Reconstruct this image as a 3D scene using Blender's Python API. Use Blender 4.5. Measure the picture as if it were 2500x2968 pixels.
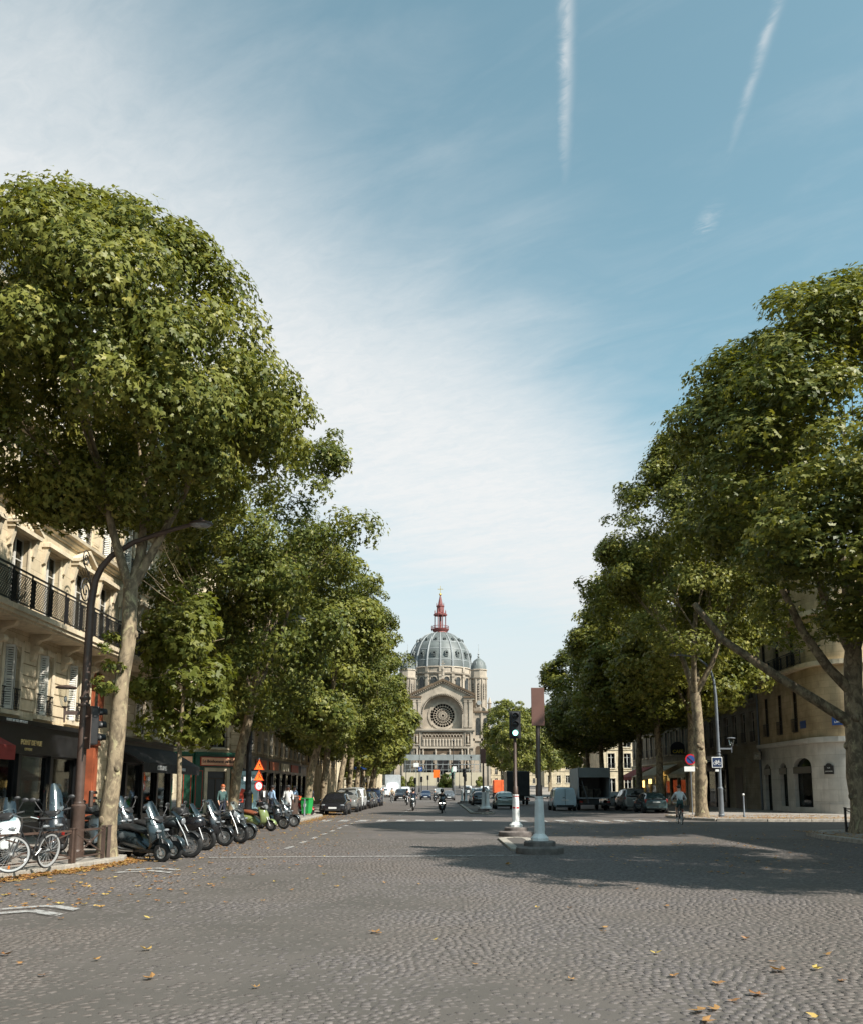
import bpy, bmesh, math, random
import numpy as np
from mathutils import Vector, Matrix
R = math.radians
for o in list(bpy.data.objects): bpy.data.objects.remove(o)
SC = bpy.context.scene
COL = SC.collection
# ------------------------------------------------------------------ camera, sky, sun, exposure
F_PX, CX, CY, EYE, HZ = 2600.0, 1275.0, 1886.0, 1.65, 2289.0     # in pixels of the 2500 x 2968 photograph
TH = math.atan((HZ - CY) / F_PX)
cam = bpy.data.cameras.new('camera'); cam_o = bpy.data.objects.new('camera', cam); COL.objects.link(cam_o)
cam.sensor_fit = 'HORIZONTAL'; cam.sensor_width = 36.0; cam.lens = 36.0 * F_PX / 2500
cam.shift_x = (1250 - CX) / 2500; cam.shift_y = (CY - 1484) / 2500
cam.clip_start = 0.1; cam.clip_end = 5000
cam_o.location = (0, 0, EYE); cam_o.rotation_euler = (math.pi / 2 + TH, 0, 0)
SC.camera = cam_o
SUN_AZ = Vector((0.79, -0.61)).normalized(); SUN_EL = R(45)   # where the sun stands: right of and behind the camera
sun_dir = Vector((SUN_AZ.x * math.cos(SUN_EL), SUN_AZ.y * math.cos(SUN_EL), math.sin(SUN_EL)))
sl = bpy.data.lights.new('sun', 'SUN'); sl.energy = 5.0; sl.angle = R(0.55); sl.color = (1.0, 0.945, 0.86)
so = bpy.data.objects.new('sun', sl); COL.objects.link(so); so.rotation_euler = sun_dir.to_track_quat('Z', 'Y').to_euler()
W = bpy.data.worlds.new('World'); SC.world = W; W.use_nodes = True
SC.view_settings.view_transform = 'Standard'; SC.view_settings.look = 'None'
SC.view_settings.exposure = 0.70; SC.view_settings.gamma = 1.0; SC.view_settings.use_curve_mapping = False
SC.cycles.max_bounces = 6; SC.cycles.diffuse_bounces = 3; SC.cycles.glossy_bounces = 3
SC.cycles.transmission_bounces = 4; SC.cycles.transparent_max_bounces = 8
SC.cycles.caustics_reflective = False; SC.cycles.caustics_refractive = False
SC.cycles.use_denoising = True

class NT:
    def __init__(s, tree): s.t = tree; s.n = tree.nodes; s.l = tree.links
    def a(s, typ, **kw):
        nd = s.n.new(typ)
        for k, v in kw.items():
            if k.startswith('i_'):
                key = k[2:]
                nd.inputs[int(key) if key.isdigit() else key.replace('_', ' ')].default_value = v
            else: setattr(nd, k, v)
        return nd
    def link(s, a, b): s.l.new(a, b)
    def math(s, op, a, b=None, c=None, clamp=False):
        nd = s.n.new('ShaderNodeMath'); nd.operation = op; nd.use_clamp = clamp
        for i, v in enumerate((a, b, c)):
            if v is None: continue
            if isinstance(v, (int, float)): nd.inputs[i].default_value = v
            else: s.l.new(v, nd.inputs[i])
        return nd.outputs[0]
    def mix(s, fac, a, b, mode='MIX'):
        nd = s.n.new('ShaderNodeMix'); nd.data_type = 'RGBA'; nd.blend_type = mode
        for i, v in ((0, fac), (6, a), (7, b)):
            if isinstance(v, (int, float)): nd.inputs[i].default_value = v
            elif isinstance(v, tuple): nd.inputs[i].default_value = v if len(v) == 4 else (*v, 1)
            else: s.l.new(v, nd.inputs[i])
        return nd.outputs[2]
    def ramp(s, val, lo, hi, a=0.0, b=1.0):
        nd = s.n.new('ShaderNodeMapRange'); nd.interpolation_type = 'SMOOTHSTEP'
        s.l.new(val, nd.inputs[0])
        for i, v in enumerate((lo, hi, a, b)): nd.inputs[i + 1].default_value = v
        return nd.outputs[0]

def build_world():
    t = NT(W.node_tree); t.n.clear()
    out = t.a('ShaderNodeOutputWorld'); bg = t.a('ShaderNodeBackground')
    sky = t.a('ShaderNodeTexSky', sky_type='NISHITA', sun_disc=False, sun_elevation=SUN_EL, altitude=60.0,
              air_density=1.0, dust_density=1.6, ozone_density=1.6)
    sky.sun_rotation = math.atan2(SUN_AZ.x, SUN_AZ.y)
    tc = t.a('ShaderNodeTexCoord'); sp = t.a('ShaderNodeSeparateXYZ'); t.link(tc.outputs['Generated'], sp.inputs[0])
    x, y, z = sp.outputs
    zc = t.math('MAXIMUM', z, 0.03)
    px, py = t.math('DIVIDE', x, zc), t.math('DIVIDE', y, zc)
    s = t.math('SUBTRACT', t.math('MULTIPLY', px, 0.83), t.math('MULTIPLY', py, 0.56))       # across the cirrus band
    q = t.math('ADD', t.math('MULTIPLY', px, 0.56), t.math('MULTIPLY', py, 0.83))            # along it
    def noise(u, v, su, sv, detail, rough=0.55, off=0.0, dist=0.0):
        cb = t.a('ShaderNodeCombineXYZ'); t.link(t.math('MULTIPLY', u, su), cb.inputs[0]); t.link(t.math('MULTIPLY', v, sv), cb.inputs[1])
        cb.inputs[2].default_value = off
        n = t.a('ShaderNodeTexNoise'); n.inputs['Scale'].default_value = 1; n.inputs['Detail'].default_value = detail
        n.inputs['Roughness'].default_value = rough; n.inputs['Distortion'].default_value = dist
        t.link(cb.outputs[0], n.inputs['Vector']); return n.outputs[0]
    big = noise(px, py, 1.5, 1.1, 3, 0.5, 3.1)
    wisp = noise(s, q, 2.2, 5.5, 6, 0.62, 1.7, 0.6)
    fine = noise(s, q, 16, 26, 6, 0.68, 5.2, 0.8)
    sw = t.math('ADD', s, t.math('MULTIPLY', t.math('SUBTRACT', big, 0.5), 0.62))
    sw = t.math('ADD', sw, t.math('MULTIPLY', t.math('SUBTRACT', wisp, 0.5), 0.55))
    up = t.ramp(sw, -0.50, -1.50)
    down = t.ramp(sw, -2.7, -1.8, 0.52, 1.0)
    body = t.math('MULTIPLY', up, down)
    tex = t.math('ADD', t.math('MULTIPLY', t.ramp(wisp, 0.25, 0.70), 0.16), 0.84)
    tex = t.math('MULTIPLY', tex, t.math('ADD', t.math('MULTIPLY', fine, 0.46), 0.77))
    cloud = t.math('MULTIPLY', body, tex, clamp=True)
    veil = t.math('MULTIPLY', t.ramp(wisp, 0.45, 0.8), 0.10)
    def trail(x0, k, w, yend, amp):
        d = t.math('SUBTRACT', px, t.math('ADD', t.math('MULTIPLY', t.math('SUBTRACT', py, 1.05), k), x0))
        d = t.math('ADD', d, t.math('MULTIPLY', t.math('SUBTRACT', fine, 0.5), w * 2.0))
        g = t.math('POWER', 2.718, t.math('MULTIPLY', t.math('POWER', t.math('DIVIDE', t.math('ABSOLUTE', d), w), 2.0), -1.0))
        return t.math('MULTIPLY', t.math('MULTIPLY', g, t.ramp(py, yend, yend - 0.34)), t.math('MULTIPLY', t.ramp(fine, 0.1, 0.75), amp))
    c = t.math('MAXIMUM', cloud, veil)
    for a in ((0.168, 0.13, 0.0085, 1.42, 0.62), (0.437, 0.095, 0.0065, 1.36, 0.50)): c = t.math('MAXIMUM', c, trail(*a))
    d2 = t.math('MULTIPLY', t.ramp(t.math('ABSOLUTE', t.math('SUBTRACT', px, 0.475)), 0.03, 0.0), t.ramp(t.math('ABSOLUTE', t.math('SUBTRACT', py, 1.48)), 0.10, 0.0))
    c = t.math('MAXIMUM', c, t.math('MULTIPLY', t.math('MULTIPLY', d2, t.ramp(fine, 0.35, 0.65)), 0.34))
    hz = t.ramp(z, 0.34, 0.02, 0.0, 0.85)
    hs = t.a('ShaderNodeHueSaturation', i_Hue=0.478, i_Saturation=0.60, i_Value=1.05); t.link(sky.outputs[0], hs.inputs['Color'])
    col = t.mix(t.math('MULTIPLY', c, 0.93, clamp=True), t.mix(1.0, hs.outputs[0], (1.24, 1.72, 1.74), 'MULTIPLY'), (8.7, 8.75, 8.7))
    col = t.mix(hz, col, (7.6, 7.75, 7.7))
    t.link(col, bg.inputs[0]); bg.inputs[1].default_value = 0.0645
    t.link(bg.outputs[0], out.inputs[0])
build_world()

# ------------------------------------------------------------------ pixel of the photograph -> place
def ray(x, y):
    c, s = math.cos(TH), math.sin(TH); a = (x - CX) / F_PX; b = (CY - y) / F_PX
    return Vector((a, c - s * b, s + c * b))
def G(x, y, z=0.0):                      # where the ray meets the ground (or a level)
    d = ray(x, y); k = (z - EYE) / d.z; return Vector((0, 0, EYE)) + d * k
def onX(x, y, X): d = ray(x, y); return Vector((0, 0, EYE)) + d * (X / d.x)
def onY(x, y, Y): d = ray(x, y); return Vector((0, 0, EYE)) + d * (Y / d.y)
def rise(Y):                              # the boulevard climbs gently towards the square
    t = min(1.0, max(0.0, (Y - 120) / 200)); return 3.0 * t * t * (3 - 2 * t)
# ------------------------------------------------------------------ mesh helpers
class MB:
    def __init__(s, M=None): s.v = []; s.f = []; s.M = M
    def add(s, vs, fs):
        b = len(s.v)
        if s.M is not None: vs = [s.M @ Vector(v) for v in vs]
        s.v += [tuple(v) for v in vs]; s.f += [tuple(i + b for i in f) for f in fs]; return s
    def box(s, x0, x1, y0, y1, z0, z1, tx=0, ty=0):       # tx, ty: how much the top is drawn in
        s.add([(x0, y0, z0), (x1, y0, z0), (x1, y1, z0), (x0, y1, z0), (x0 + tx, y0 + ty, z1), (x1 - tx, y0 + ty, z1), (x1 - tx, y1 - ty, z1), (x0 + tx, y1 - ty, z1)],
              [(3, 2, 1, 0), (4, 5, 6, 7), (0, 1, 5, 4), (1, 2, 6, 5), (2, 3, 7, 6), (3, 0, 4, 7)]); return s
    def cb(s, x0, x1, y0, y1, z0, z1, b=0.01):            # box with chamfered edges
        bm = bmesh.new(); bmesh.ops.create_cube(bm, size=1)
        for v in bm.verts: v.co = ((x0 + x1) / 2 + v.co.x * (x1 - x0), (y0 + y1) / 2 + v.co.y * (y1 - y0), (z0 + z1) / 2 + v.co.z * (z1 - z0))
        b = min(b, 0.45 * min(x1 - x0, y1 - y0, z1 - z0))
        bmesh.ops.bevel(bm, geom=bm.edges[:], offset=b, segments=2, affect='EDGES', profile=0.6)
        bm.verts.index_update(); s.add([v.co.copy() for v in bm.verts], [[v.index for v in f.verts] for f in bm.faces]); bm.free(); return s
    def tube(s, pts, rads, n=8, cap=True, sx=1.0):
        pts = [Vector(p) for p in pts]
        if isinstance(rads, (int, float)): rads = [rads] * len(pts)
        vs, fs = [], []; up = None
        for i, p in enumerate(pts):
            d = (pts[min(i + 1, len(pts) - 1)] - pts[max(i - 1, 0)])
            d = d.normalized() if d.length > 1e-9 else Vector((0, 0, 1))
            if up is None:
                a = Vector((1, 0, 0)) if abs(d.x) < 0.8 else Vector((0, 1, 0)); up = (a - d * a.dot(d)).normalized()
            else:
                up = up - d * up.dot(d)
                up = up.normalized() if up.length > 1e-6 else d.orthogonal().normalized()
            w = d.cross(up)
            for k in range(n):
                t = 2 * math.pi * k / n; vs.append(p + (up * math.cos(t) * sx + w * math.sin(t)) * rads[i])
        for i in range(len(pts) - 1):
            for k in range(n):
                a, b = i * n + k, i * n + (k + 1) % n; fs.append((a, b, b + n, a + n))
        if cap: fs.append(tuple(range(n))[::-1]); fs.append(tuple((len(pts) - 1) * n + k for k in range(n)))
        return s.add(vs, fs)
    def bar(s, p0, p1, r, n=6, r1=None): return s.tube([p0, p1], [r, r if r1 is None else r1], n)
    def strip(s, p0, p1, w, h, up=(0, 0, 1)):             # rectangular bar
        p0, p1 = Vector(p0), Vector(p1); d = (p1 - p0).normalized(); u = Vector(up); sd = d.cross(u)
        if sd.length < 1e-6: sd = d.orthogonal()
        sd.normalize(); u = sd.cross(d)
        vs = [p + sd * a * w / 2 + u * b * h / 2 for p in (p0, p1) for a, b in ((-1, -1), (1, -1), (1, 1), (-1, 1))]
        return s.add(vs, [(3, 2, 1, 0), (4, 5, 6, 7), (0, 1, 5, 4), (1, 2, 6, 5), (2, 3, 7, 6), (3, 0, 4, 7)])
    def lathe(s, prof, n=16, c=(0, 0, 0), axis='Z', a0=0.0, a1=2 * math.pi, cap=True):
        c = Vector(c); vs, fs = [], []; full = abs(a1 - a0 - 2 * math.pi) < 1e-6; m = n if full else n + 1
        for r, z in prof:
            for k in range(m):
                t = a0 + (a1 - a0) * k / n; x, y = r * math.cos(t), r * math.sin(t)
                vs.append(c + Vector({'Z': (x, y, z), 'X': (z, x, y), 'Y': (x, z, y)}[axis]))
        for i in range(len(prof) - 1):
            for k in range(n):
                a, b = i * m + k, i * m + (k + 1) % m; fs.append((a, b, b + m, a + m) if axis != 'Y' else (b, a, a + m, b + m))
        if full and cap:
            if prof[0][0] > 1e-6: fs.append(tuple(range(m))[::-1])
            if prof[-1][0] > 1e-6: fs.append(tuple((len(prof) - 1) * m + k for k in range(m)))
        return s.add(vs, fs)
    def prism(s, poly, y0, y1, plane='XZ'):               # polygon in a plane, drawn out along the third axis
        n = len(poly)
        def at(p, t): return {'XZ': (p[0], t, p[1]), 'YZ': (t, p[0], p[1]), 'XY': (p[0], p[1], t)}[plane]
        vs = [at(p, y0) for p in poly] + [at(p, y1) for p in poly]
        fs = [tuple(range(n)), tuple(range(2 * n - 1, n - 1, -1))] + [(i, i + n, (i + 1) % n + n, (i + 1) % n) for i in range(n)]
        return s.add(vs, fs)
    def ell(s, c, r, n=12, m=8, z0=-1.0, z1=1.0):
        c = Vector(c); vs, fs = [], []
        for i in range(m + 1):
            ph = math.asin(z0) + (math.asin(z1) - math.asin(z0)) * i / m
            for k in range(n):
                t = 2 * math.pi * k / n; vs.append(c + Vector((r[0] * math.cos(ph) * math.cos(t), r[1] * math.cos(ph) * math.sin(t), r[2] * math.sin(ph))))
        for i in range(m):
            for k in range(n):
                a, b = i * n + k, i * n + (k + 1) % n; fs.append((a, b, b + n, a + n))
        if z0 > -1: fs.append(tuple(range(n))[::-1])
        if z1 < 1: fs.append(tuple(m * n + k for k in range(n)))
        return s.add(vs, fs)
    def grid(s, rows, close=False):                       # rows of equal length -> quads
        n = len(rows[0]); vs = [p for r in rows for p in r]; fs = []
        for i in range(len(rows) - 1):
            for k in range(n if close else n - 1):
                a, b = i * n + k, i * n + (k + 1) % n; fs.append((a, b, b + n, a + n))
        return s.add(vs, fs)
    def mesh(s, name, mat=None, smooth=False, fix=True):
        me = bpy.data.meshes.new(name); me.from_pydata(s.v, [], s.f)
        if fix:
            bm = bmesh.new(); bm.from_mesh(me); bmesh.ops.remove_doubles(bm, verts=bm.verts[:], dist=1e-5)
            bmesh.ops.recalc_face_normals(bm, faces=bm.faces[:]); bm.to_mesh(me); bm.free()
        if mat is not None: me.materials.append(M[mat] if isinstance(mat, str) else mat)
        if smooth and len(me.polygons):
            me.polygons.foreach_set('use_smooth', [True] * len(me.polygons)); me.set_sharp_from_angle(angle=R(smooth if smooth is not True else 38))
        me.update(); return me
    def build(s, name, mat, parent=None, smooth=False, fix=True, stuff=False, sub=0):
        o = put(name, s.mesh(name, mat, smooth, fix), parent)
        if stuff: o['kind'] = 'stuff'
        if sub:
            md = o.modifiers.new('sub', 'SUBSURF'); md.levels = md.render_levels = sub
        return o
def put(name, me, parent=None, loc=None, rz=None, scale=None, M_=None):
    o = bpy.data.objects.new(name, me); COL.objects.link(o); o.parent = parent
    if M_ is not None: o.matrix_local = M_
    if loc is not None: o.location = loc
    if rz is not None: o.rotation_euler = (0, 0, rz)
    if scale is not None: o.scale = scale if not isinstance(scale, (int, float)) else (scale,) * 3
    return o
def tag(o, label=None, cat=None, group=None, kind=None):
    for k, v in (('label', label), ('category', cat), ('group', group), ('kind', kind)):
        if v: o[k] = v
    return o
def thing(name, label, cat, loc=(0, 0, 0), rz=0.0, group=None):
    o = bpy.data.objects.new(name, None); COL.objects.link(o); o.location = loc; o.rotation_euler = (0, 0, rz); o.empty_display_size = 0.2
    return tag(o, label, cat, group)
def kids(o): return [c for c in bpy.data.objects if c.parent is o]
def copy_tree(o, parent=None, top=True):
    c = o.copy(); COL.objects.link(c); c.parent = parent
    for ch in o.children: copy_tree(ch, c, False)
    return c
def circ(n, r, a0=0.0, a1=2 * math.pi, c=(0, 0)): return [(c[0] + r * math.cos(a0 + (a1 - a0) * i / n), c[1] + r * math.sin(a0 + (a1 - a0) * i / n)) for i in range(n + 1)]
def soup(name, V, Fq, mat, k=4, attr=None):               # big meshes from numpy arrays: V (n,3), faces (m,k)
    me = bpy.data.meshes.new(name); m = len(Fq)
    me.vertices.add(len(V)); me.vertices.foreach_set('co', np.asarray(V, dtype=np.float32).ravel())
    me.loops.add(m * k); me.loops.foreach_set('vertex_index', np.asarray(Fq, dtype=np.int32).ravel())
    me.polygons.add(m); me.polygons.foreach_set('loop_start', np.arange(0, m * k, k, dtype=np.int32))
    if attr is not None:
        a = me.attributes.new('var', 'FLOAT', 'FACE'); a.data.foreach_set('value', np.asarray(attr, dtype=np.float32))
    me.materials.append(M[mat]); me.update(calc_edges=True); return me

# ------------------------------------------------------------------ materials
M = {}
def lin(r, g, b): return tuple(((c / 255) / 12.92 if c / 255 <= 0.04045 else ((c / 255 + 0.055) / 1.055) ** 2.4) for c in (r, g, b))
def mat(name, col, rough=0.6, metal=0.0, var=0.12, scale=3.0, bump=0.0, bscale=40.0, spec=0.5, coat=0.0, stain=0.0, col2=None, emit=None, joint=0.0):
    m = bpy.data.materials.new(name); m.use_nodes = True; t = NT(m.node_tree); b = t.n['Principled BSDF']
    tc = t.a('ShaderNodeTexCoord')
    n = t.a('ShaderNodeTexNoise', i_Scale=scale, i_Detail=6.0, i_Roughness=0.62); t.link(tc.outputs['Object'], n.inputs['Vector'])
    c2 = col2 or tuple(c * (1 - 2.2 * var) for c in col); c1 = tuple(min(1.0, c * (1 + var)) for c in col)
    out = t.mix(t.ramp(n.outputs[0], 0.32, 0.68), c1, c2)
    if stain:                                             # rain streaks and soot with a shape of their own
        mp = t.a('ShaderNodeMapping'); mp.inputs['Scale'].default_value = (2.2, 2.2, 0.22); t.link(tc.outputs['Object'], mp.inputs[0])
        n2 = t.a('ShaderNodeTexNoise', i_Scale=1.6, i_Detail=8.0, i_Roughness=0.7); t.link(mp.outputs[0], n2.inputs['Vector'])
        out = t.mix(t.math('MULTIPLY', t.ramp(n2.outputs[0], 0.52, 0.75), stain), out, tuple(c * 0.38 for c in col))
    if joint:                                             # fine ashlar joints
        sp = t.a('ShaderNodeSeparateXYZ'); t.link(tc.outputs['Object'], sp.inputs[0]); cv = t.a('ShaderNodeCombineXYZ'); t.link(t.math('ADD', sp.outputs[0], sp.outputs[1]), cv.inputs[0]); t.link(sp.outputs[2], cv.inputs[1])
        br = t.a('ShaderNodeTexBrick', i_Scale=1.0); br.inputs['Brick Width'].default_value = joint * 2.3; br.inputs['Row Height'].default_value = joint; br.inputs['Mortar Size'].default_value = 0.007; br.inputs['Mortar Smooth'].default_value = 0.2
        br.inputs['Color1'].default_value = (1, 1, 1, 1); br.inputs['Color2'].default_value = (0.86, 0.86, 0.85, 1); br.inputs['Mortar'].default_value = (0.5, 0.48, 0.46, 1); t.link(cv.outputs[0], br.inputs['Vector']); out = t.mix(1.0, out, br.outputs['Color'], 'MULTIPLY')
    t.link(out, b.inputs['Base Color'])
    b.inputs['Roughness'].default_value = rough; b.inputs['Metallic'].default_value = metal; b.inputs['Specular IOR Level'].default_value = spec
    b.inputs['Coat Weight'].default_value = coat; b.inputs['Coat Roughness'].default_value = 0.06
    if bump:
        n3 = t.a('ShaderNodeTexNoise', i_Scale=bscale, i_Detail=5.0); t.link(tc.outputs['Object'], n3.inputs['Vector'])
        bp = t.a('ShaderNodeBump', i_Strength=bump, i_Distance=0.02); t.link(n3.outputs[0], bp.inputs['Height']); t.link(bp.outputs[0], b.inputs['Normal'])
    if emit: b.inputs['Emission Color'].default_value = (*emit[0], 1); b.inputs['Emission Strength'].default_value = emit[1]
    M[name] = m; return m
STONE = lin(206, 189, 160)
mat('stone', STONE, 0.9, var=0.10, scale=0.8, bump=0.25, bscale=18, spec=0.2, stain=0.5, joint=0.38)
mat('stone_trim', lin(210, 195, 169), 0.9, var=0.10, scale=1.6, bump=0.25, bscale=30, spec=0.2, stain=0.65)
mat('stone_warm', lin(192, 171, 138), 0.9, var=0.14, scale=0.6, bump=0.2, bscale=18, spec=0.2, stain=0.6, joint=0.45)
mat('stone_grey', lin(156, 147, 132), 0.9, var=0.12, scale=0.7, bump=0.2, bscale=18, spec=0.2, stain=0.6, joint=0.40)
mat('stone_white', lin(208, 205, 199), 0.85, var=0.08, scale=0.8, bump=0.1, bscale=25, spec=0.2, stain=0.45, joint=0.75)
mat('church_stone', lin(166, 154, 139), 0.9, var=0.16, scale=0.16, bump=0.2, bscale=2, spec=0.15, stain=0.55)
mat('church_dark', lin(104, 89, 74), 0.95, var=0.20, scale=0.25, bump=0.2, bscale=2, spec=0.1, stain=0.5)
mat('church_slate', lin(97, 102, 100), 0.55, var=0.14, scale=0.25, bump=0.1, bscale=2, stain=0.5)
mat('church_lead', lin(140, 143, 143), 0.6, var=0.08, scale=0.4)
mat('church_glass', lin(58, 58, 56), 0.3, var=0.3, scale=0.8)
mat('lantern_iron', lin(124, 66, 62), 0.6, var=0.12, scale=0.6)
mat('gilding', (0.75, 0.52, 0.16), 0.35, metal=0.9, var=0.05)
mat('zinc', lin(112, 117, 123), 0.5, metal=0.2, var=0.10, scale=0.7, stain=0.3)
mat('iron', (0.013, 0.013, 0.014), 0.5, var=0.2, scale=8)
mat('brown_iron', lin(78, 62, 54), 0.5, var=0.12, scale=4, bump=0.05)
mat('panel_brown', lin(106, 74, 64), 0.55, var=0.06, scale=2)
mat('signal_black', (0.02, 0.02, 0.021), 0.45, var=0.15)
mat('shutter', lin(197, 193, 182), 0.6, var=0.05, scale=2, stain=0.2)
mat('window_frame', lin(203, 199, 190), 0.5, var=0.04)
mat('frame_dark', lin(70, 58, 48), 0.55, var=0.1)
mat('curtain', lin(210, 206, 197), 0.9, var=0.12, scale=9)
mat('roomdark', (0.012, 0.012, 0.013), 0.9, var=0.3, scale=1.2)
mat('shop_black', (0.016, 0.016, 0.017), 0.35, var=0.25, scale=1.2)
mat('shop_interior', lin(92, 84, 74), 0.9, var=0.5, scale=2.4)
mat('shop_orange', lin(150, 80, 52), 0.55, var=0.16, scale=2.0, stain=0.3)
mat('shop_green', lin(24, 74, 56), 0.4, var=0.12, scale=1)
mat('shop_sign_tan', lin(226, 172, 138), 0.6, var=0.04)
mat('shop_red', lin(170, 62, 44), 0.5, var=0.08)
mat('awning_black', (0.02, 0.02, 0.021), 0.8, var=0.2, scale=5)
mat('awning_red', lin(140, 52, 46), 0.85, var=0.1, scale=2)
mat('awning_cream', lin(206, 196, 172), 0.85, var=0.1, scale=2)
mat('text_gold', lin(214, 186, 128), 0.5, var=0.03)
mat('text_white', (0.78, 0.78, 0.76), 0.5, var=0.03)
mat('text_black', (0.015, 0.015, 0.015), 0.5, var=0.05)
mat('text_yellow', lin(236, 208, 70), 0.5, var=0.03)
mat('sign_blue', lin(40, 72, 130), 0.35, var=0.05)
mat('sign_red', lin(190, 30, 34), 0.35, var=0.05)
mat('sign_orange', lin(246, 112, 34), 0.4, var=0.04)
mat('sign_navy', lin(34, 50, 82), 0.35, var=0.05)
mat('paint_white', lin(219, 219, 216), 0.5, var=0.05, scale=3, stain=0.15)
mat('bin_green', lin(38, 150, 72), 0.5, var=0.06)
mat('poster_yellow', lin(232, 206, 60), 0.4, var=0.05)
mat('poster_blue', lin(150, 186, 196), 0.4, var=0.12, scale=0.9)
mat('rubber', (0.014, 0.014, 0.014), 0.75, var=0.2, scale=9)
mat('chrome', (0.42, 0.42, 0.42), 0.3, metal=1.0, var=0.05)
mat('alloy', (0.36, 0.36, 0.36), 0.35, metal=0.8, var=0.08)
mat('alloy_bright', (0.62, 0.62, 0.61), 0.35, metal=0.5, var=0.05)
mat('plastic_black', (0.02, 0.02, 0.021), 0.5, var=0.15, scale=10)
mat('seat_black', (0.018, 0.017, 0.017), 0.6, var=0.2, scale=8, bump=0.1)
mat('seat_brown', lin(120, 66, 40), 0.55, var=0.12)
mat('lens_clear', (0.20, 0.21, 0.22), 0.10, var=0.1, scale=20, coat=0.6)
mat('lens_red', (0.32, 0.02, 0.015), 0.2, var=0.1, coat=0.5)
mat('lens_amber', (0.7, 0.2, 0.02), 0.2, var=0.1, coat=0.5)
mat('headlamp_on', (0.9, 0.9, 0.85), 0.2, emit=((1.0, 0.95, 0.82), 3.5))
mat('signal_green', (0.1, 0.5, 0.4), 0.3, emit=((0.35, 1.0, 0.82), 2.6))
mat('shop_lamp', (0.9, 0.7, 0.3), 0.4, emit=((1.0, 0.66, 0.22), 1.6))
mat('signal_off', (0.03, 0.03, 0.028), 0.15, var=0.1)
mat('glass_dark', (0.02, 0.022, 0.024), 0.05, var=0.3, scale=0.6, spec=0.9, coat=0.6)
mat('plate_white', (0.7, 0.7, 0.68), 0.5, var=0.03)
for nm, c, me_ in (('car_black', (0.012, 0.012, 0.014), 0.0), ('car_silver', lin(150, 150, 146), 0.5), ('car_white', lin(205, 208, 208), 0.0), ('car_grey', lin(92, 94, 96), 0.4),
                   ('car_navy', lin(30, 40, 62), 0.2), ('car_greengrey', lin(142, 152, 146), 0.4), ('car_teal', lin(70, 90, 92), 0.4), ('car_red', lin(140, 30, 34), 0.1),
                   ('car_blue', lin(60, 96, 168), 0.2), ('van_blue', lin(186, 204, 212), 0.0), ('scooter_green', lin(120, 132, 84), 0.0), ('scooter_grey', lin(70, 74, 76), 0.4), ('scooter_white', lin(222, 224, 224), 0.0),
                   ('scooter_steel', lin(44, 54, 58), 0.3)):
    mat(nm, c, 0.26, metal=me_, var=0.03, scale=1.5, coat=0.7)
mat('truck_box', lin(164, 167, 169), 0.5, var=0.06, scale=1.2, stain=0.25)
mat('tarp_orange', lin(226, 96, 42), 0.7, var=0.1, scale=2, bump=0.3, bscale=3)
mat('hoarding', lin(177, 166, 143), 0.7, var=0.04, scale=0.3)
mat('scaffold_net', lin(128, 132, 130), 0.8, var=0.08, scale=0.5)
mat('scaffold_tube', lin(170, 172, 170), 0.5, metal=0.4, var=0.1)
mat('bronze_green', lin(104, 138, 122), 0.6, var=0.1)
mat('skin_pale', lin(214, 166, 140), 0.55, var=0.04)
mat('skin_dark', lin(84, 56, 42), 0.5, var=0.04)
mat('hair_brown', lin(56, 38, 26), 0.6, var=0.15)
mat('hair_red', lin(168, 88, 46), 0.6, var=0.12)
mat('hair_black', (0.012, 0.01, 0.01), 0.6, var=0.15)
mat('cloth_white', lin(216, 216, 214), 0.9, var=0.05, scale=8)
mat('cloth_black', (0.018, 0.018, 0.02), 0.85, var=0.2, scale=8)
mat('cloth_navy', lin(34, 40, 58), 0.9, var=0.12, scale=8)
mat('cloth_blue', lin(150, 176, 206), 0.9, var=0.06, scale=8)
mat('cloth_grey', lin(110, 112, 112), 0.9, var=0.1, scale=8)
mat('cloth_teal', lin(70, 96, 94), 0.9, var=0.1, scale=8)
mat('cloth_pink', lin(206, 90, 112), 0.9, var=0.1, scale=8)
mat('cloth_beige', lin(196, 178, 150), 0.9, var=0.1, scale=8)
mat('granite', lin(158, 151, 140), 0.85, var=0.14, scale=6, bump=0.3, bscale=60, stain=0.0)
mat('island_stone', lin(110, 102, 97), 0.9, var=0.16, scale=5, bump=0.3, bscale=50)
mat('asphalt_walk', lin(140, 132, 123), 0.95, var=0.14, scale=1.3, bump=0.3, bscale=120)

def glass_mat(name, tint, fac=0.22, rough=0.03):          # thin clear pane: see-through plus mirror-like sheen
    m = bpy.data.materials.new(name); m.use_nodes = True; t = NT(m.node_tree); t.n.clear()
    o = t.a('ShaderNodeOutputMaterial'); tr = t.a('ShaderNodeBsdfTransparent', i_Color=(*tint, 1)); gl = t.a('ShaderNodeBsdfGlossy', i_Roughness=rough)
    fr = t.a('ShaderNodeFresnel', i_IOR=1.5); mx = t.a('ShaderNodeMixShader')
    t.link(t.math('ADD', t.math('MULTIPLY', fr.outputs[0], 0.28), fac * 0.12, clamp=True), mx.inputs[0]); t.link(tr.outputs[0], mx.inputs[1]); t.link(gl.outputs[0], mx.inputs[2]); t.link(mx.outputs[0], o.inputs[0])
    M[name] = m
glass_mat('pane', (0.55, 0.58, 0.58), 0.3)
glass_mat('screen', (0.60, 0.70, 0.72), 1.2, 0.06)
glass_mat('lamp_glass', (0.86, 0.87, 0.85), 0.25)
glass_mat('net', (0.62, 0.64, 0.63), 0.0, 0.6)

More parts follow.
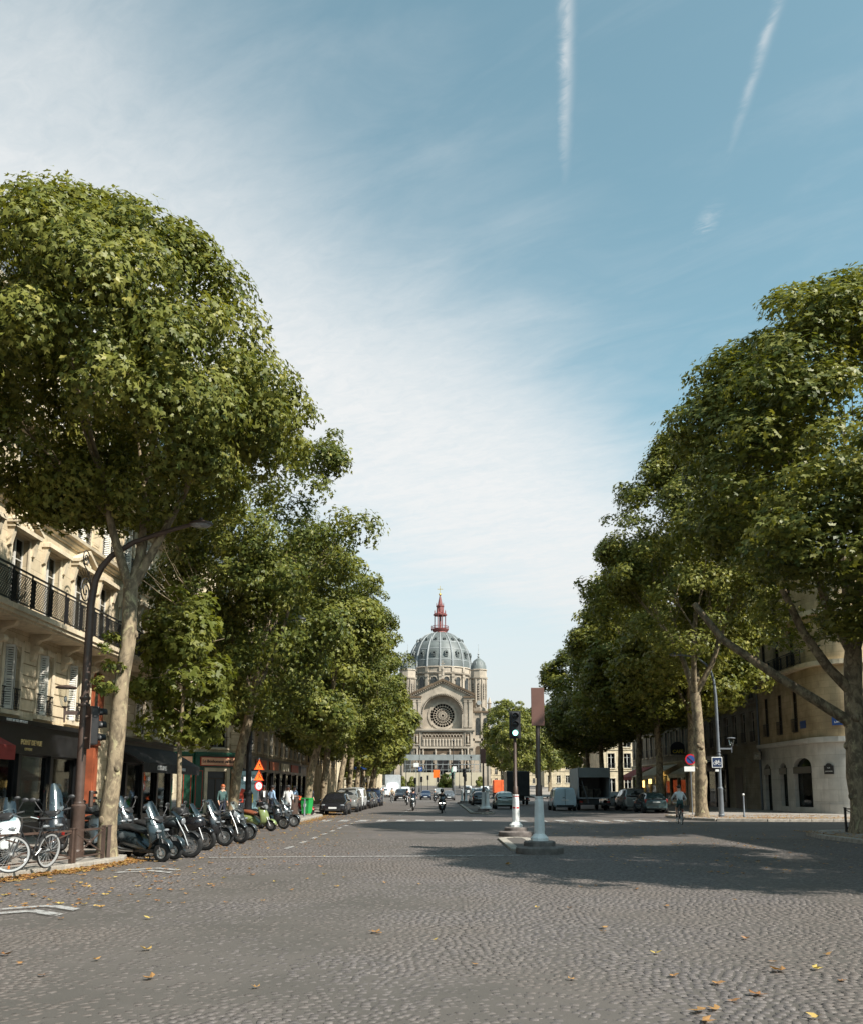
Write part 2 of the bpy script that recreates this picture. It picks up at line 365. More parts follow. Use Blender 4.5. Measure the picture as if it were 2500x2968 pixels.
def leaf_mat(name, c_a, c_b, c_c, trans=0.38):
    m = bpy.data.materials.new(name); m.use_nodes = True; t = NT(m.node_tree); t.n.clear()
    o = t.a('ShaderNodeOutputMaterial'); at = t.a('ShaderNodeAttribute', attribute_name='var'); oi = t.a('ShaderNodeObjectInfo')
    v = t.math('ADD', at.outputs['Fac'], t.math('MULTIPLY', t.math('SUBTRACT', oi.outputs['Random'], 0.5), 0.25), clamp=True)
    c = t.mix(t.ramp(v, 0.05, 0.62), c_a, c_b); c = t.mix(t.ramp(v, 0.72, 1.0), c, c_c)
    p = t.a('ShaderNodeBsdfPrincipled', i_Roughness=0.46); p.inputs['Specular IOR Level'].default_value = 0.26; t.link(c, p.inputs['Base Color'])
    tr = t.a('ShaderNodeBsdfTranslucent'); t.link(t.mix(1.0, c, (1.25, 1.2, 0.55), 'MULTIPLY'), tr.inputs[0])
    mx = t.a('ShaderNodeMixShader', i_0=trans); t.link(p.outputs[0], mx.inputs[1]); t.link(tr.outputs[0], mx.inputs[2]); t.link(mx.outputs[0], o.inputs[0])
    M[name] = m
leaf_mat('leaf', (0.068, 0.088, 0.018), (0.182, 0.186, 0.038), (0.33, 0.30, 0.075), 0.30)
leaf_mat('leaf_young', (0.13, 0.15, 0.03), (0.22, 0.225, 0.05), (0.33, 0.31, 0.08), 0.42)
leaf_mat('leaf_dry', (0.27, 0.13, 0.055), (0.42, 0.24, 0.09), (0.50, 0.37, 0.11), 0.2)

def bark_mat():
    m = bpy.data.materials.new('bark'); m.use_nodes = True; t = NT(m.node_tree); b = t.n['Principled BSDF']; tc = t.a('ShaderNodeTexCoord')
    mp = t.a('ShaderNodeMapping'); mp.inputs['Scale'].default_value = (1, 1, 0.55); t.link(tc.outputs['Object'], mp.inputs[0])
    n1 = t.a('ShaderNodeTexNoise', i_Scale=5.0, i_Detail=6.0, i_Roughness=0.65, i_Distortion=0.6); t.link(mp.outputs[0], n1.inputs['Vector'])
    n2 = t.a('ShaderNodeTexNoise', i_Scale=5.5, i_Detail=6.0, i_Roughness=0.7, i_Distortion=0.8); t.link(mp.outputs[0], n2.inputs['Vector'])
    vo = t.a('ShaderNodeTexVoronoi', i_Scale=7.0); t.link(mp.outputs[0], vo.inputs['Vector'])
    c = t.mix(t.ramp(n1.outputs[0], 0.40, 0.60), lin(148, 132, 108), lin(104, 92, 76))
    c = t.mix(t.math('MULTIPLY', t.ramp(n2.outputs[0], 0.54, 0.66), 0.75), c, lin(176, 166, 130))
    c = t.mix(t.math('MULTIPLY', t.ramp(vo.outputs['Distance'], 0.30, 0.05), 0.35), c, lin(84, 76, 60))
    t.link(c, b.inputs['Base Color']); b.inputs['Roughness'].default_value = 0.9; b.inputs['Specular IOR Level'].default_value = 0.2
    bp = t.a('ShaderNodeBump', i_Strength=0.6, i_Distance=0.03); t.link(t.math('ADD', n1.outputs[0], t.math('MULTIPLY', n2.outputs[0], 0.6)), bp.inputs['Height']); t.link(bp.outputs[0], b.inputs['Normal'])
    M['bark'] = m
bark_mat()

def road_mat():
    m = bpy.data.materials.new('road'); m.use_nodes = True; t = NT(m.node_tree); b = t.n['Principled BSDF']; tc = t.a('ShaderNodeTexCoord')
    P = tc.outputs['Object']; sp = t.a('ShaderNodeSeparateXYZ'); t.link(P, sp.inputs[0])
    vo = t.a('ShaderNodeTexVoronoi', i_Scale=9.0, feature='DISTANCE_TO_EDGE'); t.link(P, vo.inputs['Vector'])
    vc = t.a('ShaderNodeTexVoronoi', i_Scale=9.0); t.link(P, vc.inputs['Vector'])
    n1 = t.a('ShaderNodeTexNoise', i_Scale=0.35, i_Detail=6.0, i_Roughness=0.6); t.link(P, n1.inputs['Vector'])
    n2 = t.a('ShaderNodeTexNoise', i_Scale=60.0, i_Detail=4.0); t.link(P, n2.inputs['Vector'])
    hv = t.a('ShaderNodeSeparateColor'); t.link(vc.outputs['Color'], hv.inputs[0])
    c = t.mix(hv.outputs[0], lin(83, 78, 75), lin(108, 100, 96))
    c = t.mix(t.ramp(n1.outputs[0], 0.40, 0.60), c, lin(89, 83, 77))
    c = t.mix(t.math('MULTIPLY', t.ramp(vo.outputs['Distance'], 0.10, 0.0), 0.45), c, lin(62, 58, 55))
    c = t.mix(t.math('MULTIPLY', t.math('SUBTRACT', n2.outputs[0], 0.5), 0.5), c, lin(55, 51, 49))
    t.link(c, b.inputs['Base Color']); b.inputs['Roughness'].default_value = 0.72; b.inputs['Specular IOR Level'].default_value = 0.4
    bp = t.a('ShaderNodeBump', i_Strength=0.5, i_Distance=0.012); t.link(t.math('ADD', t.ramp(vo.outputs['Distance'], 0.0, 0.12), t.math('MULTIPLY', n2.outputs[0], 0.4)), bp.inputs['Height']); t.link(bp.outputs[0], b.inputs['Normal'])
    M['road'] = m
road_mat()
def tar_mat():
    m = bpy.data.materials.new('tar'); m.use_nodes = True; t = NT(m.node_tree); b = t.n['Principled BSDF']; tc = t.a('ShaderNodeTexCoord'); P = tc.outputs['Object']
    n1 = t.a('ShaderNodeTexNoise', i_Scale=0.5, i_Detail=7.0, i_Roughness=0.65); t.link(P, n1.inputs['Vector'])
    n2 = t.a('ShaderNodeTexNoise', i_Scale=90.0, i_Detail=4.0); t.link(P, n2.inputs['Vector'])
    c = t.mix(t.ramp(n1.outputs[0], 0.35, 0.65), lin(85, 80, 75), lin(70, 67, 62)); c = t.mix(t.math('MULTIPLY', n2.outputs[0], 0.45), c, lin(100, 93, 88))
    t.link(c, b.inputs['Base Color']); b.inputs['Roughness'].default_value = 0.8; b.inputs['Specular IOR Level'].default_value = 0.35
    bp = t.a('ShaderNodeBump', i_Strength=0.5, i_Distance=0.006); t.link(n2.outputs[0], bp.inputs['Height']); t.link(bp.outputs[0], b.inputs['Normal']); M['tar'] = m
tar_mat()
def cobble_mat():
    m = bpy.data.materials.new('cobble'); m.use_nodes = True; t = NT(m.node_tree); b = t.n['Principled BSDF']; tc = t.a('ShaderNodeTexCoord')
    at = t.a('ShaderNodeAttribute', attribute_name='var'); oi = t.a('ShaderNodeObjectInfo'); ge = t.a('ShaderNodeNewGeometry')
    v = t.math('FRACT', t.math('ADD', at.outputs['Fac'], t.math('MULTIPLY', oi.outputs['Random'], 0.97)))
    n = t.a('ShaderNodeTexNoise', i_Scale=70.0, i_Detail=4.0); t.link(ge.outputs['Position'], n.inputs['Vector'])
    n1 = t.a('ShaderNodeTexNoise', i_Scale=0.35, i_Detail=5.0); t.link(ge.outputs['Position'], n1.inputs['Vector'])
    c = t.mix(v, lin(87, 81, 79), lin(107, 100, 96)); c = t.mix(t.ramp(n1.outputs[0], 0.4, 0.62), c, lin(97, 89, 83)); c = t.mix(t.math('MULTIPLY', n.outputs[0], 0.35), c, lin(72, 67, 66))
    t.link(c, b.inputs['Base Color']); b.inputs['Roughness'].default_value = 0.6; b.inputs['Specular IOR Level'].default_value = 0.45
    bp = t.a('ShaderNodeBump', i_Strength=0.5, i_Distance=0.008); t.link(n.outputs[0], bp.inputs['Height']); t.link(bp.outputs[0], b.inputs['Normal']); M['cobble'] = m
cobble_mat()
def worn_paint():
    m = bpy.data.materials.new('worn_paint'); m.use_nodes = True; t = NT(m.node_tree); b = t.n['Principled BSDF']; o = t.n['Material Output']; ge = t.a('ShaderNodeNewGeometry')
    n = t.a('ShaderNodeTexNoise', i_Scale=7.0, i_Detail=8.0, i_Roughness=0.72); t.link(ge.outputs['Position'], n.inputs['Vector'])
    b.inputs['Base Color'].default_value = (0.5, 0.49, 0.47, 1); b.inputs['Roughness'].default_value = 0.8
    tr = t.a('ShaderNodeBsdfTransparent'); mx = t.a('ShaderNodeMixShader'); t.link(t.ramp(n.outputs[0], 0.42, 0.66, 0.62, 0.0), mx.inputs[0])
    t.link(tr.outputs[0], mx.inputs[1]); t.link(b.outputs[0], mx.inputs[2]); t.link(mx.outputs[0], o.inputs[0]); M['worn_paint'] = m
worn_paint()
# ------------------------------------------------------------------ ground, road, pavements
rng = np.random.default_rng(7); rnd = random.Random(11)
def sheet(xs, ys, zf):
    b = MB(); b.grid([[(x, y, zf(x, y)) for x in xs] for y in ys]); return b
tag(sheet((-1500, 1500), (-300, 300, 3500), lambda x, y: -0.35).build('ground', 'tar'), kind='structure')
road_ys = [-40, -10, 5, 15, 25, 31] + list(range(40, 125, 20)) + list(range(130, 431, 10))
rd = sheet((-45, -8, 3, 14, 45), road_ys, lambda x, y: rise(y)).build('road', 'tar'); rd.data.materials.append(M['road'])
for p in rd.data.polygons: p.material_index = 1 if p.center.y > 31 else 0
tag(rd, kind='structure')

def vnoise(x, y, s, seed=0):
    o = np.zeros_like(x); r = np.random.default_rng(seed)
    for k in range(7):
        a = r.uniform(0, 6.28); f = s * 1.6 ** (k * 0.55) * r.uniform(0.8, 1.2); o += np.sin(f * (x * np.cos(a) + y * np.sin(a)) + r.uniform(0, 6.28)) / (1 + 0.35 * k)
    return o / 3.2
def cobbles():
    sp, bw = 0.090, 1.44
    ys = np.arange(5.6, 31.0, sp); P = []
    for j, y in enumerate(ys):
        lim = 0.52 * y + 1.6; xs = np.arange(max(-lim, -11), min(lim, 13.0), sp) + rng.random() * sp
        P.append(np.stack([xs, np.full_like(xs, y)], 1))
    P = np.concatenate(P); x, y = P[:, 0], P[:, 1]
    u = (x / bw) % 1.0; y = y + 0.22 * np.sin(np.pi * u) + rng.normal(0, 0.012, len(x)); x = x + rng.normal(0, 0.014, len(x))
    n = vnoise(x, y, 0.55, 3) + 0.25 * vnoise(x, y, 2.3, 5)
    side = np.clip((x + 1.5) / 9.0, -0.2, 0.5)                       # the left lane is mostly tarred over
    keep = (n < 0.92 + side) & (rng.random(len(x)) > np.clip((y - 24) / 9, 0, 0.85))
    kerb = np.interp(y, [8.5, 12.5, 16.8, 19.6, 20.6, 22, 33], [-11.5, -9.6, -8.2, -7.5, -7.3, -8.55, -8.55])
    keep &= (x > kerb + 0.15) & (x < 12.9)
    x, y, n = x[keep], y[keep], n[keep]
    sx, sy = rng.uniform(0.034, 0.047, len(x)), rng.uniform(0.034, 0.045, len(x)); rot = rng.normal(0, 0.14, len(x)) + 0.40 * np.cos(np.pi * ((x / bw) % 1.0))
    top = 0.0052 + rng.normal(0, 0.0022, len(x)) - 0.006 * np.clip((n + 0.1) / 0.5, 0, 1)
    return x, y, sx, sy, rot, top
def cobble_mesh(x, y, sx, sy, rot, top, name):
    n = len(x); C = np.array([[-1, -1], [1, -1], [1, 1], [-1, 1]], float); V = np.zeros((n, 8, 3)); c, s = np.cos(rot), np.sin(rot)
    ti = rng.normal(0, 0.0022, (n, 4))
    for k in range(8):
        f = 1.0 if k < 4 else 0.80; jx = C[k % 4, 0] * sx * f * rng.uniform(0.9, 1.06, n); jy = C[k % 4, 1] * sy * f * rng.uniform(0.9, 1.06, n)
        V[:, k, 0] = x + jx * c - jy * s; V[:, k, 1] = y + jx * s + jy * c; V[:, k, 2] = -0.012 if k < 4 else top + ti[:, k - 4]
    Q = np.array([[4, 5, 6, 7], [0, 1, 5, 4], [1, 2, 6, 5], [2, 3, 7, 6], [3, 0, 4, 7]])
    Fc = (np.arange(n)[:, None, None] * 8 + Q[None]).reshape(-1, 4)
    return soup(name, V.reshape(-1, 3), Fc, 'cobble', 4, np.repeat(rng.random(n), 5))
cx_, cy_, csx, csy, crot, ctop = cobbles()
y0 = G(1250, 2968).y; vis = np.where((np.abs(cx_) < 0.47 * cy_) & (cy_ > y0 + 0.02))[0]; near = vis[np.argsort(cy_[vis])[:300]]
mask = np.ones(len(cx_), bool); mask[near] = False
tag(put('paving_stones', cobble_mesh(cx_[mask], cy_[mask], csx[mask], csy[mask], crot[mask], ctop[mask], 'paving_stones'), rd), kind='stuff')
one = np.zeros(1); stones = [cobble_mesh(one, one, one + rng.uniform(0.036, 0.045), one + rng.uniform(0.036, 0.044), one, one + 0.011, 'cobblestone') for k in range(8)]
for k, i in enumerate(near): put('cobblestone', stones[k % 8], rd, (cx_[i], cy_[i], ctop[i] - 0.011), crot[i])

def pavement(name, kerb, back, label_z=0.13, kh=0.137, top_mat='asphalt_walk'):
    """kerb: the road edge as a polyline; back: polyline behind it, so that both close a polygon"""
    top = MB(); poly = [(p[0], p[1]) for p in kerb] + [(p[0], p[1]) for p in back]
    top.add([(x, y, rise(y) + label_z) for x, y in poly], [tuple(range(len(poly)))])
    o = tag(top.build(name, top_mat), kind='structure')
    stone = {}
    for (xa, ya), (xb, yb) in zip(kerb, kerb[1:]):
        L = math.hypot(xb - xa, yb - ya); n = max(1, round(L / 1.15)); a = math.atan2(yb - ya, xb - xa)
        for k in range(n):
            t = (k + 0.5) / n; ln = round(L / n - 0.012, 2); x, y = xa + (xb - xa) * t, ya + (yb - ya) * t
            if y > 110: continue
            if ln not in stone: stone[ln] = MB().cb(-ln / 2, ln / 2, -0.13, 0.13, -0.2, kh, 0.018).mesh('kerbstone', 'granite')
            put('kerbstone', stone[ln], o, (x, y, rise(y) + rnd.uniform(-0.003, 0.003)), a)
    return o
KL = [(-15.5, 3), (-13.2, 5.5), (-11.5, 8.5), (-9.6, 12.5), (-8.2, 16.8), (-7.5, 19.6), (-7.3, 20.8), (-7.5, 21.6), (-8.1, 22.0), (-8.6, 22.6), (-8.6, 40.0), (-8.3, 41.0), (-7.4, 42.5), (-7.25, 44),
      (-7.25, 55.5), (-7.5, 57), (-8.2, 58.2), (-8.2, 119), (-9.5, 123), (-13.5, 126)]
pavement('sidewalk_left', KL, [(-30, 126), (-30, 3)])
KR = [(34, 47.5), (17, 47.5), (14.6, 48.2), (13.8, 49.6), (13.6, 51.5), (13.7, 55), (14.6, 57), (16.2, 58.4), (16.2, 108), (17, 112), (19, 115)]
pavement('sidewalk_right_far', KR, [(34, 115)])
KN = [(13.0, -20), (13.0, 31), (13.4, 33.2), (14.6, 34.6), (17, 35.2), (34, 35.2)]
pavement('sidewalk_right_near', KN, [(34, -20)])
pavement('sidewalk_square', [(-14, 135), (-12, 133), (-11, 136), (-11, 300)], [(-40, 300), (-40, 135)])
pavement('sidewalk_square_right', [(16, 300), (16, 150), (17, 147), (20, 146)], [(60, 146), (60, 300)])
# the narrow kerbed strip that joins the traffic islands, down the middle of the boulevard
pavement('median_strip', [(2.05, 25), (2.05, 30.6), (2.45, 31.0), (2.85, 30.6), (2.85, 25), (2.45, 24.4), (2.05, 25)], [], 0.05, 0.062, 'tar')
pavement('median_strip_far', [(2.2, 63), (2.2, 100), (2.9, 101), (3.6, 100), (3.6, 63), (2.9, 61.5), (2.2, 63)], [], 0.10, 0.107, 'tar')

# worn road paint
def paint(poly, name='road_marking', z=0.024):
    b = MB(); b.add([(x, y, rise(y) + z) for x, y in poly], [tuple(range(len(poly)))]); o = b.build(name, 'worn_paint', rd); return o
paint([(-5.6, 22.2), (2.0, 22.9), (2.0, 23.08), (-5.6, 22.36)])
for k in range(9):
    x = -6.3 + k * 1.0; paint([(x, 47.0), (x + 0.5, 47.0), (x + 0.5, 49.6), (x, 49.6)])
for k in range(8): x = 4.0 + k * 1.05; paint([(x, 46.5), (x + 0.5, 46.5), (x + 0.5, 49.4), (x, 49.4)])
for k in range(9): y = 25.5 + k * 2.6; paint([(-4.35, y), (-4.2, y), (-4.2, y + 1.1), (-4.35, y + 1.1)])
for k in range(5): y = 58 + 5 * k; paint([(-2.6, y), (-2.48, y), (-2.48, y + 2.2), (-2.6, y + 2.2)])
def chevron(cx, cy, s=1.0):
    for d in (0, 0.55): paint([(cx - 0.55 * s, cy + d), (cx, cy + 0.42 * s + d), (cx + 0.55 * s, cy + d), (cx + 0.55 * s, cy + 0.24 + d), (cx, cy + 0.66 * s + d), (cx - 0.55 * s, cy + 0.24 + d)])
g = G(60, 2655); chevron(g.x, g.y - 0.2); g = G(425, 2530); chevron(g.x, g.y - 0.3)

# ------------------------------------------------------------------ fallen leaves
LOBE = [[(0, 0), (0.17, 0.42), (0, 1.0), (-0.17, 0.42)], [(0, 0), (0.40, -0.02), (0.66, 0.55), (0.17, 0.42)], [(0, 0), (-0.17, 0.42), (-0.66, 0.55), (-0.40, -0.02)]]
def leaf_mesh(seed, curl):
    r = random.Random(seed); vs, fs = [], []
    for q in LOBE:
        b = len(vs)
        for (u, v) in q: vs.append((u + r.uniform(-0.03, 0.03), v - 0.4, 0.012 / 0.16 + curl * (u * u * 1.3 + (v - 0.4) ** 2 * 0.8) + r.uniform(0, 0.05)))
        fs.append((b, b + 1, b + 2, b + 3))
    me = bpy.data.meshes.new('fallen_leaf'); me.from_pydata(vs, [], fs); a = me.attributes.new('var', 'FLOAT', 'FACE'); v = r.uniform(0.15, 1.0)
    a.data.foreach_set('value', [v] * 3); me.materials.append(M['leaf_dry']); me.update(); return me
LM = [leaf_mesh(i, 0.18 + 0.10 * (i % 6)) for i in range(12)]
spots = [(2020, 2932, 1.7), (2066, 2925, 1.2), (2052, 2962, 1.3), (2250, 2815, 1.7), (2368, 2810, 1.2), (2398, 2770, 1.0), (2195, 2883, 1.6), (2126, 2903, 1.2), (2080, 2853, 1.2), (1953, 2830, 0.9), (1900, 2765, 1.2), (2160, 2722, 1.0), (2238, 2788, 0.9), (1657, 2838, 0.9),
         (1750, 2690, 1.2), (1745, 2701, 0.9), (2360, 2953, 1.3), (1472, 2508, 1.9), (1930, 2627, 1.2), (1682, 2571, 1.0), (1725, 2568, 0.9), (1845, 2578, 0.9), (1555, 2631, 0.8), (1650, 2633, 0.8), (2126, 2608, 0.9), (1085, 2702, 1.5), (1097, 2706, 0.9),
         (430, 2836, 1.3), (422, 2753, 1.3), (282, 2783, 0.9), (127, 2827, 1.1), (175, 2663, 1.0), (97, 2635, 1.0), (20, 2768, 1.2), (430, 2663, 1.2), (495, 2563, 1.1), (510, 2538, 1.3), (530, 2618, 0.9), (495, 2581, 1.0), (540, 2592, 1.0), (260, 2572, 1.1), (250, 2565, 1.0),
         (655, 2616, 0.9), (645, 2560, 0.9), (930, 2513, 1.2), (845, 2581, 1.0), (795, 2556, 0.8), (1115, 2560, 0.9), (1215, 2563, 0.9), (1100, 2492, 0.8), (890, 2548, 0.8), (2232, 2531, 0.9), (1260, 2725, 0.7), (740, 2862, 0.8), (2440, 2842, 0.8), (1375, 2795, 0.7), (60, 2794, 1.0)]
for k, (px_, py_, s) in enumerate(spots):
    g = G(px_, py_, 0.014); o = put('fallen_leaf', LM[k % 12], None, g + Vector((0, 0, -0.004)), rnd.uniform(0, 6.28), 0.078 * s)
    o.rotation_euler = (rnd.uniform(-0.12, 0.12), rnd.uniform(-0.12, 0.12), rnd.uniform(0, 6.28))
    tag(o, 'dry fallen plane leaf lying on the cobbled roadway', 'leaf', 'dry leaves scattered over the road')
def litter(name, pts, label, size=(0.05, 0.10), parent=None):
    n = len(pts); a = rng.uniform(0, 6.28, n); s = rng.uniform(*size, n); tl = rng.uniform(0.0, 0.7, n); V = np.zeros((n, 12, 3)); T = np.array([p for q in LOBE for p in q])
    for k in range(12):
        u, v = T[k, 0], T[k, 1] - 0.4; z = 0.35 * (u * u + v * v) + np.abs(v) * tl * 0.5
        V[:, k, 0] = pts[:, 0] + s * (u * np.cos(a) - v * np.sin(a)); V[:, k, 1] = pts[:, 1] + s * (u * np.sin(a) + v * np.cos(a)); V[:, k, 2] = pts[:, 2] + s * z + rng.uniform(0, 0.008, n)
    Fq = (np.arange(n)[:, None, None] * 12 + np.arange(12).reshape(3, 4)[None]).reshape(-1, 4)
    o = put(name, soup(name, V.reshape(-1, 3), Fq, 'leaf_dry', 4, np.repeat(rng.random(n), 3)), parent); return tag(o, label, 'leaves', kind='stuff')
pts = []
for (xa, ya), (xb, yb) in zip(KL[2:18], KL[3:18]):                      # the gutter along the left kerb
    L = math.hypot(xb - xa, yb - ya); nx, ny = (yb - ya) / L, -(xb - xa) / L; m = int(L * (150 if ya < 23 else 34))
    for k in range(m):
        t = rnd.random(); d = 0.14 + abs(rnd.gauss(0, 0.20 if ya < 23 else 0.45)); h = max(0.0, 0.05 - 0.15 * (d - 0.14)) * rnd.random()
        pts.append((xa + (xb - xa) * t + nx * d, ya + (yb - ya) * t + ny * d, 0.012 + h))
for k in range(900): y = 13 + 50 * rnd.random() ** 1.3; pts.append((rnd.gauss(-6.2, 1.5), y, 0.014))
pts = [p for p in pts if p[0] > np.interp(p[1], [8.5, 12.5, 16.8, 19.6, 20.8, 22, 40, 42.5, 56, 58, 120], [-11.5, -9.6, -8.2, -7.5, -7.3, -8.55, -8.55, -7.3, -7.3, -8.2, -8.2]) + 0.13]
litter('leaf_litter', np.array(pts), 'drift of orange dry leaves along the gutter of the left kerb')
pts = [(rnd.uniform(13.3, 23), rnd.uniform(47.9, 55) , 0.135) for k in range(900)] + [(rnd.uniform(4, 12.7), 18 + 32 * rnd.random(), 0.012) for k in range(420)] + [(13.1 + 3 * rnd.random() ** 2, rnd.uniform(24, 34), 0.135) for k in range(500)] + [(rnd.gauss(18.5, 2.2), rnd.gauss(48.6, 0.3), 0.14) for k in range(700)]
pts = [p for p in pts if not (p[2] > 0.1 and p[1] > 40 and p[1] < 49.2 - (p[0] - 13.4) * 0.4)] 
litter('leaf_litter', np.array(pts), 'thin scatter of yellow leaves under the trees of the right pavement')
# ------------------------------------------------------------------ plane trees
def crown_mesh(name, seed, prof, rx, ry, nclump, nleaf, size, mat_='leaf', cl=(0.75, 1.25), hollow=0.55, skew=(0, 0), ybias=0.0):
    """prof: (height, relative radius) pairs; leaves sit on the shells of many clumps spread through the crown"""
    r = np.random.default_rng(seed); hs = np.array([p[0] for p in prof]); rs = np.array([p[1] for p in prof])
    t = np.linspace(hs[0], hs[-1], 200); w = np.interp(t, hs, rs) + 0.12; cdf = np.cumsum(w) / w.sum()
    cz = np.interp(r.random(nclump), cdf, t); ca = r.uniform(0, 2 * np.pi, nclump)
    rad = np.interp(cz, hs, rs) * np.where(r.random(nclump) < 0.80, r.uniform(0.74, 1.0, nclump), r.uniform(0.1, 0.75, nclump))
    wob = 1 + 0.13 * np.sin(ca * 3 + seed) * np.sin(cz * 0.9 + seed * 2) + 0.08 * np.sin(ca * 7 + cz * 1.7)
    crad = r.uniform(cl[0], cl[1], nclump)
    inset = np.maximum(0.2, 1 - 0.75 * crad / max(rx, ry))
    fr = (cz - hs[0]) / (hs[-1] - hs[0])
    nl = max(9, nclump // 13); la, lz = r.uniform(0, 2 * np.pi, nl), np.interp(r.random(nl), cdf, t); lk = r.integers(0, nl, nclump); lob = r.random(nclump) < 0.72        # boughs: most clumps gather on a few of them
    ca = np.where(lob, la[lk] + r.normal(0, 0.26, nclump), ca); cz = np.clip(np.where(lob, lz[lk] + r.normal(0, 0.75, nclump), cz), hs[0], hs[-1])
    lr = r.uniform(0.86, 1.10, nl); rad = np.interp(cz, hs, rs) * np.where(lob, lr[lk] * r.uniform(0.66, 1.0, nclump), rad / (np.interp(cz, hs, rs) + 1e-3) * 0 + r.uniform(0.25, 0.92, nclump)); fr = (cz - hs[0]) / (hs[-1] - hs[0])
    C = np.stack([np.cos(ca) * rad * wob * rx * inset + skew[0] * fr, np.sin(ca) * rad * wob * ry * inset + skew[1] * fr, cz], 1)
    out = np.stack([np.cos(ca) * rad, np.sin(ca) * rad, (cz - (hs[0] + 0.45 * (hs[-1] - hs[0]))) / (hs[-1] - hs[0]) * 1.6], 1); out /= np.linalg.norm(out, axis=1, keepdims=True) + 1e-6
    vol = crad ** 2; k = r.choice(nclump, nleaf, p=vol / vol.sum())
    d = r.normal(size=(nleaf, 3)); d /= np.linalg.norm(d, axis=1, keepdims=True)
    d = d + out[k] * 0.55 + np.array([0, 0, 0.22]); d /= np.linalg.norm(d, axis=1, keepdims=True)
    rr = crad[k] * (0.42 + 0.62 * r.random(nleaf) ** 0.6) * (1 + 0.30 * np.clip(r.normal(0, 0.4, nleaf), 0, 0.6))
    p = C[k] + d * rr[:, None] * np.array([1.0, 1.0, 0.80])
    nrm = d * 0.9 + out[k] * 0.25 + np.array([0, 0, 0.35]) + r.normal(0, 0.42, (nleaf, 3)); nrm /= np.linalg.norm(nrm, axis=1, keepdims=True)
    tv = d * 0.7 + r.normal(0, 0.8, (nleaf, 3)) + np.array([0, 0, -0.45]); tv -= nrm * (tv * nrm).sum(1, keepdims=True); tv /= np.linalg.norm(tv, axis=1, keepdims=True) + 1e-6
    bv = np.cross(nrm, tv); s = size * r.uniform(0.65, 1.25, nleaf); T = np.array([q for l in LOBE for q in l]); V = np.zeros((nleaf, 12, 3)); cu = r.uniform(-0.5, 0.25, nleaf)
    for i in range(12):
        u, v = T[i, 0], T[i, 1] - 0.3; V[:, i] = p + s[:, None] * (bv * u + tv * v + nrm * ((u * u * 0.9 + v * v * 0.5) * cu)[:, None])
    cvar = r.uniform(-0.16, 0.16, nclump); var = np.clip(0.42 + cvar[k] + r.normal(0, 0.20, nleaf), 0, 1)
    Fq = (np.arange(nleaf)[:, None, None] * 12 + np.arange(12).reshape(3, 4)[None]).reshape(-1, 4)
    return soup(name, V.reshape(-1, 3), Fq, mat_, 4, np.repeat(var, 3)), C
def limb(b, r, p, d, L, rad, depth, spread=0.5, up=0.25):
    pts, rs = [p.copy()], [rad]; n = 5
    for i in range(n):
        d = (d + Vector((r.uniform(-1, 1), r.uniform(-1, 1), r.uniform(-0.6, 1.0) + up)) * 0.16).normalized(); p = p + d * (L / n); pts.append(p.copy()); rs.append(rad * (1 - 0.62 * (i + 1) / n))
    b.tube(pts, rs, 9 if depth > 1 else 6 if depth else 5, cap=True)
    if depth > 0:
        for k in range(3 if depth > 1 else 4):
            i = r.randint(2, n); a = r.uniform(0, 6.28); dd = (d + Vector((math.cos(a), math.sin(a), r.uniform(-0.1, 0.5))) * spread * r.uniform(0.8, 1.6)).normalized()
            limb(b, r, pts[i], dd, L * r.uniform(0.55, 0.8), rs[i] * 0.62, depth - 1, spread, up)
def trunk_mesh(seed, h, r0, path=None, limbs=4, L=4.6, knots=5, dirs=None, depth=2, extra=()):
    r = random.Random(seed); b = MB(); path = path or [(0, 0), (r.uniform(-.1, .1), r.uniform(-.1, .1)), (r.uniform(-.25, .25), r.uniform(-.2, .2))]
    hs = [-0.25, 0.0, 0.18, 0.5, 1.1, 2.0, 3.0, 4.0, 5.0, 6.2, 7.4]; hs = [z for z in hs if z < h - 0.3] + [h]; pts, rs = [], []
    for z in hs:
        t = max(0, z / h); q = t * (len(path) - 1); i = min(int(q), len(path) - 2); f = q - i
        x, y = path[i][0] * (1 - f) + path[i + 1][0] * f, path[i][1] * (1 - f) + path[i + 1][1] * f
        pts.append((x + (0.03 * math.sin(z * 2.1 + seed) if z > 0.4 else 0), y, z)); rs.append(r0 * (1.28 if z < 0.05 else 1.13 if z < 0.3 else 1.0 - 0.22 * t + 0.06 * math.sin(z * 3.3 + seed * 1.7)))
    b.tube(pts, rs, 16)
    for k in range(knots):
        i = r.randint(4, len(pts) - 2) if len(pts) > 6 else 2; a = r.uniform(0, 6.28); c = Vector(pts[i]) + Vector((math.cos(a), math.sin(a), 0)) * rs[i] * 0.86 + Vector((0, 0, r.uniform(-.3, .3)))
        b.ell(c, (rs[i] * 0.42, rs[i] * 0.42, rs[i] * 0.5), 8, 5)
    for e in extra: b.tube(e, [r0 * 0.55 * (1 - 0.6 * i / len(e)) for i in range(len(e))], 10)
    top = Vector(pts[-1]); a0 = r.uniform(0, 6.28)
    for k in range(limbs):
        a = a0 + 6.28 * k / limbs + r.uniform(-.3, .3); d = Vector((math.cos(a) * 0.5, math.sin(a) * 0.5, 1)) if dirs is None else Vector(dirs[k % len(dirs)])
        limb(b, r, top - Vector((0, 0, 0.25)), d.normalized(), L * r.uniform(0.85, 1.15), rs[-1] * 0.70, depth)
    return b.mesh('trunk', 'bark', 60)
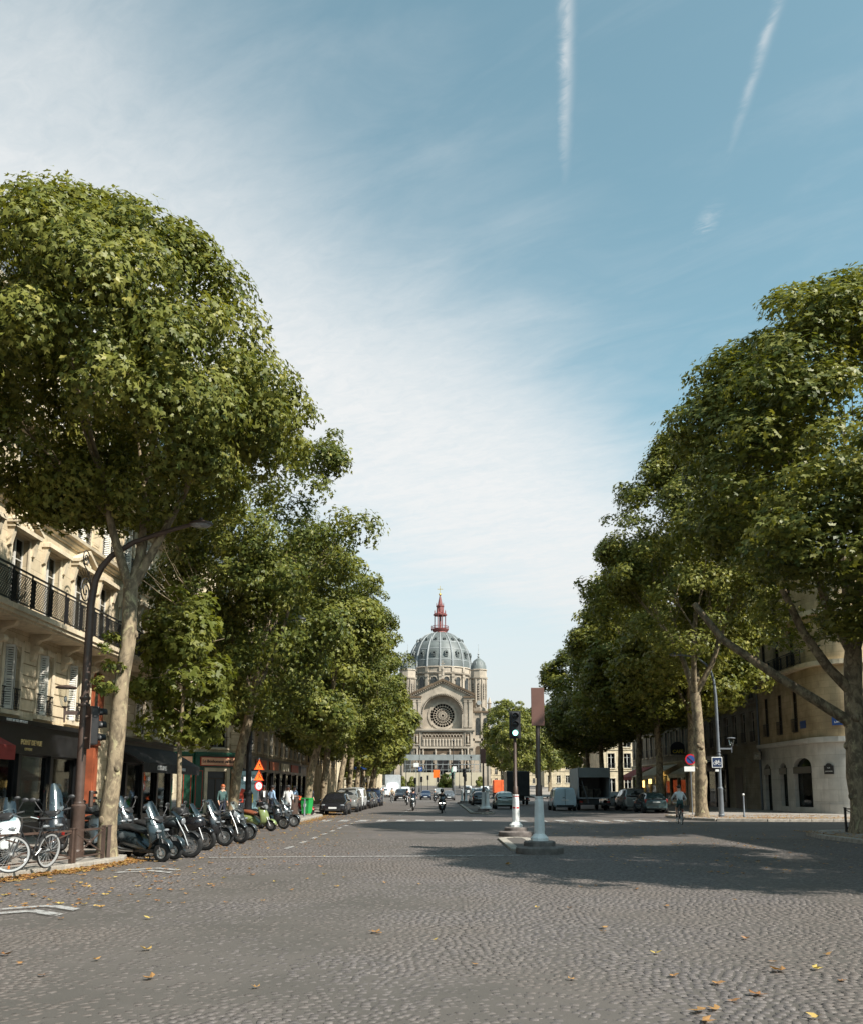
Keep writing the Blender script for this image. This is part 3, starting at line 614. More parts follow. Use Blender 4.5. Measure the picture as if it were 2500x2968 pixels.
def tree(label, loc, trunk, crown, rz=0.0, scale=(1, 1, 1), trz=None, name='plane_tree', group=None, cz=0.0, dx=0.0):
    o = thing(name, label, 'tree', loc, 0, group)
    t = put('trunk', trunk, o); t.rotation_euler = (0, 0, rz if trz is None else trz); t.scale = (min(scale[0], 1.1), min(scale[1], 1.1), scale[2])
    c = put('crown', crown, o, (-0.3 if cz == 0.15 else dx, 0, cz)); c.rotation_euler = (0, 0, rz); c.scale = scale; return o
P_L = [(8.3, 0.30), (8.7, 0.74), (9.2, 0.96), (10.8, 1.0), (12.4, 0.90), (13.8, 0.68), (14.8, 0.40), (15.4, 0.14)]
P_R = [(7.4, 0.35), (8.2, 0.80), (10.0, 0.97), (12.5, 1.0), (15.0, 0.93), (17.4, 0.76), (19.2, 0.50), (20.4, 0.20)]
P_M = [(4.6, 0.30), (5.6, 0.78), (7.5, 0.95), (10.0, 1.0), (12.8, 0.97), (14.8, 0.88), (16.2, 0.66), (17.2, 0.3)]
cm = lambda *a, **k: crown_mesh('crown', *a, **k)[0]
CR1 = cm(21, P_L, 4.75, 5.1, 330, 84000, 0.132, cl=(0.5, 1.0))
CR2 = cm(34, P_M, 4.6, 5.4, 310, 62000, 0.145, cl=(0.5, 1.0))
CRR = cm(47, P_R, 5.4, 5.6, 360, 66000, 0.165, cl=(0.55, 1.1))
CM1 = cm(58, P_M, 4.6, 5.0, 150, 26000, 0.245, cl=(0.75, 1.3))
CM2 = cm(63, P_R, 5.0, 5.0, 190, 30000, 0.255, cl=(0.8, 1.4))
CF = cm(71, P_M, 4.7, 5.0, 110, 11000, 0.36, cl=(0.8, 1.3))
TR1 = trunk_mesh(3, 6.5, 0.215, [(0, 0), (0.02, 0), (0.10, 0.02), (0.20, 0.05), (0.22, 0.1)], 4, 4.6, 9, [(-0.55, -0.1, 1), (0.12, 0.1, 1), (0.5, 0.15, 1), (-0.1, 0.6, 0.9)])
TR2 = trunk_mesh(5, 5.4, 0.24, [(0, 0), (0.12, 0), (0.45, 0), (0.8, 0.1)], 4, 4.6, 4)
TRM = trunk_mesh(9, 7.2, 0.26, [(0, 0), (0.05, 0), (0.2, 0)], 4, 5.0, 4)
TR3 = trunk_mesh(8, 5.0, 0.25, [(0, 0), (0.05, 0), (0.35, 0)], 4, 4.6, 4)
TRN = trunk_mesh(12, 6.6, 0.36, [(0, 0), (-0.02, 0), (0.0, 0), (0.10, 0)], 4, 5.8, 8, [(0.25, 0, 1), (-0.35, 0.1, 1), (0.1, 0.55, 1), (-0.1, -0.5, 1)], extra=[[(-0.1, 0, 3.9), (-1.2, 0, 4.7), (-2.4, 0.1, 5.6), (-4.1, 0.3, 7.0), (-5.0, 0.4, 8.4)], [(0.0, 0, 5.0), (-0.8, -0.1, 5.9), (-1.6, -0.2, 7.2), (-2.2, -0.2, 8.8)]])
TRR = trunk_mesh(12, 7.2, 0.33, [(0, 0), (-0.02, 0), (0.0, 0), (0.08, 0)], 4, 5.6, 6, [(0.25, 0, 1), (-0.45, 0.1, 1), (0.1, 0.55, 1), (-0.1, -0.5, 1)])
tree('plane tree with mottled trunk beside the brown lamp post and the railing', (-7.62, 21.0, 0.12), TR1, CR1, 0.0, (0.93, 1.0, 1.0), cz=0.15)
tree('plane tree with a bare slanting trunk in front of the green corner shop', (-8.35, 36.5, 0.12), TR2, CR2, 0.4, (0.90, 1.25, 1.0), 0.0, dx=0.75)
LT = [(56, 0.1), (66, 1.3), (74.5, 2.2), (83, 3.0), (91, 4.1), (99, 5.2), (107, 0.7), (115, 1.9)]
for i, (y, rz) in enumerate(LT):
    lab = ['plane tree whose trunk rises beside the green wheelie bin', 'plane tree behind the parked black hatchback', 'plane tree behind the parked silver off-roader', 'third plane tree beyond the black hatchback'][i] if i < 4 else ['fourth', 'fifth', 'sixth', 'last'][i - 4] + ' plane tree beyond the black hatchback along the left pavement'
    tree(lab, (-8.3 + rnd.uniform(-.15, .15), y, 0.12), (TR2, TR3)[i % 2], (CM1, CR2, CM1, CM1, CF, CF, CF, CF)[i], rz, (rnd.uniform(.98, 1.08), 1.12, rnd.uniform(0.97, 1.04)), rz * 0.3, group='plane trees along the left pavement')
RT = [(14.0, 2.0, 0.80), (32.4, 0.0, 1.0), (42.5, 4.4, 0.0), (51.8, 2.7, 0.98), (61.5, 1.1, 0.98), (69.7, 3.6, 0.97), (78, 0.4, 0.95), (86, 5.0, 0.94), (94.5, 1.7, 0.9), (103, 2.9, 0.86)]
for i, (y, rz, s) in enumerate(RT):
    if s == 0: continue
    lab = {0: 'plane tree standing nearest the camera on the right pavement', 1: 'large dark plane tree at the right edge beside the crossed railing', 3: 'dark plane tree beside the curved lamp post with the bicycle sign', 4: 'dark plane tree in front of the cafe awning'}.get(i, ['second', 'third', 'fourth', 'fifth', 'last'][max(0, i - 5)] + ' shaded plane tree beyond the cafe awning tree on the right')
    tree(lab, ((15.0 if i < 4 else 17.0) + rnd.uniform(-.15, .15), y, 0.12), TRN if i == 1 else TRR if i < 4 else TRM, (CRR, CRR, 0, CRR, CM2, CM2, CM2, CM2, CM2, CM2)[i], rz, ((1.28, 1.25, 1.0) if i == 1 else (1.08, 1.05, 1.0) if i == 3 else (rnd.uniform(1.26, 1.34), 1.1, s)), rz, group='plane trees along the right pavement', cz=1.7 if i == 3 else 0.0)
FT = [(14.5, 176), (18, 190), (14, 205), (20, 222), (24, 200), (16.5, 238), (-15, 150), (-17, 168), (-14.5, 185), (-18, 205), (-16, 225), (28, 230), (26, 160)]
for i, (x, y) in enumerate(FT):
    tree('distant plane tree on the square left of the church' if x < 0 else 'distant plane tree on the square right of the church', (x, y, rise(y) + 0.1), TR3, CF, i * 1.3, (1.1, 1.1, rnd.uniform(1.0, 1.22) if x > 0 else 0.8), group='plane trees on the square left of the church' if x < 0 else 'plane trees on the square right of the church')
# the young tree in front of the awnings: thin stem, loose pale crown
b = MB(); b.tube([(0, 0, -0.2), (0.03, 0, 1), (-0.02, 0.02, 3), (0.05, 0, 5), (0.0, 0, 7.2)], [0.085, 0.075, 0.065, 0.05, 0.02], 9); rr_ = random.Random(4)
for k in range(12):
    z = 3.6 + 0.28 * k; a = k * 2.4; b.tube([(0, 0, z), (0.5 * math.cos(a), 0.5 * math.sin(a), z + 0.22), (1.25 * math.cos(a), 1.25 * math.sin(a), z + 0.3 + rr_.uniform(-.2, .3))], [0.03, 0.02, 0.008], 5)
yt = b.mesh('trunk', 'bark', 60)
yc = cm(77, [(3.3, 0.55), (4.2, 1.0), (5.4, 0.85), (6.6, 0.6), (7.9, 0.25)], 1.75, 1.75, 40, 3600, 0.20, 'leaf_young', cl=(0.40, 0.75))
tree('slender young plane tree with pale leaves between the parked scooters', (-7.95, 27.6, 0.12), yt, yc, 0.3, (1.05, 1.05, 1.0), name='young_tree')
# a tuft of shoots on the first trunk
tuft = cm(81, [(3.9, 0.6), (4.4, 1.0), (5.0, 0.4)], 0.42, 0.42, 9, 260, 0.12, 'leaf', cl=(0.16, 0.28))
t1 = [o for o in bpy.data.objects if o.name == 'plane_tree'][0]; put('foliage', tuft, t1, (-0.12, -0.22, 0.0))
# ------------------------------------------------------------------ facades (local x along the front, y inwards, z up)
def wall_holes(b, x0, x1, z0, z1, holes, depth=0.24):
    xs = sorted({x0, x1, *[v for h in holes for v in h[:2]]}); zs = sorted({z0, z1, *[v for h in holes for v in h[2:]]})
    inh = lambda x, z: any(h[0] < x < h[1] and h[2] < z < h[3] for h in holes)
    for xa, xb in zip(xs, xs[1:]):
        for za, zb in zip(zs, zs[1:]):
            if not inh((xa + xb) / 2, (za + zb) / 2): b.add([(xa, 0, za), (xb, 0, za), (xb, 0, zb), (xa, 0, zb)], [(0, 1, 2, 3)])
    for a, c, e, f in holes:
        d = depth
        b.add([(a, 0, e), (c, 0, e), (c, d, e), (a, d, e), (a, 0, f), (c, 0, f), (c, d, f), (a, d, f)], [(0, 3, 2, 1), (4, 5, 6, 7), (0, 4, 7, 3), (1, 2, 6, 5)])
def arch_fill(b, x0, x1, z1, r, y0=0.0, y1=0.22, n=10):
    xm, hw = (x0 + x1) / 2, (x1 - x0) / 2
    arc = [(xm + hw * math.cos(math.pi * i / n), z1 - r + r * math.sin(math.pi * i / n)) for i in range(n + 1)]
    for i in range(n):
        (xa, za), (xb, zb) = arc[i], arc[i + 1]
        b.prism([(xa, za), (xb, zb), (xb, z1 + 0.001), (xa, z1 + 0.001)], y0, y1)
def mould(b, x0, x1, z, prof):                            # a run of moulding: profile of (out, up) points against the wall
    poly = [(0.05, prof[0][1] + z)] + [(-o, z + u) for o, u in prof] + [(0.05, prof[-1][1] + z)]; b.prism(poly, x0, x1, 'YZ')
CORN = [(0.0, 0), (0.06, 0.0), (0.08, 0.07), (0.16, 0.12), (0.18, 0.2), (0.30, 0.24), (0.32, 0.34), (0.0, 0.40)]
BAND = [(0.0, 0), (0.05, 0.0), (0.09, 0.06), (0.12, 0.10), (0.12, 0.17), (0.0, 0.20)]
cache = {}
def tmpl(key, fn):
    if key not in cache: cache[key] = fn()
    return cache[key]
def win_frame(w, h, dark):
    b = MB(); f = 0.055; y0, y1 = 0.16, 0.22
    b.box(-w / 2, -w / 2 + f, y0, y1, 0, h); b.box(w / 2 - f, w / 2, y0, y1, 0, h); b.box(-w / 2 + f, w / 2 - f, y0, y1, h - f, h); b.box(-w / 2 + f, w / 2 - f, y0, y1, 0, f * 1.6)
    b.box(-0.05, 0.05, y0 - 0.012, y1 - 0.012, f * 1.6, h - f)
    for z in ((h * 0.72,) if h > 1.9 else ()): b.box(-w / 2 + f, -0.05, y0 + 0.008, y1 - 0.008, z, z + 0.035); b.box(0.05, w / 2 - f, y0 + 0.008, y1 - 0.008, z, z + 0.035)
    return b.mesh('window', 'frame_dark' if dark else 'window_frame')
def win_pane(w, h):
    b = MB(); b.box(-w / 2 + 0.05, w / 2 - 0.05, 0.19, 0.196, 0.05, h - 0.05); return b.mesh('pane', 'pane')
def win_curtain(w, h, seed):
    r = random.Random(seed); b = MB()
    for s in (-1, 1):
        c0, c1 = (-w / 2 + 0.06, -w / 2 + 0.06 + w * r.uniform(0.18, 0.46)) if s < 0 else (w / 2 - 0.06 - w * r.uniform(0.18, 0.46), w / 2 - 0.06); n = 14
        b.grid([[(c0 + (c1 - c0) * i / n, 0.32 + 0.025 * math.sin(i * 2.2), z) for i in range(n + 1)] for z in (0.05, h - 0.06)])
    return b.mesh('curtain', 'curtain', 60)
def shutter_frame(w, h):
    b = MB(); f = 0.05; b.box(0, f, 0, 0.03, 0, h); b.box(w - f, w, 0, 0.03, 0, h)
    for z in (0, h * 0.48, h - f * 1.5): b.box(f, w - f, 0, 0.03, z, z + f * 1.5)
    return b.mesh('shutter', 'shutter')
def shutter_slats(w, h):
    b = MB(); n = int(h / 0.075)
    for i in range(1, n): z = h * i / n; b.add([(0.05, 0.002, z), (w - 0.05, 0.002, z), (w - 0.05, 0.028, z + 0.05), (0.05, 0.028, z + 0.05), (0.05, 0.004, z - 0.008), (w - 0.05, 0.004, z - 0.008), (w - 0.05, 0.03, z + 0.042), (0.05, 0.03, z + 0.042)], [(0, 1, 2, 3), (7, 6, 5, 4), (0, 4, 5, 1)])
    return b.mesh('slats', 'shutter', fix=False)
def rail(w, h, fine=True):                                # small window railing with bars and scrolls
    b = MB(); y = -0.05
    b.box(-w / 2 - 0.04, w / 2 + 0.04, y - 0.02, y + 0.02, h - 0.035, h); b.box(-w / 2 - 0.04, w / 2 + 0.04, y - 0.012, y + 0.012, 0.06, 0.085); b.box(-w / 2 - 0.04, w / 2 + 0.04, y - 0.012, y + 0.012, h - 0.2, h - 0.18)
    n = max(4, int(w / 0.105))
    for i in range(n + 1): x = -w / 2 + w * i / n; b.box(x - 0.008, x + 0.008, y - 0.008, y + 0.008, 0.085, h - 0.035)
    if fine:
        for i in range(n):
            x = -w / 2 + w * (i + 0.5) / n
            for z, r in ((0.2, 0.04), (h * 0.5, 0.05), (h - 0.3, 0.04)): b.tube([(x + r * math.cos(t), y, z + r * 1.5 * math.sin(t)) for t in [k * math.pi / 4 for k in range(9)]], 0.007, 4, cap=False)
    return b.mesh('railing', 'iron')
def lattice_rail(b, infill, x0, x1, y, z0, h, posts=1.25, step=0.125):
    b.box(x0, x1, y - 0.03, y + 0.03, z0 + h - 0.045, z0 + h); b.box(x0, x1, y - 0.018, y + 0.018, z0 + 0.07, z0 + 0.10); b.box(x0, x1, y - 0.015, y + 0.015, z0 + h - 0.15, z0 + h - 0.128)
    n = max(1, round((x1 - x0) / posts)); za, zb = z0 + 0.10, z0 + h - 0.15
    for i in range(n + 1):
        x = x0 + (x1 - x0) * i / n; b.box(x - 0.02, x + 0.02, y - 0.02, y + 0.02, z0, z0 + h - 0.045)
        if i < n:
            b.box(x + 0.02, x + 0.24, y - 0.01, y + 0.01, z0 + 0.10, z0 + 0.14)
            for q in range(4): b.box(x + 0.07 + q * 0.05, x + 0.088 + q * 0.05, y - 0.01, y + 0.01, za, zb)
    hh = zb - za; k = x0 - hh
    while k < x1:
        for s in (0, 1):
            a0, a1 = (k, k + hh) if s == 0 else (k + hh, k); lo, hi = max(x0, min(a0, a1)), min(x1, max(a0, a1))
            if hi - lo > 0.03:
                f = lambda x: za + (x - a0) / (a1 - a0) * hh
                infill.strip((lo, y, f(lo)), (hi, y, f(hi)), 0.012, 0.017)
        k += step
def surround(b, x, z0, z1, w, key=True, ears=0.0):
    t = 0.17; b.box(x - w / 2 - t, x - w / 2, -0.05, 0.02, z0, z1 + t); b.box(x + w / 2, x + w / 2 + t, -0.05, 0.02, z0, z1 + t); b.box(x - w / 2, x + w / 2, -0.05, 0.02, z1, z1 + t)
    if key: b.box(x - 0.11, x + 0.11, -0.10, -0.045, z1 - 0.02, z1 + t + 0.04, 0.0)
def pediment(b, x, z, w, tri):
    hw = w / 2 + 0.36
    for s in (-1, 1): b.prism([(0.02, z - 0.62), (-0.10, z - 0.55), (-0.20, z - 0.12), (-0.24, z), (0.02, z)], x + s * (w / 2 + 0.22) - 0.09, x + s * (w / 2 + 0.22) + 0.09, 'YZ')
    b.box(x - hw, x + hw, -0.30, 0.02, z, z + 0.13)
    if tri:
        for s in (-1, 1): b.prism([(x, z + 0.62), (x, z + 0.76), (x + s * (hw + 0.05), z + 0.24), (x + s * (hw + 0.05), z + 0.13)][::s], -0.33, 0.02)
        b.prism([(x - hw + 0.1, z + 0.13), (x + hw - 0.1, z + 0.13), (x, z + 0.64)], -0.16, 0.02)
        for q in range(7): b.ell((x + (q - 3) * 0.13, -0.17, z + 0.22 + 0.05 * (3 - abs(q - 3))), (0.07, 0.05, 0.08), 6, 4)
    else: b.box(x - hw + 0.05, x + hw - 0.05, -0.22, 0.02, z + 0.13, z + 0.2)
def windows(root, Mx, rows, detail=2, dark=False, seed=1):
    """rows: dicts with xs, w, z0, z1 and what hangs on the opening"""
    r = random.Random(seed)
    for q in rows:
        w, h = q['w'], q['z1'] - q['z0']
        for i, x in enumerate(q['xs']):
            o = put('window', tmpl(('f', w, round(h, 2), q.get('dark', dark)), lambda: win_frame(w, h, q.get('dark', dark))), root, M_=Mx @ Matrix.Translation((x, 0, q['z0'])))
            put('pane', tmpl(('p', w, round(h, 2)), lambda: win_pane(w, h)), o)
            if detail > 0 and not q.get('dark') and r.random() < 0.8: sd = r.randint(0, 4); put('curtain', tmpl(('c', w, round(h, 2), sd), lambda: win_curtain(w, h, sd)), o)
            if q.get('shut'):
                sw = w * 0.40
                for s in (-1, 1):
                    if r.random() < 0.15 and detail > 1: continue
                    st = put('shutter', tmpl(('s', w, round(h, 2)), lambda: shutter_frame(sw, h - 0.06)), o)
                    ang = r.uniform(0.75, 1.15) if s < 0 else r.uniform(0.10, 0.45); st.location = (s * (w / 2 - 0.02), 0.12, 0.02); st.rotation_euler = (0, 0, -ang if s < 0 else math.pi + ang)
                    put('slats', tmpl(('sl', w, round(h, 2)), lambda: shutter_slats(sw, h - 0.06)), st)['kind'] = 'stuff'
            if q.get('rail'): put('railing', tmpl(('r', w, q['rail'], detail > 1), lambda: rail(w + 0.1, q['rail'], detail > 1)), o)
def letters(txt, size, mat_, parent, Mx, name='lettering', depth=0.012, bold=False, space=1.0):
    cu = bpy.data.curves.new(name, 'FONT'); cu.body = txt; cu.size = size; cu.extrude = depth; cu.align_x = 'CENTER'; cu.align_y = 'CENTER'; cu.space_character = space; cu.offset = size * 0.02 if bold else 0.0
    cu.resolution_u = 3; ob = bpy.data.objects.new(name, cu); COL.objects.link(ob); dg = bpy.context.evaluated_depsgraph_get(); me = bpy.data.meshes.new_from_object(ob.evaluated_get(dg)); bpy.data.objects.remove(ob)
    me.materials.clear(); me.materials.append(M[mat_]); me.name = name
    return put(name, me, parent, M_=Mx @ Matrix.Rotation(math.pi / 2, 4, 'X'))    # upright, read from outside
def roof_mansard(root, Mx, L, z, depth=9.0, h1=3.4, h2=1.2, dorm=(), mat_='zinc'):
    b = MB(Mx); b.prism([(0.25, z), (1.3, z + h1), (depth * 0.5, z + h1 + h2), (depth - 1.3, z + h1), (depth, z)], 0.02, L - 0.02, 'YZ'); b.build('roof', mat_, root)
    for x in dorm:
        d = MB(); n = 10; w, hz = 1.5, 1.7
        poly = [(-w / 2, 0), (w / 2, 0)] + [(w / 2 * math.cos(math.pi * i / n), hz + w / 2 * math.sin(math.pi * i / n)) for i in range(n + 1)]
        d.prism(poly, 0.15, 2.0); ring = MB(); ring.tube([(w / 2 * 1.05 * math.cos(math.pi * i / n), 0.12, hz + w / 2 * 1.05 * math.sin(math.pi * i / n)) for i in range(n + 1)], 0.09, 6)
        ring.tube([(w / 2 * 0.78 * math.cos(math.pi * i / n), 0.10, hz + w / 2 * 0.78 * math.sin(math.pi * i / n)) for i in range(n + 1)], 0.05, 6)
        o = put('dormer', tmpl('dormer', lambda: d.mesh('dormer', 'zinc', 40)), root, M_=Mx @ Matrix.Translation((x, 0.2, z + 0.2)))
        put('dormer_moulding', tmpl('dormring', lambda: ring.mesh('dormer_moulding', 'zinc', 40)), o)
        g = MB(); g.box(-0.45, 0.45, 0.13, 0.146, 0.1, 1.75); put('pane', tmpl('dormpane', lambda: g.mesh('pane', 'glass_dark')), o)
def chimneys(root, Mx, spots, z):
    for k, (x, y) in enumerate(spots):
        b = MB(Mx); b.box(x - 0.45, x + 0.45, y - 1.1, y + 1.1, z, z + 2.2); b.box(x - 0.5, x + 0.5, y - 1.15, y + 1.15, z + 2.2, z + 2.35); o = b.build('chimney', 'stone_grey', root)
        for q in range(5): p = MB(Mx); p.lathe([(0.13, 0), (0.11, 0.55), (0.14, 0.6)], 8, (x, y - 0.8 + q * 0.4, z + 2.35)); p.build('chimney_pot', 'shop_orange', o)

# ------------------------------------------------------------------ the stone house on the left, near
A0, A1, XL = 12.0, 45.6, -13.5
A = thing('apartment_building', 'sunlit cream stone house with black iron balcony, pediments and black shopfront', 'building', (XL, A0, 0.13), math.pi / 2)
I = Matrix.Identity(4); LA = A1 - A0; BX = [1.3 + 2.45 * k for k in range(13)]
rowsA = [dict(xs=BX[:9] + BX[10:], w=1.05, z0=3.98, z1=6.05, shut=1, rail=0.72), dict(xs=BX, w=1.15, z0=7.0, z1=9.6), dict(xs=BX, w=1.1, z0=10.66, z1=12.75, shut=1, rail=0.85), dict(xs=BX, w=1.1, z0=13.62, z1=16.0, shut=1)]
holes = [(x - q['w'] / 2, x + q['w'] / 2, q['z0'], q['z1']) for q in rowsA for x in q['xs']] + [(BX[9] - 0.75, BX[9] + 0.75, 3.98, 6.2)]
b = MB(); wall_holes(b, 0, LA, 3.75, 16.7, holes)
for x in rowsA[0]['xs']: arch_fill(b, x - 0.525, x + 0.525, 6.05, 0.28)
arch_fill(b, BX[9] - 0.75, BX[9] + 0.75, 6.2, 0.7)
b.add([(LA, 0, 0), (LA, 14, 0), (LA, 14, 16.7), (LA, 0, 16.7)], [(0, 1, 2, 3)]); b.add([(0, 0, 0), (0, 14, 0), (0, 14, 16.7), (0, 0, 16.7)], [(3, 2, 1, 0)])
b.build('wall', 'stone', A)
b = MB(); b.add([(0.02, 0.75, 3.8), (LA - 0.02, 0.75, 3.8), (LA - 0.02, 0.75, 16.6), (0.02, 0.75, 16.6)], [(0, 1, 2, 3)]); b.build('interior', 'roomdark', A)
windows(A, I, rowsA, 2, seed=5)
# trim: sills, surrounds, pediments, string courses, balconies
b = MB()
for x in rowsA[0]['xs']: b.box(x - 0.72, x + 0.72, -0.14, 0.02, 3.84, 3.975); surround(b, x, 3.98, 6.05, 1.05, True)
for i, x in enumerate(BX):
    surround(b, x, 7.0, 9.6, 1.15, False); pediment(b, x, 9.66, 1.15, i % 2 == 0); b.box(x - 0.3, x + 0.3, -0.06, 0.02, 9.62 - 0.0, 9.66)
    surround(b, x, 10.66, 12.75, 1.1, False); surround(b, x, 13.62, 16.0, 1.1, True)
    b.box(x - 0.68, x + 0.68, -0.16, 0.02, 10.58, 10.655)
b.build('window_surround', 'stone_trim', A)
for x in [v + 1.225 for v in BX[:-1]]:                     # blind panels between the upper windows
    q = MB(); q.box(x - 0.36, x + 0.36, -0.03, 0.02, 10.85, 12.5); q.box(x - 0.26, x + 0.26, -0.045, -0.03, 10.95, 12.4); q.build('wall_panel', 'stone', A)
b = MB(); mould(b, 0, LA, 10.28, CORN); mould(b, 0, LA, 3.55, BAND); mould(b, 0, LA, 12.95, [(0, 0), (0.10, 0), (0.14, 0.16), (0.5, 0.30), (0.78, 0.36), (0.80, 0.56), (0, 0.6)]); mould(b, 0, LA, 16.3, [(0, 0), (0.1, 0), (0.2, 0.15), (0.5, 0.22), (0.55, 0.4), (0, 0.45)])
b.build('cornice', 'stone_trim', A)
mo = MB().box(-0.09, 0.09, -0.62, 0.0, -0.20, 0.0).mesh('modillion', 'stone_trim')
n_ = int(LA / 0.42)
for k in range(n_): put('modillion', mo, A, (0.2 + k * 0.42, -0.05, 13.26))
q = [(0.02, -0.95), (-0.16, -0.82), (-0.22, -0.55), (-0.16, -0.36), (-0.30, -0.22), (-0.62, -0.12), (-0.70, 0.0), (0.02, 0.0)]
br = MB(); br.prism(q, -0.12, 0.12, 'YZ'); br.lathe([(0.0, -0.14), (0.12, -0.14), (0.12, 0.14), (0, 0.14)], 10, (0, -0.24, -0.5), 'X'); br = br.mesh('bracket', 'stone_trim')
for k in range(14): put('bracket', br, A, (0.12 + 2.45 * k, 0, 6.58))
b = MB(); b.box(0.0, LA, -0.92, 0.02, 6.585, 6.66); b.box(0.0, LA, -1.0, 0.02, 6.66, 6.78); b.box(0, LA, -1.06, 0.02, 6.78, 6.94); b.build('balcony_slab', 'stone_trim', A)
b, fi = MB(), MB(); lattice_rail(b, fi, 0.02, LA - 0.02, -0.98, 6.942, 1.10); o = b.build('balcony_railing', 'iron', A); fi.build('railing_lattice', 'iron', o, stuff=True, fix=False)
b, fi = MB(), MB(); lattice_rail(b, fi, 0.02, LA - 0.02, -0.72, 13.56, 0.95, step=0.2); o = b.build('balcony_railing', 'iron', A); fi.build('railing_lattice', 'iron', o, stuff=True, fix=False)
# spiral iron sun on the balcony
b = MB(); c0 = Vector((BX[7] + 0.75, -0.9, 8.5))
def spiral(c, r0, turns, s=1, a0=0.0, k=40): return [(c[0] + s * r0 * (1 - i / k * 0.9) * math.cos(a0 + turns * 6.283 * i / k), c[1], c[2] + r0 * (1 - i / k * 0.9) * math.sin(a0 + turns * 6.283 * i / k)) for i in range(k + 1)]
b.tube(spiral(c0, 0.55, 2.3, 1, -0.9), 0.025, 6); b.tube(spiral(c0 + Vector((-0.1, 0, 1.15)), 0.32, 1.8, 1, 0.6), 0.022, 6); b.tube([c0 + Vector((0.45, 0, 0.35)), c0 + Vector((0.15, 0, 0.7)), c0 + Vector((-0.35, 0, 0.95))], 0.022, 6)
for i in range(12): a = -0.9 + i * 0.28; b.tube([c0 + Vector((0.56 * math.cos(a), 0, 0.56 * math.sin(a))), c0 + Vector((0.82 * math.cos(a + 0.2), 0, 0.82 * math.sin(a + 0.2)))], 0.012, 5)
tag(b.build('iron_spiral', 'iron', None), 'black wrought iron double spiral with rays on the long balcony', 'ornament').matrix_world = A.matrix_world if False else Matrix.Translation((XL, A0, 0.13)) @ Matrix.Rotation(math.pi / 2, 4, 'Z')
# rusticated piers on the first floor: raised blocks
bl = {}
for k in range(13):
    for (xa, xb) in ([(BX[k] + 0.72, BX[k] + 2.45 - 0.72)] if k < 12 else []):
        if k in (8, 9): continue
        for j in range(6):
            z = 4.05 + j * 0.38; put('stone_block', tmpl('blkA', lambda: MB().cb(-0.5, 0.5, -0.035, 0.03, 0.0, 0.35, 0.015).mesh('stone_block', 'stone')), A, ((xa + xb) / 2, 0, z))
roof_mansard(A, I, LA, 16.75, 12, 3.2, 1.2, [x for x in BX[::2]]); chimneys(A, I, [(0.6, 5), (16, 5), (33, 5)], 20.2)
# ground floor: the opticians' black shopfront, the orange porch and the tailor's
def shopfront(root, Mx, x0, x1, mat_, bays, fascia=(2.75, 3.72), inner='shop_interior', sill=0.45):
    b = MB(Mx); b.box(x0, x1, -0.16, 0.3, fascia[0], fascia[1] - 0.14); b.box(x0 - 0.05, x1 + 0.05, -0.30, 0.3, fascia[1] - 0.14, fascia[1]); b.box(x0, x1, -0.22, 0.2, fascia[0] - 0.1, fascia[0]); o = b.build('fascia', mat_, root)
    n = bays; w = (x1 - x0) / n
    for k in range(n + 1):
        x = x0 + w * k; p = MB(Mx); p.box(x - 0.11, x + 0.11, -0.10, 0.28, 0, fascia[0] - 0.1); p.box(x - 0.15, x + 0.15, -0.14, 0.28, 0, 0.4); p.build('pilaster', mat_, root)
    for k in range(n):
        xa, xb = x0 + w * k + 0.11, x0 + w * (k + 1) - 0.11
        p = MB(Mx); p.box(xa, xb, 0.0, 0.12, 0, sill); f = 0.05; p.box(xa, xa + f, 0.02, 0.10, sill, fascia[0] - 0.1); p.box(xb - f, xb, 0.02, 0.10, sill, fascia[0] - 0.1); p.box(xa + f, xb - f, 0.02, 0.10, fascia[0] - 0.16, fascia[0] - 0.1); wo = p.build('shop_window', mat_, root)
        g = MB(Mx); g.box(xa + f, xb - f, 0.055, 0.063, sill, fascia[0] - 0.16); g.build('pane', 'pane', wo)
        d = MB(Mx); rr = random.Random(k * 7 + int(x0 * 3)); 
        for j in range(4): xx = rr.uniform(xa + 0.2, xb - 0.2); d.cb(xx - 0.16, xx + 0.16, 0.5, 0.8, sill, sill + rr.uniform(0.25, 1.2), 0.02)
        d.build('window_display', inner, wo)
    bk = MB(Mx); bk.box(x0, x1, 2.6, 2.7, 0, fascia[1]); bk.box(x0, x1, 0.3, 2.6, -0.06, 0.02); bk.build('shop_interior', 'roomdark', root); return o
shopfront(A, I, 0.2, 21.6, 'shop_black', 9)
T = Matrix.Translation
letters('POINT DE VUE', 0.23, 'text_gold', A, T((29.4 - A0, -0.175, 3.02)), bold=True); letters('OPTIQUE', 0.13, 'text_gold', A, T((29.2 - A0, -0.175, 2.80)))
letters('POINT DE VUE  OPTICIEN', 0.12, 'text_white', A, T((28.0 - A0, -0.315, 3.64)))
b = MB(); b.prism([(-0.16, 3.45), (-1.5, 2.75), (-1.5, 2.35), (-1.47, 2.35), (-1.47, 2.72), (-0.16, 3.38)], 8.0, 13.5, 'YZ'); tag(b.build('red_awning', 'awning_red'), 'faded red awning over the black opticians shopfront', 'awning').matrix_world = T((XL, A0, 0.13)) @ Matrix.Rotation(math.pi / 2, 4, 'Z')
x = 34.75 - A0
for s in (1.0,):
    p = MB(); c = x - 0.6 + s * 1.15 if s < 0 else x + 0.05; p.box(c - 0.24, c + 0.24, -0.22, 0.2, 0, 3.2); p.box(c - 0.17, c + 0.17, -0.26, -0.22, 0.5, 2.7); p.box(c - 0.30, c + 0.30, -0.30, 0.2, 3.2, 3.3); p.box(c - 0.27, c + 0.27, -0.27, 0.2, 3.3, 3.42); p.box(c - 0.3, c + 0.3, -0.28, 0.2, 0, 0.35); p.build('porch_pilaster', 'shop_orange', A)
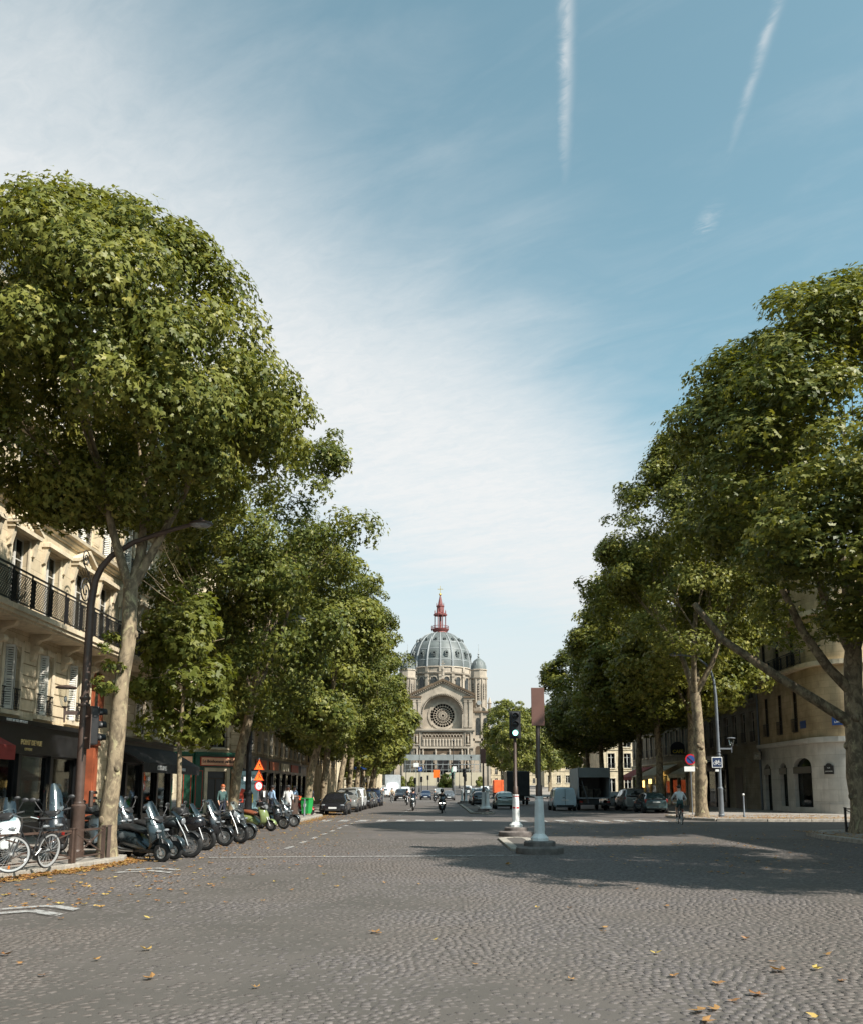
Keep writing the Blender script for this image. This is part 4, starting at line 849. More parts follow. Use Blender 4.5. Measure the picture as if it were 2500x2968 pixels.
p = MB(); p.box(x - 1.5, x - 0.25, 0.1, 0.25, 0, 3.3); p.build('porch_door', 'frame_dark', A)
p = MB(); p.box(BX[9] - 0.75, BX[9] - 0.2, 0.06, 0.16, 3.98, 6.1); p.box(BX[9] + 0.2, BX[9] + 0.75, 0.06, 0.16, 3.98, 6.1); p.box(BX[9] - 0.75, BX[9] + 0.75, 0.07, 0.15, 3.98, 4.7); o = p.build('arched_window_panel', 'shop_orange', A)
p = MB(); p.box(BX[9] - 0.2, BX[9] + 0.2, 0.09, 0.1, 4.7, 6.1); p.build('pane', 'glass_dark', o)
p = MB(); p.box(23.1, 24.4, -0.18, 0.2, 0, 3.55); p.box(23.2, 24.3, -0.21, -0.18, 0.4, 3.3); p.build('stone_pier', 'stone', A)
shopfront(A, I, 24.6, 33.2, 'shop_black', 4)
b = MB(); b.prism([(-0.2, 3.40), (-1.55, 2.62), (-1.55, 2.22), (-1.52, 2.22), (-1.52, 2.58), (-0.2, 3.32)], 24.5, 33.0, 'YZ'); o = tag(b.build('black_awning', 'awning_black'), 'black fabric awning with white lettering over the tailors shop', 'awning'); o.matrix_world = T((XL, A0, 0.13)) @ Matrix.Rotation(math.pi / 2, 4, 'Z')
letters('COSTUMES', 0.26, 'text_white', o, T((26.9, -1.56, 2.42)), bold=True); letters('SUR MESURE', 0.18, 'text_white', o, T((30.0, -1.56, 2.42)))
def plaque(root, Mx, w, h, lines, size, round_top=True):
    b = MB(Mx); b.box(-w / 2, w / 2, -0.03, 0, 0, h)
    if round_top: b.prism([(w * 0.3 * math.cos(a), h + w * 0.22 * math.sin(a)) for a in [math.pi * i / 8 for i in range(9)]], -0.03, 0)
    o = b.build('street_plaque', 'sign_blue', root)
    for i, l in enumerate(lines): letters(l, size, 'text_white', o, Mx @ T((0, -0.033, h * (0.72 - 0.4 * i))), depth=0.003)
    return o
plaque(A, T((32.6, 0, 4.2)), 0.5, 0.7, ['RUE', ''], 0.14)

# ------------------------------------------------------------------ the corner house with the green shop, and the houses behind it
B0, dB = 61.0, 2.41
B = thing('corner_building', 'cream stone corner house with green toy shop and cut corner', 'building', (XL, B0, 0.13), math.pi / 2)
LB = 30.0; Mc = T((-dB, dB, 0)) @ Matrix.Rotation(-math.pi / 4, 4, 'Z'); LC = dB * math.sqrt(2)
Ms = T((-dB, dB + 16, 0)) @ Matrix.Rotation(-math.pi / 2, 4, 'Z')
fl = [(4.25, 6.5, 0.75), (7.0, 9.5, 0), (10.6, 12.8, 0.8), (13.6, 15.9, 0.8)]
def simple_side(root, Mx, L, xs, floors, w=1.1, mat_='stone', z0=0.0, top=16.6, detail=1, shut=0.0, dark=False, trim='stone_trim', depth=0.24, seed=2):
    rows = [dict(xs=xs, w=w, z0=f[0], z1=f[1], rail=f[2] or None, shut=shut and i != 1, dark=dark) for i, f in enumerate(floors)]
    b = MB(Mx); wall_holes(b, 0, L, z0, top, [(x - w / 2, x + w / 2, f[0], f[1]) for f in floors for x in xs], depth); b.build('wall', mat_, root)
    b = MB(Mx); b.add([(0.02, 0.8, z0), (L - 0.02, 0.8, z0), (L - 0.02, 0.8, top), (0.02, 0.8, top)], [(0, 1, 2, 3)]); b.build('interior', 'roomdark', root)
    windows(root, Mx, rows, detail, seed=seed)
    b = MB(Mx)
    for f in floors:
        for x in xs: surround(b, x, f[0], f[1], w, detail > 0); b.box(x - w / 2 - 0.12, x + w / 2 + 0.12, -0.13, 0.02, f[0] - 0.11, f[0] - 0.002)
    b.build('window_surround', trim, root)
    b = MB(Mx)
    for f in floors[1:]: mould(b, 0, L, f[0] - 0.5, BAND)
    mould(b, 0, L, top - 0.35, CORN); b.build('cornice', trim, root)
xsB = [1.3 + 2.4 * k for k in range(12)]
simple_side(B, I, LB, xsB, fl, mat_='stone', z0=3.9, shut=1)
simple_side(B, Mc, LC, [LC / 2], fl, 1.3, z0=3.9, dark=False)
simple_side(B, Ms, 16, [14.2, 11.6, 9.0], fl, 1.1, z0=3.9)
b = MB(); b.box(0, LB, -0.95, 0.02, 6.62, 6.94); b.build('balcony_slab', 'stone_trim', B)
b = MB(Mc); b.box(0, LC, -0.6, 0.02, 6.62, 6.94); b.build('balcony_slab', 'stone_trim', B)
b, fi = MB(), MB(); lattice_rail(b, fi, 0.02, LB, -0.9, 6.94, 1.0, step=0.25); o = b.build('balcony_railing', 'iron', B); fi.build('railing_lattice', 'iron', o, stuff=True, fix=False)
b, fi = MB(Mc), MB(Mc); lattice_rail(b, fi, 0.02, LC, -0.56, 6.94, 1.0, step=0.25); o = b.build('balcony_railing', 'iron', B); fi.build('railing_lattice', 'iron', o, stuff=True, fix=False)
for Mx, L, x0 in ((Mc, LC, 0.0), (Ms, 16, 10.5)):            # rusticated courses
    for j in range(7):
        z = 4.1 + 0.36 * j
        for (xa, xb) in (((0.05, LC / 2 - 0.95), (LC / 2 + 0.95, LC - 0.05)) if L < 5 else ((14.95, 15.95), (12.4, 13.4))): q = MB(Mx); q.cb(xa, xb, -0.05, 0.02, z, z + 0.33, 0.02); q.build('stone_block', 'stone', B)
roof_mansard(B, I, LB, 16.6, 14, 3.2, 1.2, xsB[::2]); chimneys(B, I, [(10, 5), (22, 5)], 20)
for Mx, L, xa, xb in ((Mc, LC, 0.0, LC), (Ms, 16, 12.5, 16.0)):  # green shop round the corner
    b = MB(Mx); b.box(xa, xb, -0.12, 0.3, 2.95, 3.75); b.box(xa, xb, -0.24, 0.3, 3.75, 3.95); b.build('fascia', 'shop_green', B)
    for x in ((0.35, LC - 0.35) if L < 5 else (15.6, 14.2, 12.8)):
        b = MB(Mx); b.box(x - 0.34, x + 0.34, -0.06, 0.3, 0, 2.95); o = b.build('shop_panel', 'shop_green', B)
        b = MB(Mx)
        for u in (-0.24, 0.24): b.box(x + u - 0.02, x + u + 0.02, -0.075, -0.06, 0.3, 2.75)
        b.box(x - 0.22, x + 0.22, -0.075, -0.06, 2.71, 2.75); b.box(x - 0.22, x + 0.22, -0.075, -0.06, 0.3, 0.34); b.build('panel_border', 'shop_red', o)
b = MB(Mc); b.box(LC / 2 - 1.35, LC / 2 + 1.35, -0.17, -0.12, 3.06, 3.64); o = b.build('shop_sign', 'shop_red', B); b = MB(Mc); b.box(LC / 2 - 1.29, LC / 2 + 1.29, -0.185, -0.17, 3.11, 3.59); b.build('sign_face', 'shop_sign_tan', o)
letters('Le Bonhomme de Bois', 0.265, 'text_black', o, Mc @ T((LC / 2, -0.19, 3.35)), bold=True)
b = MB(Mc); b.box(LC / 2 - 0.95, LC / 2 - 0.72, -0.05, 0.3, 0, 2.95); b.box(LC / 2 + 0.72, LC / 2 + 0.95, -0.05, 0.3, 0, 2.95); b.box(LC / 2 - 0.72, LC / 2 + 0.72, -0.05, 0.3, 2.7, 2.95); o = b.build('shop_doorway', 'stone_trim', B)
b = MB(Mc); b.box(LC / 2 - 0.7, LC / 2 + 0.7, 0.18, 0.2, 0.05, 2.7); b.build('pane', 'shop_black', o); b = MB(Mc); b.box(LC / 2 - 0.04, LC / 2 + 0.04, 0.15, 0.18, 0.05, 2.2); b.box(LC / 2 - 0.7, LC / 2 + 0.7, 0.15, 0.18, 2.2, 2.28); b.build('door_frame', 'frame_dark', o)
b = MB(Ms); b.box(15.0, 15.9, -0.17, -0.12, 3.06, 3.64); b.build('shop_sign', 'shop_sign_tan', B)
plaque(B, Mc @ T((0.42, -0.05, 4.6)), 0.55, 0.5, ['RUE'], 0.13)
shopfront(B, I, 0.4, 29.6, 'shop_black', 10, (2.95, 3.9))
for k, m_ in enumerate(('shop_red', 'shop_orange', 'awning_cream', 'shop_red', 'sign_navy')): b = MB(); b.box(4.5 + 5.2 * k, 8.4 + 5.2 * k, -0.22, -0.165, 3.05, 3.7); b.build('shop_sign', m_, B)
Cc = thing('apartment_building', 'grey stone house half hidden by trees beyond the corner house on the left', 'building', (XL, 91.3, 0.13), math.pi / 2)
simple_side(Cc, I, 27, [1.4 + 2.5 * k for k in range(10)], [(4.25, 6.5, 0.75), (7.2, 9.6, 0.8), (10.6, 12.8, 0.8), (13.6, 15.8, 0.8)], mat_='stone_warm', z0=0.0, detail=0)
roof_mansard(Cc, I, 27, 16.6, 14, 3.2, 1.2)
b = MB(); b.add([(27, 0, 0), (27, 14, 0), (27, 14, 16.6), (27, 0, 16.6)], [(0, 1, 2, 3)]); b.build('wall', 'stone_warm', Cc)

# ------------------------------------------------------------------ right side: white corner shop house and its neighbours
XR = 24.5
def rside(name, label, y_near, L, floors, xs, mat_, trim, top, w=1.05, **k):
    o = thing(name, label, 'building', (XR, y_near + L, 0.13), -math.pi / 2)
    simple_side(o, I, L, xs, floors, w, mat_, top=top, trim=trim, **k); return o
# rounded corner: wall swept round a quarter circle of radius RC at (XR + RC, 57 + RC)
RC = 2.6; YR = 57.0
R1 = thing('corner_building', 'rounded corner house with white arched ground floor and tan upper storeys', 'building', (XR, 69.0, 0.13), -math.pi / 2)
L1 = 69.0 - (YR + RC); Mside = T((69.0 - YR, RC, 0)) @ Matrix.Rotation(math.pi / 2, 4, 'Z')
def gfloor(Mx, L, arches, nm):
    b = MB(Mx); wall_holes(b, 0, L, 0, 4.55, [(a, c, 0.35 if not d else 0.0, t) for a, c, t, d in arches], 0.35)
    for a, c, t, d in arches: arch_fill(b, a, c, t, min(0.55, (c - a) / 2), 0.0, 0.34)
    b.build('wall', 'stone_white', R1)
    for a, c, t, d in arches:
        f = MB(Mx); f.box(a, a + 0.05, 0.26, 0.33, 0.35 if not d else 0, t); f.box(c - 0.05, c, 0.26, 0.33, 0.35 if not d else 0, t); f.box(a, c, 0.265, 0.325, 2.85, 2.95); o = f.build('shop_window', 'iron', R1)
        g = MB(Mx); g.box(a + 0.05, c - 0.05, 0.29, 0.30, 0.35 if not d else 0, t); g.build('pane', 'pane', o)
        bl_ = MB(Mx); bl_.box(a - 0.04, c + 0.04, -0.05, 0.05, 2.6, 3.05); bl_.build('blind_box', 'shop_black', o)
    b = MB(Mx); b.add([(0, 1.5, 0), (L, 1.5, 0), (L, 1.5, 4.5), (0, 1.5, 4.5)], [(0, 1, 2, 3)]); b.build('shop_interior', 'roomdark', R1)
    for k, (a, c, t, d) in enumerate(arches):
        q = MB(Mx)
        for j in range(3): q.cb(a + 0.15 + j * (c - a - 0.5) / 2, a + 0.42 + j * (c - a - 0.5) / 2, 0.6, 0.9, 0.5, 0.9 + 0.35 * ((j + k) % 3), 0.03)
        q.build('window_display', ('shop_red', 'awning_cream', 'shop_interior')[k % 3], R1)
gfloor(I, L1, [(0.6, 1.9, 3.4, 1), (3.7, 5.0, 3.4, 0), (6.3, 9.25, 3.65, 0)], 'a'); gfloor(Mside, 22, [(0.6, 2.9, 3.6, 0), (4.2, 6.5, 3.6, 0), (7.8, 10.1, 3.6, 0)], 'b')
def curve_wall(r, z0, z1, o=0.0, n=12): return [[((L1) + (RC + o) * math.sin(t), RC - (RC + o) * math.cos(t), z) for t in [math.pi / 2 * i / n for i in range(n + 1)]] for z in (z0, z1)]
b = MB(); b.grid(curve_wall(RC, 0, 4.55)); b.build('wall', 'stone_white', R1, 60)
b = MB(); b.grid(curve_wall(RC, 0, 0.6, 0.06)); b.build('plinth', 'stone_white', R1, 60)
for z, o_, h_ in ((4.55, 0.30, 0.34), (9.55, 0.4, 0.3), (13.0, 0.3, 0.3), (16.4, 0.5, 0.4)):
    b = MB(); ring = [curve_wall(RC, z, z + h_, o_)[0], curve_wall(RC, z, z + h_, o_)[1], curve_wall(RC, z, z + h_, 0.0)[1]]; b.grid([curve_wall(RC, z, z, 0)[0]] + ring); mould(b, 0, L1, z, [(0, 0), (o_ * .8, 0.02), (o_, 0.12), (o_, h_ - 0.02), (0, h_)])
    s_ = MB(Mside); mould(s_, 0, 22, z, [(0, 0), (o_ * .8, 0.02), (o_, 0.12), (o_, h_ - 0.02), (0, h_)]); b.v, n0 = b.v + s_.v, len(b.v); b.f += [tuple(i + n0 for i in f) for f in s_.f]
    b.build('cornice', 'stone_white' if z < 5 else 'stone_trim', R1)
b = MB(); b.grid(curve_wall(RC, 4.55, 16.5)); b.build('wall', 'stone_warm', R1, 60)
f1 = [(5.4, 8.3, 0.95), (10.1, 12.5, 0.9), (13.5, 15.7, 0.9)]
for Mx, L, xs in ((I, L1, [1.5, 4.2, 7.0]), (Mside, 22, [3.2, 5.8, 8.4, 11.0])):
    rows = [dict(xs=xs, w=1.0, z0=f[0], z1=f[1], rail=f[2], dark=True) for f in f1]; b = MB(Mx); wall_holes(b, 0, L, 4.55, 16.5, [(x - .5, x + .5, f[0], f[1]) for f in f1 for x in xs]); b.build('wall', 'stone_warm', R1)
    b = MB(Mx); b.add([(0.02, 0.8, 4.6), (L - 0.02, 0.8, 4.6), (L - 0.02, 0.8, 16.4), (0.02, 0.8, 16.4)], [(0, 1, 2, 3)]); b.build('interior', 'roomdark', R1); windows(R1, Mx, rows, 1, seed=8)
b, fi = MB(), MB(); lattice_rail(b, fi, 0, L1, -0.36, 9.86, 1.0, step=0.25); o = b.build('balcony_railing', 'iron', R1); fi.build('railing_lattice', 'iron', o, stuff=True, fix=False)
roof_mansard(R1, I, L1 + 1.5, 16.8, 14, 3, 1)
plaque(R1, T((L1 + RC * math.sin(1.0), RC - RC * math.cos(1.0), 5.6)) @ Matrix.Rotation(1.0, 4, 'Z') @ T((0, -0.10, 0)), 1.15, 0.62, ['RUE', 'LAVOISIER'], 0.19, False); plaque(R1, I @ T((L1 - 1.0, -0.02, 5.6)), 0.9, 0.5, ['', ''], 0.12, False)
pq = plaque(R1, T((L1 + RC * math.sin(0.62), RC - RC * math.cos(0.62), 2.5)) @ Matrix.Rotation(0.62, 4, 'Z') @ T((0, -0.05, 0)), 0.66, 0.55, ['RUE', 'LAVOISIER'], 0.11); pq.data.materials[0] = M['signal_black']
b = MB(); b.box(-0.2, 1.4, -0.5, -0.42, 3.75, 4.35); o = b.build('shop_sign', 'shop_black', R1); letters('à part', 0.3, 'text_white', o, T((0.6, -0.505, 4.05)))
b = MB(); b.tube([(0.0, -0.1, 0), (0.0, -0.1, 15)], 0.07, 8); b.build('drain_pipe', 'zinc', R1)
fr = [(5.2, 7.6, 0.85), (8.6, 11.0, 0.85), (11.9, 14.1, 0.85), (14.9, 16.9, 0.8)]
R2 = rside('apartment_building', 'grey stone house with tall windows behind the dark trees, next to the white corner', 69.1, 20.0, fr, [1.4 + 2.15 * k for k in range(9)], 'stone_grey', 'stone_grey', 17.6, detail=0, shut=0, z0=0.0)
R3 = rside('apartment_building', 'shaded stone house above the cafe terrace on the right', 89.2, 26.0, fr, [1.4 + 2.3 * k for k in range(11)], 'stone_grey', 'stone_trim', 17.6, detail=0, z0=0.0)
for o, L in ((R2, 20), (R3, 26)): roof_mansard(o, I, L, 17.6, 14, 3, 1.2)
shopfront(R2, T((0, -0.12, 0)), 0.3, 12.0, 'shop_black', 4, (3.3, 4.5)); shopfront(R3, T((0, -0.12, 0)), 0.5, 25.5, 'awning_cream', 8, (3.2, 4.4))
b = MB(); b.box(13.6, 16.6, -0.1, 0.3, 0, 4.3); b.build('stone_porch', 'stone_grey', R2); b = MB(); b.box(14.2, 16.0, -0.14, -0.08, 0, 3.3); arch_fill(b, 14.2, 16.0, 3.35, 0.1, -0.14, -0.08); b.build('carriage_door', 'frame_dark', R2)
b = MB(); b.box(0, 0.6, -0.5, -0.42, 3.9, 4.6); letters('RÊVE', 0.3, 'text_gold', R2, T((12.0 - 1.2, -0.31, 3.9)))
# ------------------------------------------------------------------ the domed church that closes the boulevard (local: x across, y away from us, z up)
CHY = 345.0; gz = 3.0
CH = thing('domed_church', 'large domed stone church with rose window and red iron lantern', 'church', (0.9, CHY, 0))
def cbx(name, mat_, *boxes, parent=None, **k):
    b = MB()
    for a in boxes: b.box(*a)
    return b.build(name, mat_, parent or CH, **k)
ra, zc_ = 7.3, 30.4; n = 28
b = MB()                                                   # front with the great arch cut out
for s in (-1, 1):
    b.box(*sorted((s * ra, s * 11.6)), 0, 6, gz, 37.6)
arc = [(ra * math.cos(math.pi * i / n), zc_ + ra * math.sin(math.pi * i / n)) for i in range(n + 1)]
gab = lambda x: 43.2 - abs(x) * (43.2 - 37.6) / 11.6
for (xa, za), (xb, zb) in zip(arc, arc[1:]): b.prism([(xa, za), (xb, zb), (xb, gab(xb)), (xa, gab(xa))], 0, 6)
for s in (-1, 1): b.prism([(s * ra, 37.6), (s * 11.6, 37.6), (s * ra, gab(ra))][::s], 0, 6)
b.box(-ra, ra, 0, 6, gz, 24.6); b.box(-ra, ra, 2.6, 6, 24.6, 30.4); b.prism([(x, z) for x, z in arc], 2.6, 6)
b.box(-12, 12, 6, 58, gz, 36.5); b.build('wall', 'church_stone', CH)
b = MB(); b.prism([(-12.2, 36.4), (12.2, 36.4), (0, 42.6)], 6, 60); b.build('nave_roof', 'church_slate', CH)
for r0, r1, y0 in ((ra + 0.05, ra + 0.75, -0.35), (ra + 0.75, ra + 1.05, -0.2)):   # archivolts
    b = MB()
    for i in range(n):
        t0, t1 = math.pi * i / n, math.pi * (i + 1) / n
        b.prism([(r0 * math.cos(t0), zc_ + r0 * math.sin(t0)), (r1 * math.cos(t0), zc_ + r1 * math.sin(t0)), (r1 * math.cos(t1), zc_ + r1 * math.sin(t1)), (r0 * math.cos(t1), zc_ + r0 * math.sin(t1))], y0, 0.02)
    for s in (-1, 1): b.box(*sorted((s * r0, s * r1)), y0, 0.02, 24.9, zc_)
    b.build('archivolt', 'church_stone', CH)
dt = MB().box(-0.16, 0.16, -0.6, 0, -0.16, 0.16).mesh('voussoir', 'church_dark')
for i in range(36): t = math.pi * (i + 0.5) / 36; put('voussoir', dt, CH, M_=Matrix.Translation(((ra + 0.4) * math.cos(t), 0, zc_ + (ra + 0.4) * math.sin(t))) @ Matrix.Rotation(-t, 4, 'Y'))
# rose window
b = MB(); b.lathe([(4.55, 2.3), (5.5, 2.3), (5.5, 2.7), (4.55, 2.7), (4.55, 2.3)], 40, (0, 0, 30.0), 'Y', cap=False); rw = b.build('rose_window', 'church_stone', CH, 40)
b = MB(); b.lathe([(0, 2.57), (4.55, 2.57)], 40, (0, 0, 30.0), 'Y'); b.build('pane', 'church_glass', rw)
b = MB()
for r_ in (0.55, 1.5, 2.6, 3.6): b.tube([(r_ * math.cos(t), 2.45, 30 + r_ * math.sin(t)) for t in [k * math.pi / 18 for k in range(37)]], 0.10, 5, cap=False)
for k in range(24): t = k * math.pi / 12; b.bar((0.55 * math.cos(t), 2.45, 30 + 0.55 * math.sin(t)), (4.55 * math.cos(t), 2.45, 30 + 4.55 * math.sin(t)), 0.085, 5)
b.build('tracery', 'church_stone', rw, 50)
# gable, cornices, pilasters
for s in (-1, 1):
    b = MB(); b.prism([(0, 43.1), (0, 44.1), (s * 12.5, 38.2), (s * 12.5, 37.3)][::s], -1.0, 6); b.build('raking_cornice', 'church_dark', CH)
    dn = MB().box(-0.2, 0.2, -0.85, 0, -0.5, 0).mesh('bracket', 'church_stone')
    for k in range(16): x = s * (0.6 + k * 0.73); put('bracket', dn, CH, (x, 0, gab(x) - 0.05))
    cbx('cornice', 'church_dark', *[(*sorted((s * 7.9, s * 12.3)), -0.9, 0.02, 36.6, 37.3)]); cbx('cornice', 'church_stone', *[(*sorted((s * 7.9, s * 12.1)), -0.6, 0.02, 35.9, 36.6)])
    for x in (8.7, 10.6): b = MB(); b.box(s * x - 0.55, s * x + 0.55, -0.45, 0.02, 25.2, 35.9); b.box(s * x - 0.7, s * x + 0.7, -0.55, 0.02, 35.0, 35.6); b.box(s * x - 0.7, s * x + 0.7, -0.55, 0.02, 25.2, 26); b.build('pilaster', 'church_stone', CH)
    for z in (4.5, 9.5, 14.4, 19.2):                        # statue niches on the piers
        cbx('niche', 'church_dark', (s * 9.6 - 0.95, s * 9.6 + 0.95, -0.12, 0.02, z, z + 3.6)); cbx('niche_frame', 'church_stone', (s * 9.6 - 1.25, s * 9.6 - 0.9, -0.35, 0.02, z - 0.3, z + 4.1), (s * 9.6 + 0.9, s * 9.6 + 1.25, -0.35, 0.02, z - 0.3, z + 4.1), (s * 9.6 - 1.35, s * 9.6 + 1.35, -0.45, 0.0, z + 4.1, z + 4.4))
stt = MB(); stt.lathe([(0.42, 0), (0.45, 0.3), (0.34, 1.2), (0.40, 1.9), (0.46, 2.3), (0.16, 2.5), (0.20, 2.65), (0.22, 2.85), (0.1, 3.05), (0, 3.08)], 9); stt = stt.mesh('statue', 'church_stone', 50)
for s in (-1, 1):
    for z in (9.5, 14.4, 19.2): put('statue', stt, CH, (s * 9.6, -0.55, z + 0.15), 0, (1, 0.7, 1.05))
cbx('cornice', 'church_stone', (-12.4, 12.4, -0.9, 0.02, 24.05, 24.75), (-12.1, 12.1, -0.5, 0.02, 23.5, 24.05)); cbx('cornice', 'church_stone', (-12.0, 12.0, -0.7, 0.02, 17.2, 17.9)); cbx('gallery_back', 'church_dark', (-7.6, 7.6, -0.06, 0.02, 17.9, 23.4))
for k in range(13): x = -6.9 + k * 1.15; put('statue', stt, CH, (x, -0.5, 18.0), 0, (1.0, 0.7, 1.12))
for k in range(14): cbx('colonnette', 'church_stone', (-7.5 + k * 1.154 - 0.08, -7.5 + k * 1.154 + 0.08, -0.45, 0, 17.9, 21.9))
for k in range(13):
    b = MB(); x = -6.92 + k * 1.154; b.tube([(x + 0.5 * math.cos(t), -0.35, 21.9 + 0.75 * math.sin(t)) for t in [i * math.pi / 8 for i in range(9)]], 0.12, 5); b.build('gallery_arch', 'church_stone', CH)
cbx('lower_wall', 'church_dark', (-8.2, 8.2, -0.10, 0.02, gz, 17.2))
for x, w, h in ((-5.2, 3.2, 13.4), (0, 4.2, 14.8), (5.2, 3.2, 13.4)):      # portals
    b = MB(); b.prism([(x - w / 2, gz), (x + w / 2, gz)] + [(x + w / 2 * math.cos(math.pi * i / 12), h - w / 2 + w / 2 * math.sin(math.pi * i / 12)) for i in range(13)], -0.2, 0.02); b.build('portal', 'roomdark', CH)
    b = MB(); b.tube([(x + (w / 2 + 0.2) * math.cos(math.pi * i / 12), -0.3, h - w / 2 + (w / 2 + 0.2) * math.sin(math.pi * i / 12)) for i in range(13)], 0.25, 6); b.build('portal_arch', 'church_stone', CH)
for x in (-7.3, -2.7, 2.7, 7.3): put('statue', stt, CH, (x, -0.7, 13.6), 0, (1.0, 0.8, 1.1)); cbx('buttress', 'church_stone', (x - 0.45, x + 0.45, -0.55, 0.02, gz, 13.5))
# drum and dome
D = Vector((-1.0, 32.0, 0))
def lth(name, mat_, prof, n_=32, smooth=40, c=D, parent=None, a0=0.0): b = MB(); b.lathe(prof, n_, c, a0=a0); return b.build(name, mat_, parent or CH, smooth)
lth('drum', 'church_stone', [(13.0, 34), (13.0, 48.4), (13.6, 48.6), (13.8, 49.2), (13.3, 49.4), (13.3, 51.2), (13.7, 51.4), (13.5, 51.8)], 32)
for k in range(16):
    t = 2 * math.pi * (k + 0.5) / 16
    Mx = Matrix.Translation(D) @ Matrix.Rotation(t, 4, 'Z') @ Matrix.Translation((13.0, 0, 0)) @ Matrix.Rotation(math.pi / 2, 4, 'Z')
    b = MB(Mx); b.prism([(-1.15, 41.0), (1.15, 41.0)] + [(1.15 * math.cos(math.pi * i / 10), 46.2 + 1.15 * math.sin(math.pi * i / 10)) for i in range(11)], -0.12, 0.3); o = b.build('drum_window', 'church_glass', CH)
    b = MB(Mx); b.tube([(1.3 * math.cos(math.pi * i / 10), -0.2, 46.2 + 1.3 * math.sin(math.pi * i / 10)) for i in range(11)], 0.22, 6); b.build('window_arch', 'church_stone', o)
    t2 = 2 * math.pi * k / 16; Mp = Matrix.Translation(D) @ Matrix.Rotation(t2, 4, 'Z') @ Matrix.Translation((13.2, 0, 0)); b = MB(Mp); b.box(-0.5, 0.45, -0.55, 0.55, 38, 48.4); b.box(-0.4, 0.7, -0.7, 0.7, 47.3, 48.3); b.build('drum_pilaster', 'church_stone', CH)
    b = MB(Mp); b.box(-0.5, 0.6, -0.6, 0.6, 49.4, 51.3); b.build('drum_pedestal', 'church_stone', CH)
DP = [(13.2, 51.6), (13.15, 53.5), (12.6, 57.0), (11.6, 60.0), (10.2, 62.5), (8.5, 64.4), (6.4, 66.2), (4.4, 67.2), (3.3, 67.6)]
dome = lth('dome', 'church_slate', DP, 48)
def on_dome(z): return float(np.interp(z, [p[1] for p in DP], [p[0] for p in DP]))
for k in range(16):
    t = 2 * math.pi * k / 16; b = MB(); b.tube([(D.x + (r + 0.08) * math.cos(t), D.y + (r + 0.08) * math.sin(t), z) for r, z in DP], [0.42, 0.42, 0.4, 0.36, 0.32, 0.28, 0.22, 0.16, 0.12], 6); b.build('dome_rib', 'church_lead', dome, 50)
for z in (54.6, 59.4, 62.6): r = on_dome(z); lth('dome_band', 'church_lead', [(r + 0.02, z - 0.16), (r + 0.14, z - 0.1), (r + 0.08, z + 0.12), (r - 0.12, z + 0.16)], 48, parent=dome)
for z, s in ((57.0, 1.0), (63.6, 0.7)):
    dm = MB(); dm.lathe([(0.45 * s, -0.9), (0.8 * s, -0.9), (0.85 * s, -0.5), (0.55 * s, 0.2), (0.45 * s, 0.2)], 12, (0, 0, 0.9 * s), 'Y', cap=False); dm.box(-0.7 * s, 0.7 * s, -0.7, 0.3, -0.5 * s, 0.4 * s); dm.prism([(-0.8 * s, 1.6 * s), (0.8 * s, 1.6 * s), (0, 2.3 * s)], -0.7, 0.3); dm = dm.mesh('oculus', 'church_slate'); gl = MB().lathe([(0, -0.75), (0.5 * s, -0.75)], 10, (0, 0, 0.9 * s), 'Y').mesh('pane', 'roomdark')
    for k in range(16):
        t = 2 * math.pi * (k + 0.5) / 16; r = on_dome(z) - 0.15; o = put('oculus', dm, dome, M_=Matrix.Translation((D.x + r * math.cos(t), D.y + r * math.sin(t), z - 0.6)) @ Matrix.Rotation(t + math.pi / 2, 4, 'Z')); put('pane', gl, o)
# iron lantern
b = MB(); b.lathe([(3.2, 67.4), (2.9, 68.0), (3.6, 68.9), (3.7, 69.3), (3.2, 69.35)], 16, D); lan = b.build('lantern', 'lantern_iron', CH, 40)
b = MB()
for k in range(24): t = math.pi * k / 12; b.bar((D.x + 3.55 * math.cos(t), D.y + 3.55 * math.sin(t), 69.3), (D.x + 3.55 * math.cos(t), D.y + 3.55 * math.sin(t), 70.5), 0.09, 5)
b.tube([(D.x + 3.55 * math.cos(t), D.y + 3.55 * math.sin(t), 70.5) for t in [k * math.pi / 12 for k in range(25)]], 0.11, 5); b.build('lantern_railing', 'lantern_iron', lan)
for k in range(8):
    t = math.pi * (k + 0.5) / 4; c = Vector((D.x + 2.45 * math.cos(t), D.y + 2.45 * math.sin(t), 0)); b = MB(); b.lathe([(0.3, 69.3), (0.22, 70), (0.2, 75.0), (0.34, 75.4), (0.34, 75.9)], 8, c); b.lathe([(0.2, 75.9), (0.24, 76.8), (0.05, 77.6), (0, 77.7)], 8, c); b.build('lantern_column', 'lantern_iron', lan, 40)
b = MB(); b.lathe([(0.55, 69.3), (0.5, 75.2)], 8, D); b.build('lantern_core', 'lantern_iron', lan)
b = MB(); b.lathe([(2.9, 75.2), (2.95, 75.8), (2.1, 76.2), (1.6, 76.6), (1.5, 78.8), (1.75, 79.1), (1.75, 79.5), (1.1, 79.8), (0.75, 81.6), (0.35, 83.6), (0.25, 84)], 8, D); b.build('lantern_spire', 'lantern_iron', lan, 30)
for k in range(8): t = math.pi * (k + 0.5) / 4; b = MB(); b.lathe([(0.14, 79.4), (0.16, 80.2), (0.0, 80.9)], 6, D + Vector((1.6 * math.cos(t), 1.6 * math.sin(t), 0))); b.build('pinnacle', 'lantern_iron', lan)
b = MB(); b.ell(D + Vector((0, 0, 84.5)), (0.6, 0.6, 0.6)); b.box(D.x - 0.1, D.x + 0.1, D.y - 0.1, D.y + 0.1, 85, 88.2); b.box(D.x - 1.2, D.x + 1.2, D.y - 0.1, D.y + 0.1, 86.7, 86.95); b.build('cross', 'gilding', lan)
